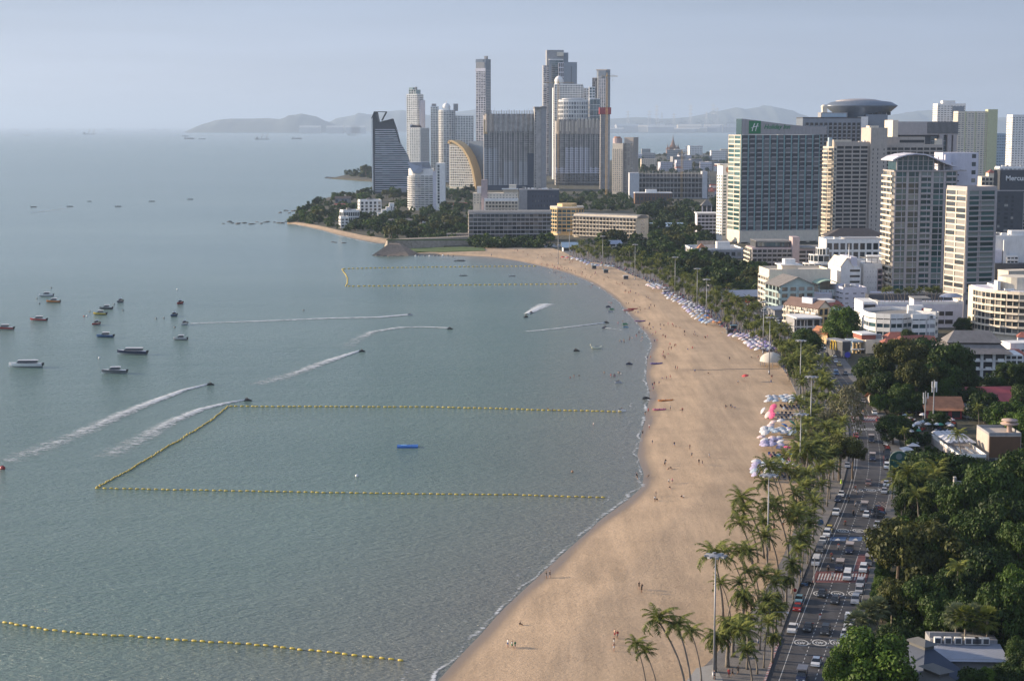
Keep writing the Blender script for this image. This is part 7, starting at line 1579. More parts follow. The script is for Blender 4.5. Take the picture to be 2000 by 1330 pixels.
# ---- people
SK = [mat('skin_light', (.48,.30,.21), .6, var=.05), mat('skin_tan', (.30,.17,.10), .6, var=.05)]
CL = {'black': (.015,.015,.017), 'white': (.62,.62,.60), 'red': (.38,.04,.04), 'blue': (.04,.09,.25), 'grey': (.18,.18,.19), 'navy': (.02,.03,.07), 'yellow': (.55,.40,.06), 'pink': (.55,.20,.25), 'green': (.05,.20,.09), 'orange': (.55,.20,.05)}
HAIR = mat('dark_hair', (.02,.014,.01), .7)
def skin_mesh(pose):
    """one continuous body grown by a Skin modifier from a posed skeleton"""
    J = {'stand': dict(p=(0,0,.95), c=(0,0,1.32), n=(0,0,1.47), h=(0,.01,1.60), t=(0,.01,1.70), ls=(-.19,0,1.40), le=(-.25,.02,1.14), lh=(-.25,-.05,.90), rs=(.19,0,1.40), re=(.25,.02,1.14), rh=(.24,-.06,.90), lk=(-.10,-.02,.50), lf=(-.11,.02,.06), lt=(-.12,-.14,.03), rk=(.10,-.02,.50), rf=(.11,.02,.06), rt=(.12,-.14,.03)),
         'walk': dict(p=(0,0,.93), c=(0,-.03,1.30), n=(0,-.04,1.45), h=(0,-.06,1.58), t=(0,-.06,1.68), ls=(-.19,-.02,1.38), le=(-.25,-.14,1.14), lh=(-.22,-.30,.98), rs=(.19,-.02,1.38), re=(.25,.12,1.14), rh=(.24,.16,.90), lk=(-.10,.06,.49), lf=(-.10,.34,.12), lt=(-.10,.26,.03), rk=(.10,-.17,.50), rf=(.10,-.28,.06), rt=(.10,-.43,.04)),
         'sit': dict(p=(0,0,.12), c=(0,.06,.50), n=(0,.05,.66), h=(0,.03,.79), t=(0,.02,.89), ls=(-.19,.05,.58), le=(-.26,.16,.34), lh=(-.22,.02,.20), rs=(.19,.05,.58), re=(.26,-.08,.38), rh=(.14,-.30,.40), lk=(-.13,-.36,.42), lf=(-.13,-.58,.07), lt=(-.13,-.72,.04), rk=(.13,-.38,.40), rf=(.14,-.62,.07), rt=(.14,-.76,.04)),
         'wade': dict(p=(0,0,.05), c=(0,0,.42), n=(0,0,.57), h=(0,.01,.70), t=(0,.01,.80), ls=(-.19,0,.50), le=(-.34,-.06,.30), lh=(-.40,-.16,.16), rs=(.19,0,.50), re=(.34,-.05,.30), rh=(.40,-.14,.16), lk=(-.10,-.02,-.40), lf=(-.11,.02,-.84), lt=(-.12,-.14,-.87), rk=(.10,-.02,-.40), rf=(.11,.02,-.84), rt=(.12,-.14,-.87)),
         'ride': dict(p=(0,0,.52), c=(0,-.08,.88), n=(0,-.10,1.03), h=(0,-.12,1.16), t=(0,-.12,1.26), ls=(-.19,-.08,.96), le=(-.30,-.22,.74), lh=(-.26,-.48,.72), rs=(.19,-.08,.96), re=(.30,-.22,.74), rh=(.26,-.48,.72), lk=(-.24,-.34,.42), lf=(-.27,-.22,.08), lt=(-.27,-.36,.04), rk=(.24,-.34,.42), rf=(.27,-.22,.08), rt=(.27,-.36,.04))}[pose]
    rad = dict(p=.15, c=.155, n=.06, h=.10, t=.075, ls=.07, le=.048, lh=.035, rs=.07, re=.048, rh=.035, lk=.068, lf=.045, lt=.03, rk=.068, rf=.045, rt=.03)
    names = list(J); me = bpy.data.meshes.new('body'); E = [('p','c'),('c','n'),('n','h'),('h','t'),('c','ls'),('ls','le'),('le','lh'),('c','rs'),('rs','re'),('re','rh'),('p','lk'),('lk','lf'),('lf','lt'),('p','rk'),('rk','rf'),('rf','rt')]
    me.from_pydata([J[k] for k in names], [(names.index(a), names.index(b_)) for a, b_ in E], [])
    o = bpy.data.objects.new('body', me); COL.objects.link(o); o.modifiers.new('skin','SKIN'); sv = me.skin_vertices[0].data
    for i, k in enumerate(names): sv[i].radius = (rad[k]*1.12, rad[k]*.92) if k in 'pc' else (rad[k],)*2; sv[i].use_root = k == 'p'
    sb = o.modifiers.new('sub','SUBSURF'); sb.levels = 1
    dg = bpy.context.evaluated_depsgraph_get(); out_ = bpy.data.meshes.new_from_object(o.evaluated_get(dg)); bpy.data.objects.remove(o); out_['hip'] = J['p'][2]; out_['neck'] = J['n'][2]; out_['hx'] = J['h'][1]; out_['hz'] = J['h'][2]; return out_
PB = {k: skin_mesh(k) for k in ('stand','walk','sit','wade','ride')}
PM = {}
def person_mesh(pose, top, bot, sk):
    k = (pose, top, bot, sk)
    if k in PM: return PM[k]
    me = PB[pose].copy(); me.name = 'person'; me.materials.clear()
    tm = SK[sk] if top == 'bare' else mat('cloth_'+top, CL[top], .85); bm_ = mat('cloth_'+bot, CL[bot], .85)
    for m_ in (SK[sk], tm, bm_, HAIR): me.materials.append(m_)
    hip, neck, hx, hz = (PB[pose][q] for q in ('hip','neck','hx','hz'))
    for p in me.polygons:
        c = p.center; i = 0
        if c.z > hz+.005 and (c.y > hx-.06 or c.z > hz+.07): i = 3
        elif c.z > neck-.03: i = 0
        elif c.z > hip+.07 and abs(c.x) < .27 and not (pose == 'sit' and c.y < -.14): i = 1
        elif pose in ('sit','ride'): i = 2 if c.y > -.30 and c.z < hip+.12 and abs(c.x) < .24 else 0
        elif abs(c.x) < .21 and c.z > hip-.32: i = 2
        p.material_index = i; p.use_smooth = True
    PM[k] = me; return me
NPP = Namer(); pp = random.Random(77); PPX = []
ZB = lambda x, y: (lambda a, p: beach_z((Vector((p.x,p.y,0))-a).length, .5, p)[0])(g(lin(SHORE,y)+0, y, 0), g(x,y,.6))
POSE_T = {'stand': 'standing', 'walk': 'walking', 'sit': 'sitting', 'wade': 'wading'}
LANDP = [('the near float end',1190,970),('the far float end',1218,803),('the red parasol',1457,740),('the domed sand shelter',1506,710),('the moored inflatables',1285,712),('the pink parasols',1515,800),('the orange raft',1300,782),('the pink raft',1292,801),('the red inflatable row',1235,605),
  ('the purple raft',1250,628),('the near palm clump',1300,1270),('the nearest lamp mast',1390,1310),('the second lamp mast',1490,1120),('the surf bend',1245,930),('the lower surf',1000,1170),('the dragon float',1165,677),('the far zone end',1130,555),
  ('the white parasol rows',1505,915),('the striped parasol row',1450,660),('the beach office',1110,505),('the last float end',1050,520),('the fifth lamp mast',1556,780),('the eighth lamp mast',1375,630),('the tenth lamp mast',1314,578),('the open middle sand',1400,850),('the wide lower sand',1200,1150),('the blue roof kiosk',1183,535)]
def wherep(x, y):
    best = min(LANDP, key=lambda l: (l[1]-x)**2 + ((l[2]-y)*1.3)**2); dx, dy = x-best[1], y-best[2]
    w_ = ('left of' if dx < 0 else 'right of') if abs(dx) > abs(dy)*1.1 else ('beyond' if dy < 0 else 'in front of')
    return f'{w_} {best[0]}'
def person(x, y, pose, top=None, bot=None, sk=None, rz=None, place=None, z=None):
    top = top or pp.choice(['black','black','white','navy','grey','red','bare','bare','blue','pink']); bot = bot or pp.choice(['black','navy','grey','blue','black','red']); sk = pp.randrange(2) if sk is None else sk
    if z is None: z = .0 if pose == 'wade' else (ZB(x,y) if x < lin(BACK,y) else GZ+.18)
    o = link('person', person_mesh(pose, top, bot, sk), None, g(x,y,z), pp.uniform(0,6.28) if rz is None else rz); s_ = pp.uniform(.94,1.06)*1.05; o.scale = (s_,)*3
    tag(o, None, 'person', 'people on the beach and promenade'); tt = 'bare chested person in %s shorts' % bot if top == 'bare' else 'person in %s top, %s shorts,' % (top, bot)
    NPP.add(o, f'{tt} {POSE_T.get(pose, "riding")}', place or wherep(x,y), x); return o
for a in [(1067,1129,'stand','black','grey'),(1074,1128,'stand','black','black'),(1248,1150,'stand','black','black'),(1254,1152,'walk','black','grey'),(1253,1157,'stand','black','black'),(1016,1221,'sit','black','black'),(1006,1267,'walk','green','grey'),(1000,1266,'walk','white','green'),(992,1264,'stand','white','blue'),
 (1206,1247,'stand','red','grey'),(1201,1245,'walk','bare','red'),(1199,1259,'stand','black','white'),(1199,1271,'stand','bare','white'),(1245,936,'stand','black','black'),(1243,933,'walk','navy','black'),(1267,931,'sit','black','black'),(1306,945,'walk','white','grey'),(1313,944,'walk','pink','grey'),(1308,954,'sit','black','black'),
 (1281,970,'stand','black','grey'),(1279,980,'stand','white','black'),(1283,978,'sit','black','navy'),(1331,972,'sit','black','grey'),(1335,972,'sit','white','navy'),(1300,906,'stand','black','white'),(1298,910,'walk','grey','black'),(1306,917,'sit','black','black'),(1310,916,'sit','black','grey'),(1365,907,'stand','black','black'),(1372,909,'stand','black','navy'),
 (1385,894,'stand','white','white'),(1351,893,'walk','grey','black'),(1347,878,'stand','bare','grey'),(1317,872,'walk','black','blue'),(1255,850,'stand','black','black'),(1268,838,'stand','white','red'),(1274,868,'stand','grey','grey'),(1330,805,'stand','bare','black'),(1333,805,'stand','red','black'),(1309,801,'stand','white','black'),
 (1266,806,'walk','red','red'),(1260,812,'stand','black','orange'),(1117,923,'wade','bare','black'),(1119,923,'wade','black','black'),(1159,829,'wade','white','red'),(1121,735,'wade','bare','red'),(1131,735,'wade','black','black'),(1180,729,'wade','bare','black'),(1070,800,'wade','black','black'),(1079,802,'wade','black','navy')]: person(*a[:3], top=a[3], bot=a[4])
for x, y, n in [(1282,756,3),(1268,762,2),(1301,740,3),(1314,724,2),(1299,702,3),(1298,694,3),(1315,680,4),(1300,660,3),(1275,657,3),(1260,640,3),(1270,643,2),(1276,638,2),(1237,612,3),(1247,612,2),(1258,604,2),(1262,585,3),(1238,575,2),(1225,567,3),(1270,602,3),(1290,640,3),(1307,637,2),(1320,640,3),(1340,652,3),(1358,655,4),(1380,660,3),(1413,655,3),(1345,680,3),
  (1310,685,2),(1273,700,2),(1404,800,0),(1422,797,3),(1427,795,2),(1392,730,1),(1352,725,1),(1432,706,1),(1460,700,1),(1445,752,1),(1497,746,1),(1506,742,2),(1075,522,8),(1088,525,8),(1100,526,7),(1065,520,5),(1110,530,5),(1130,536,5),(1150,542,4),(1165,535,4),(1188,545,3),(1142,528,2),(1110,512,5),(1095,505,4),(1070,500,4),(1050,503,3),(1030,498,2),(1011,493,3),(960,497,3),(1215,560,3),(1225,572,4),(1230,592,4),
  (1205,556,2),(1187,530,2),(1245,560,2),(1250,650,3),(1256,668,2),(1285,672,2)]:
    for k in range(n): person(x+pp.uniform(-9,9), y+pp.uniform(-4,4), pp.choice(['stand','walk','stand','sit']))
for x, y, n in [(1216,666,4),(1232,662,3),(1240,655,2),(1198,735,5),(1212,732,3),(1112,740,1),(1210,630,2),(1100,545,4),(1080,532,4),(1150,560,3),(1190,592,2)]:
    for k in range(n): person(x+pp.uniform(-8,8), y+pp.uniform(-3,3), 'wade')
# strollers on the promenade
for x, y in [(1392,1320),(1424,1322),(1432,1320),(1443,1316),(1468,1268),(1424,1270),(1480,1262),(1395,1326),(1455,1275),(1510,1040),(1532,1028),(1570,988),(1600,985),(1575,975),(1608,960),(1596,915),(1480,700),(1500,695),(1515,688),(1530,700),(1450,640),(1462,646),(1420,628),(1490,668),(1545,720),(1385,600),(1400,612),(1350,572),(1300,546),(1260,530),(1330,560),(1370,590),(1440,632)]:
    person(x+pp.uniform(-3,3), y, pp.choice(['stand','walk','walk']), place='on the promenade under the palms')

# ---- jet skis, rafts
JS = MB(); prof = [(-1.5,0),(-1.45,.45),(-.6,.55),(-.5,.75),(.1,.85),(.45,.95),(.6,.7),(1.3,.45),(1.65,.2),(1.3,-.05),(-1.4,-.1)]; n = len(prof)
vs = []
for s_ in (-1,1): vs += [(p[0], s_*(.5 if -1.3 < p[0] < .9 else .28)*(1 if p[1] < .5 else .5), p[1]) for p in prof]
JS.add(vs, [(i,(i+1)%n,n+(i+1)%n,n+i) for i in range(n)] + [tuple(range(n)), tuple(range(n,2*n))])
JC = {}
def jetski(x, y, c, hd, label, riders=1, top='black', z=0):
    t = thing('jet_ski', label, 'jet ski', g(x,y,z), hd)
    if c.name not in JC: JC[c.name] = JS.mesh('hull', [c])
    link('hull', JC[c.name], t); q = MB(); q.box(-1.2,.05,-.2,.2,.6,.86); q.build('seat', C_BLACK, t); q = MB(); q.tube([(.5,-.45,1.05),(.5,.45,1.05)], .04, 5); q.tube([(.3,0,.8),(.5,0,1.05)], .06, 5); q.build('handlebar', C_BLACK, t)
    for k in range(riders):
        d = Vector((-.25-.5*k, 0, .32)); d.rotate(Matrix.Rotation(hd, 3, 'Z')); o = link('person', person_mesh('ride', top, 'black', 1), None, g(x,y,z)+d, hd+math.pi/2); tag(o, None, 'person', 'jet ski riders'); NPP.add(o, 'jet ski rider', wherej(x,y), x)
def wherej(x, y):
    L = [('at the head of the left near wake',412,750),('at the head of the right near wake',486,781),('at the head of the mid bay wake',708,686),('at the end of the curved wake',880,642),('at the head of the long straight wake',800,616),('in the churned spray patch',1033,614),('near the sand beyond the dragon float',1182,632),('left of the dragon float',1126,684),('off the middle of the beach',1215,720)]
    return min(L, key=lambda l: (l[1]-x)**2+(l[2]-y)**2)[0]
for x, y, c, hd, lb, n in [(411,752,C_BLACK,.5,'black jet ski at the head of the left near wake',1),(484,783,C_BLACK,.2,'black jet ski at the head of the right near wake',2),(707,687,C_BLACK,.3,'dark jet ski at the head of the mid bay wake',1),(879,643,C_BLACK,-.1,'dark jet ski at the end of the curved wake',1),(801,616,C_SILVER,.1,'pale jet ski at the head of the long straight wake',1),
  (1027,620,C_BLACK,-2.4,'left jet ski of the two racing in spray',1),(1037,612,C_BLACK,-2.2,'right jet ski of the two racing in spray',1),(1184,631,C_BLACK,0,'dark jet ski at the end of the thin wake line near the sand',1),(1181,641,C_NAVY,2.9,'navy jet ski turning just below the thin wake line',1),(1126,686,C_BLACK,.1,'dark jet ski idling left of the white dragon float',2),
  (1188,600,C_NAVY,.1,'navy jet ski moored off the red inflatables, leftmost',0),(1195,605,C_GREEN,.1,'green jet ski moored off the red inflatables',0),(1192,610,C_SILVER,.1,'silver jet ski moored off the red inflatables, nearest',0),(1221,634,C_GREEN,.1,'green jet ski in the shallows beside the purple raft',0),(1222,640,C_TEAL,.1,'light blue jet ski in the shallows beside the purple raft',0),
  (1229,712,C_NAVY,0,'navy jet ski floating left of the moored inflatables',1),(1208,748,C_SILVER,.1,'silver jet ski floating beyond the far float row end',1),(1215,803,C_WHITE,0,'white jet ski beside the far float row end',1),(1262,779,C_BLACK,.15,'black jet ski pulled up on wet sand near the orange raft',0)]: jetski(x, y, c, hd, lb, n)
def raft(x, y, c, label, L=5, hd=0.05, n=3, z=None):
    t = thing('inflatable_raft', label, 'raft', g(x,y,ZB(x,y) if z is None else z), hd)
    for s_ in (-.45,.45): q = MB(); q.tube([(-L/2,s_,.3),(-L/2+.4,s_,.25),(L/2-.7,s_,.25),(L/2,s_*.5,.6)], [.12,.28,.28,.12], 8); q.build('tube', c, t, smooth=True)
    q = MB()
    for k in range(n): q.tube([(-L/2+1+k*(L-2)/max(1,n-1),-.2,.5),(-L/2+1+k*(L-2)/max(1,n-1),.2,.5)], .2, 6)
    q.build('seat', C_NAVY, t)
for x, y, c, lb, L in [(1300,783,C_ORANGE,'orange inflatable raft lying on the sand',6),(1288,801,C_PINK,'pink inflatable raft lying on the sand',5),(1282,711,mat('raft_purple',(.12,.08,.25),.5),'row of seats on a purple raft beside walking people',5.5),(1250,628,mat('raft_violet',(.20,.10,.22),.5),'small purple raft on the sand at the water bend',6),
  (1228,607,C_RED,'red inflatable raft near the water, left one',6),(1236,604,C_RED,'red inflatable raft near the water, right one',6)]: raft(x, y, c, lb, L, .12)
mb = MB(); pa = path([(1348,724),(1400,724.5),(1440,723),(1480,722.5),(1522,722)], 30, 1.0)
for i, p in enumerate(pa): p.z = ZB(*px(p))+.06; p.y += .4*noise.noise(Vector((i*.3,0,0)))
for a, b_ in zip(pa, pa[1:]): mb.quad(a+Vector((0,-.5,0)), b_+Vector((0,-.5,0)), b_+Vector((0,.5,0)), a+Vector((0,.5,0)))
tag(mb.build('stream', mat('damp_channel', (.10,.085,.07), .5, var=.3)), 'thin dark damp channel crossing the sand near the dome shelter', 'channel', kind='structure')
# inflatable white creature boat (plain curved neck and tail)
t = thing('pedal_float', 'white inflatable float with a raised curved prow and tail, off the middle beach', 'float', g(1165,681,0), .1); q = MB()
q.tube([(-3.0,0,2.4),(-2.9,0,1.6),(-2.4,0,.8),(-1.2,0,.4),(0,0,.35),(1.4,0,.4),(2.3,0,.8),(2.7,0,1.5)], [.18,.3,.42,.6,.65,.6,.4,.15], 9); q.build('body', mat('inflatable_white', (.62,.62,.48), .5), t, smooth=True); q = MB(); q.box(-1,1,-.3,.3,.9,1.2); q.build('seat', C_GREY, t)

# ================================================================ parasols and loungers
def parasol_mesh(nm, col, r_=1.5, n=8, h=2.3):
    mb = MB(); prof = [(r_, 0-.14), (r_*.98,0),(r_*.6,.33),(.02,.62)]; mb.lathe([(a,b_+h) for a,b_ in prof], n); return mb.mesh('canopy', mat(nm, col, .8, var=.12, vs=1.5))
POLE = MB(); POLE.tube([(0,0,0),(0,0,2.8)], .03, 5); POLE = POLE.mesh('pole', M_MAST)
PC = {'white': parasol_mesh('parasol_white', (.52,.52,.54)), 'lilac': parasol_mesh('parasol_lilac', (.36,.33,.47)), 'pale blue': parasol_mesh('parasol_pale_blue', (.34,.41,.48)), 'pink': parasol_mesh('parasol_pink', (.68,.10,.22)), 'blush': parasol_mesh('parasol_blush', (.62,.48,.47)), 'blue': parasol_mesh('parasol_blue', (.10,.22,.50)), 'sky blue': parasol_mesh('parasol_sky', (.16,.38,.55)),
      'green': parasol_mesh('parasol_green', (.05,.25,.16)), 'red': parasol_mesh('parasol_red', (.50,.07,.07)), 'purple': parasol_mesh('parasol_purple', (.16,.13,.34)), 'orange': parasol_mesh('parasol_orange', (.62,.26,.10))}
SQ = MB(); SQ.add([(-1.7,-1.7,2.2),(1.7,-1.7,2.2),(1.7,1.7,2.2),(-1.7,1.7,2.2),(0,0,3.05)], [(0,1,4),(1,2,4),(2,3,4),(3,0,4)]); SQ.add([(-1.7,-1.7,2.05),(1.7,-1.7,2.05),(1.7,-1.7,2.2),(-1.7,-1.7,2.2)], [(0,1,2,3)]); PC['square white'] = SQ.mesh('canopy', mat('parasol_white', (.52,.52,.54)))
NU = Namer()
def parasol(x, y, col, place, tilt=None, s=1.0, z=None, base=None, grp='beach parasols'):
    b0 = base if base is not None else g(x,y, (ZB(x,y) if x < lin(BACK,y) else GZ+.18) if z is None else z); t = thing('parasol', None, 'parasol', b0, pp.uniform(0,.7) if 'square' not in col else 0, grp); t.scale = (s,s,1)
    link('pole', POLE, t); c = link('canopy', PC[col], t)
    if tilt: t.rotation_euler = (tilt[0], tilt[1], t.rotation_euler.z)
    NU.add(t, f'{col} parasol', place, x + y*.001); return t
def field(x0, y0, cols, rows_, dx, dy, sk, colors, place, tilt=(0,-.22), s=1.05):
    """dx, dy in metres on the sand; the block starts at its near left corner"""
    o = g(x0, y0, 1.3)
    for j in range(rows_):
        for i in range(cols):
            p = Vector((o.x+i*dx+j*sk+pp.uniform(-.7,.7), o.y+j*dy+pp.uniform(-.9,.9), 1.3)); x, y = px(p); parasol(x, y, pp.choice(colors), f'{ORD(j)} row back {place}', (pp.uniform(-.15,.15), tilt[1]+pp.uniform(-.3,.12)), s, base=Vector((p.x,p.y,ZB(x,y)))) 
field(1481,938,3,6,2.5,3.3,.35,['white','white','lilac','pale blue'],'in the nearest cluster')
field(1518,925,3,2,2.6,6,.3,['white','lilac'],'right of the nearest cluster')
field(1496,884,3,5,2.7,3.4,.3,['lilac','lilac','blush','white'],'in the lilac cluster')
field(1500,857,6,3,2.7,3.4,0,['white','white','pale blue'],'in the level white cluster')
field(1504,795,4,3,2.9,5.2,.3,['white','white','pale blue'],'in the far white cluster',(0,0))
field(1537,790,3,2,3.2,6,.2,['white','white','pale blue'],'right of far cluster',(0,0))
for x, y, c, tl in [(1514,836,'blush',(0,-.4)),(1508,842,'blush',(0,-.4)),(1519,851,'white',(0,-.3)),(1527,833,'white',(0,-.2)),(1514,810,'pink',(.0,-.9)),(1516,802,'pink',(0,-.8)),(1515,818,'pink',(0,-.9)),(1508,816,'blush',(0,-1.0)),(1500,808,'white',(0,-1.0)),(1523,848,'sky blue',(0,.8)),(1526,842,'blue',(0,.6)),(1540,836,'green',(0,.7)),(1514,903,'sky blue',(0,.9)),(1536,888,'pink',(0,.3)),(1536,898,'sky blue',(0,.6)),(1570,886,'red',(0,.2)),(1543,850,'purple',(0,.2)),(1457,744,'red',(0,-.2))]:
    parasol(x, y, c, 'standing apart among the sun loungers' if c != 'red' or x > 1500 else 'standing alone on open sand left of the palms', tl, 1.0)
def arc_rows(pts, n, rows_, colors, place, dx=2.9):
    P_ = [g(x,y,1.4) for x,y in pts]
    for k in range(n):
        u = k/(n-1)*(len(P_)-1); i = min(int(u), len(P_)-2); b0 = P_[i].lerp(P_[i+1], u-i)
        for j in range(rows_): p = b0+Vector((j*dx+pp.uniform(-.3,.3), pp.uniform(-.4,.4), 0)); x, y = px(p); parasol(x, y, pp.choice(colors), f'{ORD(j)} column inland {place}', (pp.uniform(-.15,.15),pp.uniform(-.5,.05)), 1.05, base=Vector((p.x,p.y,ZB(x,y) if x < lin(BACK,y) else 1.6)))
arc_rows([(1431,662),(1448,668),(1462,678),(1474,686)], 9, 4, ['white','blush','lilac'], 'in the striped row')
arc_rows([(1462,678),(1480,690)], 4, 4, ['purple','purple','white'], 'in the purple group')
arc_rows([(1352,620),(1366,632),(1384,638)], 6, 3, ['white','pale blue','orange','blue'], 'in the mixed row')
arc_rows([(1337,606),(1350,616)], 4, 4, ['lilac','white'], 'in the lilac row')
arc_rows([(1296,580),(1318,594),(1338,602)], 8, 3, ['white','white','lilac'], 'in the long white row')
arc_rows([(1266,562),(1280,570)], 5, 3, ['white','blush'], 'in the far white row')
arc_rows([(1100,508),(1130,512),(1150,522),(1190,526)], 10, 2, ['white','lilac','pale blue','red'], 'in the farthest row')
# inland parasols
for x, y in [(1782,872),(1770,880),(1768,888),(1766,902),(1780,866),(1778,920)]: parasol(x, y+10, 'square white', 'behind the green arch sign', None, 1.15, z=GZ, grp='white garden parasols')
tl, th, tw = TERR
for j in range(5):
    for i in range(5): parasol(0, 0, 'square white', f'{ORD(j)} row of the sun terrace', None, .95, base=Vector((tl.x-tw*.75+i*tw*.36, tl.y+14+j*3.9, GZ+th)), grp='terrace parasols')
for i in range(26):
    x, y = pp.uniform(1755,1860), pp.uniform(822,858); parasol(x, y, pp.choice(['white','white','green','blush','pale blue']), 'in the crowded market garden', None, .85, z=GZ, grp='market parasols')
NU.flush()
LG = MB(); LG.box(-.32,.32,-.9,.35,.28,.36); LG.add([(-.32,.35,.36),(.32,.35,.36),(.32,.85,.78),(-.32,.85,.78)], [(0,1,2,3),(3,2,1,0)])
for a in (-.28,.28):
    for b_ in (-.8,.3): LG.box(a-.02,a+.02,b_-.02,b_+.02,0,.28)
LM = {c: LG.mesh('sun_lounger', mat('lounger_'+c, CL[c], .7)) for c in ('white','blue','pink','grey','red','navy')}
NL = Namer()
def loungers(x0, y0, cols, rows_, place, cset, dx=1.5, dy=3.2, base=None, z=1.5):
    o = g(x0,y0,z) if base is None else base
    for j in range(rows_):
        for i in range(cols):
            p = Vector((o.x+i*dx+pp.uniform(-.15,.15), o.y+j*dy, 0)); x, y = px((p.x,p.y,z)); c = pp.choice(cset); l_ = link('sun_lounger', LM[c], None, (p.x,p.y, z if base is not None else ZB(x,y)), pp.uniform(-.2,.2)); l_.scale = (1.15,)*3; tag(l_, None, 'sun lounger', 'sun loungers under the parasols'); NL.add(l_, f'{c} sun lounger', f'{ORD(j)} row {place}', p.x)
loungers(1522,936,8,4,'of the nearest cluster',['navy','grey','grey']); loungers(1512,900,9,4,'beside the lilac cluster',['blue','grey','navy','pink']); loungers(1520,818,5,3,'behind the pink parasols',['white','navy','grey'],dy=5); loungers(1530,800,6,3,'of the far white cluster',['navy','grey','white'])
loungers(0,0,2,8,'on the sun terrace left side',['white'],2.2,1.6,base=Vector((tl.x-tw*.8, tl.y+1.0, 0)),z=GZ+th); loungers(0,0,1,8,'on the sun terrace right side',['white'],2.2,1.6,base=Vector((tl.x+tw*.35, tl.y+1.0, 0)),z=GZ+th)
NL.flush()
# strollers' flags on the road side, dome, etc
NPP.flush()
# crowd and stacked chairs in the shade of the far palms: too many and too small to count
cb = MB(); cr_ = random.Random(21); cm = [mat('cloth_'+c, CL[c], .85) for c in ('black','white','navy','red','grey','blue')]+[SK[1]]
lo = MB(); lm = [mat('cloth_'+c, CL[c], .85) for c in ('navy','white','grey','blue','pink')]
for k in range(1500):
    y = 500+cr_.random()**.8*240; a_, b_ = lin(BACK,y), RL(y); u = cr_.random()**1.6*.8-.02; p = g(a_+(b_-a_)*u, y, 1.66); c = cr_.randrange(6); h = cr_.uniform(1.5,1.75)
    if k % 3 == 0: cb.lathe([(.02,0),(.14,.1),(.13,h*.45)], 5, cr_.randrange(6), p); cb.lathe([(.13,h*.45),(.22,h*.8),(.06,h*.86)], 5, c, p); cb.lathe([(.06,h*.86),(.11,h*.93),(.01,h)], 5, 6, p)
    elif y < 700 and u < .25: lo.box(p.x-.3,p.x+.3,p.y-.9,p.y+.4,p.z+.25,p.z+.4,c%5); lo.box(p.x-.3,p.x+.3,p.y+.35,p.y+.5,p.z+.3,p.z+.9,c%5)
tag(cb.build('crowd', cm), 'crowd of strollers in the shade of the distant palms', 'crowd', kind='stuff'); tag(lo.build('deck_chairs', lm), 'jumble of deck chairs along the distant promenade edge', 'deck chairs', kind='stuff')

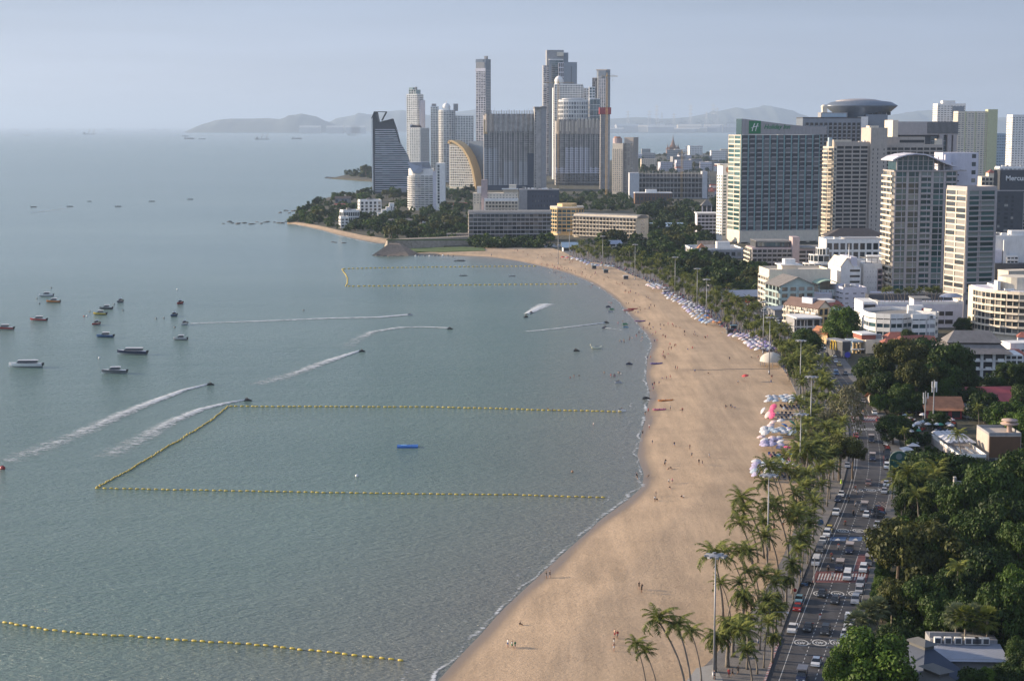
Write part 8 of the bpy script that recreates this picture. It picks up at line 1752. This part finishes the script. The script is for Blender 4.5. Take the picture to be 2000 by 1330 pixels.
# ================================================================ vehicles
WH = MB(); WH.lathe([(.02,-.1),(.32,-.11),(.33,.11),(.02,.1)], 12); WH.v = [(v[2], v[0], v[1]) for v in WH.v]; WHEEL = WH.mesh('wheel', C_TYRE)
q = MB(); q.lathe([(.01,-.12),(.19,-.12),(.19,.12),(.01,.12)], 10); q.v = [(v[2], v[0], v[1]) for v in q.v]; RIM = q.mesh('rim', C_SILVER)
HLm = MB(); HLm.box(-.2,.2,-.03,.03,-.08,.08); HEADL = HLm.mesh('headlight', C_LIGHT); TAILL = HLm.mesh('tail_light', C_TAIL)
VM = {}
def loft(mb, prof_lo, prof_hi, w0, w1, m=0):
    """closed body from a side outline: (y,z) points, lower part full width, upper part narrower"""
    pass
def vmesh(kind, col):
    k = (kind, col.name)
    if k in VM: return VM[k]
    B = MB(); G = MB(); Rf = MB(); parts = []
    def ext(mb, prof, w_, m=0, w2=None):
        n = len(prof); w2 = w2 or w_; zs = [p[1] for p in prof]; z0, z1 = min(zs), max(zs); ww = lambda z: w_+(w2-w_)*(z-z0)/((z1-z0) or 1)
        vs = [(-ww(p[1]), p[0], p[1]) for p in prof]+[(ww(p[1]), p[0], p[1]) for p in prof]; tri = tessellate_polygon([[Vector((p[0],p[1],0)) for p in prof]])
        mb.add(vs, [(i,(i+1)%n,n+(i+1)%n,n+i) for i in range(n)]+[tuple(t) for t in tri]+[tuple(n+i for i in t) for t in tri], m)
    if kind == 'sedan':
        ext(B, [(-2.2,.3),(2.15,.3),(2.2,.75),(1.5,.92),(-1.1,.92),(-2.1,.75)], .88, 0, .82); ext(G, [(-1.25,.92),(1.55,.92),(.9,1.38),(-.45,1.38)], .80, 0, .62); ext(Rf, [(-.5,1.37),(.95,1.37),(.85,1.43),(-.4,1.43)], .63)
        L, wy = 2.2, 1.35
    elif kind == 'suv':
        ext(B, [(-2.3,.35),(2.25,.35),(2.3,1.0),(-1.2,1.08),(-2.2,.9)], .92, 0, .88); ext(G, [(-1.25,1.05),(2.2,1.0),(2.0,1.62),(-.55,1.62)], .86, 0, .70); ext(Rf, [(-.6,1.6),(2.05,1.6),(1.9,1.72),(-.5,1.70)], .71); L, wy = 2.3, 1.4
    elif kind == 'pickup':
        ext(B, [(-2.6,.4),(2.6,.4),(2.6,1.05),(.75,1.05),(-1.4,1.08),(-2.5,.92)], .90, 0, .87); ext(G, [(-1.5,1.05),(.75,1.05),(.6,1.6),(-.85,1.6)], .84, 0, .70); ext(Rf, [(-.9,1.59),(.65,1.59),(.55,1.68),(-.8,1.68)], .71); L, wy = 2.6, 1.6
        B.box(-.72,.72,.85,2.45,.95,1.06)
    elif kind == 'van':
        ext(B, [(-2.4,.35),(2.45,.35),(2.45,1.15),(-1.75,1.15),(-2.35,.95)], .93, 0, .92); ext(G, [(-1.8,1.15),(2.42,1.15),(2.35,1.75),(-1.2,1.75)], .90, 0, .84); ext(Rf, [(-1.25,1.74),(2.4,1.74),(2.3,2.12),(-.8,2.12)], .85, 0, .74); L, wy = 2.42, 1.5
    elif kind == 'songthaew':
        ext(B, [(-2.6,.4),(2.6,.4),(2.6,1.05),(.7,1.05),(-1.4,1.08),(-2.5,.92)], .90, 0, .87); ext(G, [(-1.5,1.05),(.2,1.05),(.1,1.6),(-.85,1.6)], .84, 0, .70); L, wy = 2.6, 1.6
        Rf.box(-.95,.95,-.5,2.6,2.0,2.14); Rf.box(-.9,.9,.25,.35,1.1,2.0)
        for a in (-.86,.86):
            for b_ in (.4,1.5,2.5): Rf.box(a-.04,a+.04,b_-.04,b_+.04,1.0,2.02)
    elif kind == 'boxtruck':
        ext(B, [(-2.6,.4),(2.6,.4),(2.6,1.0),(-1.4,1.08),(-2.5,.92)], .90, 0, .87); ext(G, [(-1.5,1.05),(.1,1.05),(.0,1.6),(-.85,1.6)], .84, 0, .70); Rf.box(-.93,.93,.1,2.7,.95,2.3); L, wy = 2.6, 1.6
    roofm = col if kind in ('sedan','suv','pickup','van') else (C_WHITE if kind == 'boxtruck' else mat('songthaew_roof', (.42,.36,.33), .6))
    VM[k] = (B.mesh('body', col), G.mesh('windows', C_GLASS), Rf.mesh('roof' if kind != 'boxtruck' else 'cargo_box', roofm), L, wy); return VM[k]
CN = {'white': C_WHITE, 'black': C_BLACK, 'silver': C_SILVER, 'grey': C_GREY, 'red': C_RED, 'blue': C_BLUE, 'navy': C_NAVY, 'light blue': C_TEAL, 'yellow': C_YEL, 'bronze': C_BROWN}
VN = {'sedan': ('parked_car','car','saloon car'), 'suv': ('suv','car','tall car'), 'pickup': ('pickup_truck','pickup','pickup truck'), 'van': ('van','van','van'), 'songthaew': ('songthaew','taxi truck','passenger truck'), 'boxtruck': ('box_truck','truck','box truck')}
RLM = [(1300,'the bottom road corner'),(1255,'nearest 40 circles'),(1200,'the open near lanes'),(1125,'near red crossing'),(1052,'blue road panels'),(1000,'the chequered patch'),(957,'third 40 circles'),(890,'green arch sign'),(838,'farthest 40 circles'),(818,'far red crossing'),(760,'white billboard'),(715,'orange shop'),(680,'arches restaurant'),(640,'cream shophouses'),(600,'teal gabled house'),(560,'the beach kiosks'),(520,'the sunlit wing')]
NV = Namer()
def vehicle(kind, col, x, y, place, moving=True, far=False):
    p = g(x, y, 1.56); d = g(frac(y+8,.5),y+8,0)-g(frac(y-8,.5),y-8,0); hd = math.atan2(d.y, d.x)+math.pi/2
    nm, cat, txt = VN[kind]; nm = nm if kind != 'sedan' else 'car'
    t = thing(nm, None, cat, p, hd, 'vehicles along the beach road'); Bm, Gm, Rm, L, wy = vmesh(kind, CN[col])
    link('body', Bm, t); link('windows', Gm, t); link(Rm.name.split('.')[0], Rm, t)
    if not far:
        for sx_ in (-.8,.8):
            for s_ in (-wy, wy): link('rim', RIM, link('wheel', WHEEL, t, (sx_, s_, .33)))
            link('headlight', HEADL, t, (sx_*.78, -L+.02, .68)); link('tail_light', TAILL, t, (sx_*.9, L, .8))
    NV.add(t, f'{col} {txt}', f'{place} by {min(RLM, key=lambda l: abs(l[0]-y))[1]}', -y); return t
LN = ['parked left','in left lane','in middle lane','in right lane','parked right']
for kd, c, x, y, l in [('songthaew','navy',1566,1326,1),('sedan','white',1594,1297,2),('sedan','black',1578,1229,1),('suv','black',1612,1236,2),('pickup','white',1548,1232,0),('sedan','red',1558,1190,0),('sedan','light blue',1561,1174,0),('sedan','black',1605,1163,1),('sedan','black',1631,1176,2),('sedan','white',1651,1242,4),('boxtruck','white',1658,1222,4),('suv','silver',1671,1176,4),('sedan','silver',1678,1156,4),('suv','silver',1680,1144,4),
  ('van','white',1655,1130,2),('songthaew','navy',1640,1112,2),('suv','white',1686,1115,4),('songthaew','grey',1697,1102,4),('van','white',1594,1102,0),('van','grey',1602,1076,0),('van','silver',1701,1074,4),('songthaew','navy',1659,1078,2),('sedan','white',1607,1058,0),('suv','white',1615,1046,0),('sedan','yellow',1620,1036,0),('sedan','silver',1713,1028,4),('sedan','white',1692,1008,3),('songthaew','grey',1688,996,3),('pickup','white',1633,1004,0),('sedan','navy',1637,978,0),('sedan','white',1643,968,0),('sedan','silver',1727,962,4),('sedan','white',1731,948,4),('sedan','bronze',1696,946,2),
  ('sedan','silver',1655,912,0),('suv','white',1732,914,4),('suv','black',1733,898,4),('suv','black',1733,888,4),('songthaew','navy',1704,898,2),('songthaew','navy',1702,862,2),('sedan','red',1672,854,1),('sedan','white',1722,842,4),('sedan','grey',1718,832,4),('sedan','red',1716,824,4),('songthaew','black',1682,820,1),('sedan','white',1708,808,4),('sedan','silver',1685,786,4),('sedan','white',1675,758,4),('suv','white',1625,751,1),('sedan','grey',1628,741,2),('sedan','white',1612,731,1),('van','blue',1633,732,2),('sedan','grey',1651,731,4),('sedan','yellow',1639,714,3),('sedan','white',1632,707,3),('sedan','white',1630,697,3),
  ('songthaew','white',1598,694,1),('pickup','grey',1616,689,2),('sedan','white',1609,681,2),('sedan','white',1605,674,2),('sedan','grey',1594,682,1),('sedan','white',1541,642,2),('suv','white',1508,622,2),('sedan','grey',1482,608,1)]:
    vehicle(kd, c, x, y, LN[l])
for i in range(34):
    y = 665-i*4.6; f = pp.choice((.1,.33,.6,.9)); vehicle(pp.choice(('sedan','sedan','suv','van','pickup','songthaew')), pp.choice(('white','white','silver','grey','black','red','navy')), frac(y,f), y, LN[{.1:0,.33:1,.6:2,.9:4}[f]], far=True)
NV2 = []
# cars parked at the head of the beach
for i in range(22):
    x = 1030+i*4.3; y = 480.5+ (i%3)*.9 + i*.12; t = vehicle('sedan' if i%3 else 'van', pp.choice(('white','silver','grey','black','white')), x, y, 'in beach car park', far=True); t.rotation_euler[2] += pp.choice((0,1.4))
# motorbikes with riders and parked rows
MBK = MB(); MBK.box(-.14,.14,-.35,.75,.62,.82,0); MBK.box(-.16,.16,-.55,.1,.32,.55,0); MBK.box(-.2,.2,-.62,-.5,.4,1.0,0); MBK.tube([(-.32,-.5,1.05),(.32,-.5,1.05)], .03, 5, 1); MBK.tube([(0,-.75,.3),(0,-.5,1.0)], .04, 5, 1)
for yy in (-.72,.62): MBK.lathe([(.12,-.05),(.3,-.06),(.3,.06),(.12,.05)], 10, 1, (0,0,0)); n0 = len(MBK.v)-40; MBK.v[n0:] = [(v[2], v[0]+yy, v[1]+.3) for v in MBK.v[n0:]]
BK = {c: MBK.mesh('motorbike', [CN[c], C_BLACK]) for c in ('black','white','red','blue')}
NB = Namer()
def bike(x, y, c, place, rider=True, hd=None):
    p = g(x,y,1.56); d = g(frac(y+8,.5),y+8,0)-g(frac(y-8,.5),y-8,0); h_ = math.atan2(d.y,d.x)+math.pi/2 if hd is None else hd
    o = link('motorbike', BK[c], None, p, h_); o.scale = (1.1,)*3; tag(o, None, 'motorbike', 'motorbikes on the beach road'); NB.add(o, f'{c} motorbike' + (' ridden' if rider else ' parked'), place, -y)
    if rider:
        q = link('person', person_mesh('ride', pp.choice(('white','black','red','grey')), 'navy', 1), None, p+Vector((0,.1,.28)), h_); tag(q, None, 'person', 'motorbike riders'); NB.add(q, 'person seated on a moving motorbike', place, -y+.01)
for x, y, c in [(1602,1210,'white'),(1626,1128,'white'),(1618,1115,'black'),(1625,1095,'black'),(1624,1090,'black'),(1638,1072,'white'),(1651,1026,'black'),(1667,1006,'black'),(1671,988,'white'),(1675,964,'white'),(1671,955,'red'),(1658,980,'black'),(1688,898,'black'),(1688,886,'blue'),(1611,712,'black'),(1686,806,'red')]:
    bike(x, y, c, f'beside {min(RLM, key=lambda l: abs(l[0]-y))[1]}')
for i in range(12): bike(1733-i*.9+pp.uniform(-2,2), 884-i*4.2, pp.choice(('black','black','red','white')), 'in the kerb row beyond the green arch sign', False, 1.2)
for i in range(9): bike(1716+pp.uniform(-6,8), 1012-i*2.4, pp.choice(('black','black','red','blue')), 'in the group by the chequered patch', False, 1.3)
for i in range(3): bike(1572+i*4, 1146-i*2, pp.choice(('black','red','blue')), 'at the left kerb by the near crossing', False, 1.4)
for i in range(70): x, y = pp.uniform(1765,1868), pp.uniform(816,846); bike(x, y, pp.choice(('white','white','black','blue','red')), 'in the market parking yard', False, pp.uniform(0,3))
for i in range(5): vehicle(pp.choice(('sedan','suv','van')), pp.choice(('white','silver')), 1868+i*9, 812+i*1.5, 'in the yard', far=True)
NB.flush(); NV.flush()

# ================================================================ signs and small street things
t = thing('arch_sign', 'dark green arched hotel sign on a post beside the parked black cars', 'sign', g(1755,932)); q = MB(); a_ = arc(0, 3.0, 2.7, math.pi, 0, 14, 2.6); pl_ = [(-2.7,-.2)]+a_+[(2.7,-.2)]
zb_ = 2.2
def plate(mb, pts, y0, y1, m=0):
    n = len(pts); vs = [(p[0],y0,p[1]+zb_) for p in pts]+[(p[0],y1,p[1]+zb_) for p in pts]; tri = tessellate_polygon([[Vector((p[0],p[1],0)) for p in pts]])
    mb.add(vs, [(i,(i+1)%n,n+(i+1)%n,n+i) for i in range(n)]+[tuple(x) for x in tri]+[tuple(n+i for i in x) for x in tri], m)
plate(q, [(p[0]*1.06, p[1]*1.04-.05) for p in pl_], .0, .3); q.build('frame', mat('sign_rim', (.33,.38,.30), .6), t); q = MB(); plate(q, pl_, -.06, -.003); q.build('board', mat('sign_board_green', (.02,.085,.06), .45), t)
q = MB(); q.lathe([(.01,0),(.95,0),(.95,.05),(.01,.05)], 20); o = q.build('sign_emblem', mat('sign_emblem_grey', (.16,.20,.20), .5), t, (-.05,-.07,zb_+4.1)); o.rotation_euler = (math.pi/2,0,0)
me = bpy.data.meshes.new('lettering'); q = MB(); r5 = random.Random(3)
for row_, (zz, n_, w_) in enumerate(((2.5,9,3.6),(1.1,8,2.6))):
    for k in range(n_): cx_ = -w_/2+(k+.5)*w_/n_; q.box(cx_-w_/n_*.36, cx_-w_/n_*.2, -.1, -.07, zb_+zz-.26, zb_+zz+.26); q.box(cx_-w_/n_*.19, cx_+w_/n_*.3, -.1, -.07, zb_+zz+r5.choice((-.26,-.05,.14)), zb_+zz+r5.choice((-.14,.08,.26))+.1)
q.build('sign_lettering', mat('sign_letter_green', (.10,.26,.22), .5), t); q = MB(); q.tube([(-1.6,.15,0),(-1.6,.15,zb_)], .14, 6); q.tube([(1.6,.15,0),(1.6,.15,zb_)], .14, 6); q.build('post', C_BLACK, t)
t = thing('billboard', 'white billboard on a post above the shrubs by the road', 'billboard', g(1733,795)); q = MB(); q.box(-1.7,1.7,-.1,.1,4.2,6.4); q.build('board', C_WHITE, t); q = MB(); q.tube([(1.9,0,0),(1.9,0,7)],.13,6); q.tube([(-1.4,.1,0),(-1.4,.1,4.2)],.1,5); q.build('post', C_GREY, t)
q = MB(); q.box(-.9,.9,-.13,-.105,4.9,5.02); q.box(-.08,.08,-.13,-.105,5.3,5.9); q.build('print', C_GREY, t)
for x, y, lb in [(1806,835,'slim phone mast with white antenna boxes, left of the pair'),(1822,838,'taller phone mast with a cluster of white antennas, right of the pair')]:
    p = g(x,y); t = thing('phone_mast', lb, 'antenna mast', p); h = zat(p.y, 742 if x > 1810 else 764)-GZ; q = MB(); q.tube([(0,0,0),(0,0,h)], [.3,.15], 7); q.build('mast', M_MAST, t)
    for k in range(7 if x > 1810 else 4): q = MB(); a_ = k*1.2; q.box(math.cos(a_)*.8-.18, math.cos(a_)*.8+.18, math.sin(a_)*.8-.12, math.sin(a_)*.8+.12, h-2.6-(k%2)*1.6, h-.6-(k%2)*1.6); q.build('antenna', C_WHITE, t)
NSG = [(1697,1085,'blue round road sign beside the right kerb near the crossing',C_BLUE,.9),(1602,1042,'blue sign on a post among the left parked cars',C_BLUE,.8),(1558,1140,'blue round sign by the left kerb near the crossing',C_BLUE,.8),(1655,706,'purple blue banner by the road near the yellow car',mat('banner_blue',(.06,.06,.40),.6),1.3),(1552,1178,'small round sign at the promenade edge below the crossing',C_RED,.4)]
for x, y, lb, c, s_ in NSG:
    t = thing('road_sign', lb, 'road sign', g(x,y,1.66)); q = MB(); q.tube([(0,0,0),(0,0,3.4)], .06, 5); q.build('post', M_MAST, t); q = MB(); q.lathe([(.01,0),(s_,0),(s_,.06),(.01,.06)], 16); o = q.build('sign_plate', c, t, (0,-.08,3.0)); o.rotation_euler = (math.pi/2,0,0)
for x, y, lb in [(1497,1252,'street camera post with an arm over the road, nearest of the posts'),(1590,1140,'traffic signal post at the left end of the near red crossing'),(1642,880,'thin lamp post between the sparse trees and the road')]:
    t = thing('street_post', lb, 'post', g(x,y,1.66)); q = MB(); q.tube([(0,0,0),(0,0,6.2)], .11, 6); q.build('post', M_MAST, t); q = MB(); q.tube([(0,0,6.1),(4.2,-.3,6.2)], .06, 5); q.build('arm', M_MAST, t); q = MB(); q.box(3.9,4.3,-.5,-.1,5.9,6.2); q.build('camera', C_WHITE, t)
t = thing('mascot_figure', 'small yellow green and white road worker board at the promenade kerb', 'figure', g(1643,944,1.68)); q = MB(); q.lathe([(.55,0),(.5,.4),(.3,1.2),(.35,1.6),(.12,1.8)], 8); q.build('body', mat('hi_vis', (.45,.62,.05), .6), t); q = MB(); q.lathe([(.01,1.8),(.25,1.9),(.28,2.15),(.01,2.4)], 8); q.build('head', C_WHITE, t)
t['label'] = 'small yellow green bollard figure with a white top at the left kerb'; t['category'] = 'bollard'; t.name = 'bollard'; t.scale = (.62,.62,.62)
# awnings and kiosks along the far street
aw = random.Random(9); NA = Namer()
for i in range(26):
    u = i/25; y = 585+u*110; x = RR(y)+14+aw.uniform(-2,14); c = aw.choice((C_WHITE, C_RED, C_WHITE, mat('awning_cream', (.5,.45,.38), .8), C_RED, C_GREEN)); t = thing('awning_stall', None, 'street stall', g(x,y,1.6), .5+aw.uniform(-.15,.15), 'stalls along the far road')
    w_ = aw.uniform(1.6,3.2); q = MB(); q.add([(-w_,-1.4,2.5),(w_,-1.4,2.5),(w_,1.4,3.3),(-w_,1.4,3.3)], [(0,1,2,3),(3,2,1,0)]); q.box(-w_,w_,-1.42,-1.38,2.25,2.5); q.build('awning', c, t)
    q = MB(); q.box(-w_*.9,w_*.9,.2,1.2,0,1.1); [q.box(a-.04,a+.04,-1.3,-1.22,0,2.45) for a in (-w_+.1, w_-.1)]; q.build('counter', C_GREY, t); NA.add(t, {'paint_white':'white awning stall','paint_red':'red awning stall','awning_cream':'cream awning stall','paint_green':'green awning stall'}[c.name], 'along the inland side of the far road', x)
for i in range(7):
    x, y = [(1183,533),(1222,545),(1425,652),(1432,644),(1300,575),(1575,700),(1160,525)][i]; t = thing('beach_kiosk', None, 'kiosk', g(x,y,1.6), .2, 'kiosks on the promenade edge'); q = MB(); q.box(-1.6,1.6,-1,1,0,2.2); q.build('wall', C_GREY, t); q = MB(); q.box(-1.9,1.9,-1.3,1.3,2.2,2.45); q.build('roof', [C_TEAL, C_WHITE, C_NAVY][i%3], t); q = MB(); q.box(-1.2,1.2,-1.05,-1.01,1.0,1.9); q.build('hatch', C_BLACK, t)
    NA.add(t, f'small kiosk with {["light blue","white","navy"][i%3]} roof', 'at the promenade edge', x)
NA.flush()
# benches and planters on the near promenade
for i, (x, y) in enumerate([(1440,1262),(1452,1284),(1475,1225),(1492,1192)]):
    t = thing('bench', f'grey bench on the near promenade, {ORD(i)} from the left', 'bench', g(x,y,1.69), .5, 'benches on the near promenade'); q = MB(); q.box(-.9,.9,-.25,.25,.4,.47); q.build('seat', W_GREY, t)
    for s_ in (-.7,.7): q = MB(); q.box(s_-.06,s_+.06,-.2,.2,0,.4); q.build('leg', W_GREY, t)

# ================================================================ far ships and the port
M_SHIP = mat('ship_hull', (.12,.11,.11), .7); M_SHIPW = mat('ship_white', (.45,.45,.44), .7)
def ship(x, y, L, label, kind=0):
    p = g(x,y,0); L = L*.5 if L > 100 else L; t = thing('barge' if kind else 'ship', label, 'ship', p); q = MB(); q.prism([(-L/2,-L*.07),(L*.4,-L*.07),(L/2,0),(L*.4,L*.07),(-L/2,L*.07)], -1, L*.045); q.build('hull', M_SHIP, t); q = MB(); q.box(-L*.42,-L*.26,-L*.05,L*.05,L*.045,L*.17); q.build('bridge', M_SHIPW, t)
    q = MB()
    if kind:
        for s_ in (-.05,.3): q.tube([(L*s_,0,L*.04),(L*(s_+.12),0,L*.42)], L*.012, 4); q.tube([(L*s_,0,L*.04),(L*s_,0,L*.25)], L*.01, 4)
    else: q.box(-L*.2,L*.38,-L*.05,L*.05,L*.045,L*.10)
    q.build('derrick' if kind else 'cargo', M_SHIP, t)
for a in [(174,263,330,'crane barge with two raised derricks far out on the left',1),(512,273,230,'white dredging vessel with tall legs below the blue island',1),(370,272,180,'low dark barge left of the dredging vessel',0),(395,272.5,60,'tiny tug beside the low dark barge',0),(362,267,150,'faint farther barge beyond the low dark one',0),(52,265,60,'tiny lone boat near the left edge of the horizon',1),(688,265,220,'pale vessel with a red tint left of the dark tower',1),(580,272,90,'thin low vessel right of the dredging vessel',0),
  (30,254,420,'faint ship on the horizon at the far left',0),(95,253.5,460,'faint ship on the horizon, second from the left',0),(140,254,380,'faint ship on the horizon left of the crane barge',0),(215,254,420,'faint ship on the horizon above right of the crane barge',0),(300,254,380,'faint ship on the horizon midway to the island',0),(325,254,300,'faint ship on the horizon close to the island',0),(66,405,9,'tiny dark boat leftmost in the far left group',0),(137,404,9,'tiny dark boat at the tip of the faint wake',0),(231,404,9,'tiny dark boat right of the faint wake',0),(297,394,9,'tiny dark boat in mid bay',0),(372,390,9,'tiny dark boat on the right of the far group',0),(175,394,7,'tiny dark boat above the faint wake',0)]: ship(*a)
for i, (x, y) in enumerate([(905,539),(898,510),(1000,540)]): ship(x, y, [6,9,5][i], ['small blue float boat in the far swimming zone','small work boat off the lawn with a white cabin','tiny boat in the far swimming zone'][i])
for i in range(9): x = 812+i*9+rnd.uniform(-2,2); buoyball(x, 499.5+rnd.uniform(-.8,.8), C_GREY if i%3 else C_WHITE, f'small dinghy float moored below the lawn, {ORD(i)} from the left', .8)
NPT = Namer(); pc = MB(); H_ = 100
def pylon():
    mb = MB(); [mb.tube([(a*18,b_*18,0),(a*3,b_*3,170)], 1.6, 3) for a in (-1,1) for b_ in (-1,1)]; [mb.tube([(-28,0,z),(28,0,z)], 2, 3) for z in (110,135,158)]; return mb.mesh('pylon', M_SHIPW)
def gantry():
    mb = MB(); [mb.tube([(a*26,b_*10,0),(a*22,b_*8,75)], 2.2, 3) for a in (-1,1) for b_ in (-1,1)]; mb.tube([(-30,0,75),(80,0,82)], 3.2, 4); mb.tube([(0,0,75),(0,0,112)], 2.4, 3); mb.tube([(0,0,112),(75,0,84)], 1.4, 3); return mb.mesh('port_crane', M_SHIP)
PYL, GAN = pylon(), gantry(); r8 = random.Random(4)
for x in (1228,1270,1280,1294,1318,1346,1378,1392,1398): o = link('pylon', PYL, None, g(x+r8.uniform(-3,3),257.6,5), r8.uniform(0,3)); o.scale = (1.6,1.6,r8.uniform(1.5,3)); tag(o, None, 'pylon', 'pylons of the far port'); NPT.add(o, 'tall faint lattice pylon', 'on the far port shore', x)
for x in (1236,1246,1284,1303,1330,1362,1370,1385,1410,1422): o = link('port_crane', GAN, None, g(x,258.4,5), r8.uniform(-.5,.5)); o.scale = (1.1,1.1,r8.uniform(1.2,2)); tag(o, None, 'crane', 'cranes of the far port'); NPT.add(o, 'faint container crane', 'on the far port shore', x)
SHD = []
for i in range(3): q = MB(); q.box(-120,120,-60,60,0,50); q.extrude([(-64,50),(0,66),(64,50)], (-122,122)); SHD.append(q.mesh('port_shed', [M_SHIPW, W_CREAM, W_GREY][i]))
for i in range(40): x = 1195+i*6+r8.uniform(-2,2); o = link('port_shed', r8.choice(SHD), None, g(x,r8.uniform(257.7,258.9),4), r8.uniform(-.2,.2)); o.scale = (r8.uniform(.6,1.8),1,r8.uniform(.8,2)); tag(o, None, 'shed', 'sheds of the far port'); NPT.add(o, 'pale low port shed', 'on the far shore', x)
for x, w_ in ((606,1.2),(655,1),(690,.8),(700,.8),(1560,1),(1520,1)): o = link('port_shed', SHD[0], None, g(x,261,0), 0); o.scale = (w_,1,1.6); tag(o, None, 'shed', 'sheds of the far port'); NPT.add(o, 'pale shed', 'at the foot of the blue hills', x)
NPT.flush()
# distant towns: low houses seen beyond the trees, each its own building
NH = Namer(); r9 = random.Random(12)
HB = []
for i in range(5):
    q = MB(); w_, d_, h_ = [(14,10,8),(10,9,6),(18,12,12),(24,12,16),(12,10,22)][i]; q.box(-w_/2,w_/2,0,d_,0,h_,0)
    for k in range(int(h_/3.2)):
        for j in range(int(w_/3)): q.box(-w_/2+.8+j*3, -w_/2+2.4+j*3, -.06, .0, k*3.2+1.1, k*3.2+2.4, 1)
    if i in (0,1): q.add([(-w_/2-.6,-.6,h_),(w_/2+.6,-.6,h_),(w_/2+.6,d_+.6,h_),(-w_/2-.6,d_+.6,h_),(-w_/2+2,d_/2,h_+2.6),(w_/2-2,d_/2,h_+2.6)], [(0,1,5,4),(1,2,5),(2,3,4,5),(3,0,4)], 2)
    else: q.box(-w_/2-.2,w_/2+.2,-.2,d_+.2,h_,h_+.6,0)
    HB.append([q.mesh('town_house', [m_, G_VOID, W_TILE]) for m_ in (W_WHITE, W_CREAM, W_GREY, W_LILAC)])
def town(poly, n, place, big=(0,1,2,3), sc=1.2, seed=0):
    r = random.Random(seed); xs = [p[0] for p in poly]; ys = [p[1] for p in poly]; k = 0; tr = 0
    while k < n and tr < n*40:
        tr += 1; x, y = r.uniform(min(xs),max(xs)), r.uniform(min(ys),max(ys))
        if not in_poly((x,y),poly) or not clear(g(x,y)): continue
        k += 1; o = link('town_house', r.choice(r.choice([HB[i] for i in big])), None, g(x,y), r.uniform(-.3,.4)); s_ = sc*r.uniform(.8,1.3); o.scale = (s_,s_,s_); tag(o, None, 'house', 'houses of the distant town'); NH.add(o, 'small pale house', place, x)
town([(1242,300),(1425,300),(1425,318),(1242,318)], 12, 'in the far trees below the bay', (2,3), 1.6, 1)
town([(1240,318),(1410,318),(1410,336),(1240,336)], 14, 'behind the unfinished frame building', (0,1,2,3), 1.2, 2)
town([(1385,340),(1420,340),(1420,395),(1385,395)], 6, 'left of the white side wing', (0,1,2), 1.2, 3)
town([(1940,300),(2060,300),(2060,380),(1940,380)], 16, 'at the right edge below the cream towers', (2,3,4), 1.4, 4)
town([(1905,395),(2020,400),(2020,460),(1905,440)], 8, 'around the charcoal hotel', (2,3), 1.1, 5)
town([(1730,600),(1990,560),(2060,600),(2000,640)], 6, 'behind the curved balcony hotel', (2,3), .8, 6)
town([(1560,300),(1900,300),(1900,330),(1560,330)], 30, 'in the far town behind the tall hotels', (2,3,4), 2.2, 7)
town([(1600,600),(1640,598),(1650,622),(1606,626)], 4, 'below the beige corner block', (0,1,2), .8, 9)
town([(1690,560),(1730,560),(1730,604),(1694,604)], 5, 'left of the wave roof tower', (1,2,4), .9, 10)
town([(1730,690),(1840,690),(1840,706),(1740,706)], 5, 'behind the big roadside trees', (0,1), .9, 11)
town([(1960,640),(2060,640),(2060,720),(1975,720)], 4, 'right of the pitched roof hotel', (1,2), .9, 8)
NH.flush()
# ---------------------------------------------------------------- the air
def build_haze():
    mb = MB(); mb.box(-450000, 450000, -3900, 450000, -30, 620); o = mb.build('haze', []); o.data.materials.clear()
    m = bpy.data.materials.new('haze_air'); m.use_nodes = True; t = m.node_tree; t.nodes.clear()
    v = t.nodes.new('ShaderNodeVolumePrincipled'); v.inputs['Color'].default_value = (.56,.73,.97,1); v.inputs['Density'].default_value = HAZE_D
    v.inputs['Anisotropy'].default_value = 0.2
    ou = t.nodes.new('ShaderNodeOutputMaterial'); t.links.new(v.outputs[0], ou.inputs['Volume'])
    o.data.materials.append(m); tag(o, 'thin pale sea haze filling the air over the whole bay', 'haze', kind='stuff')
HAZE_D = 4.0e-5
build_haze()
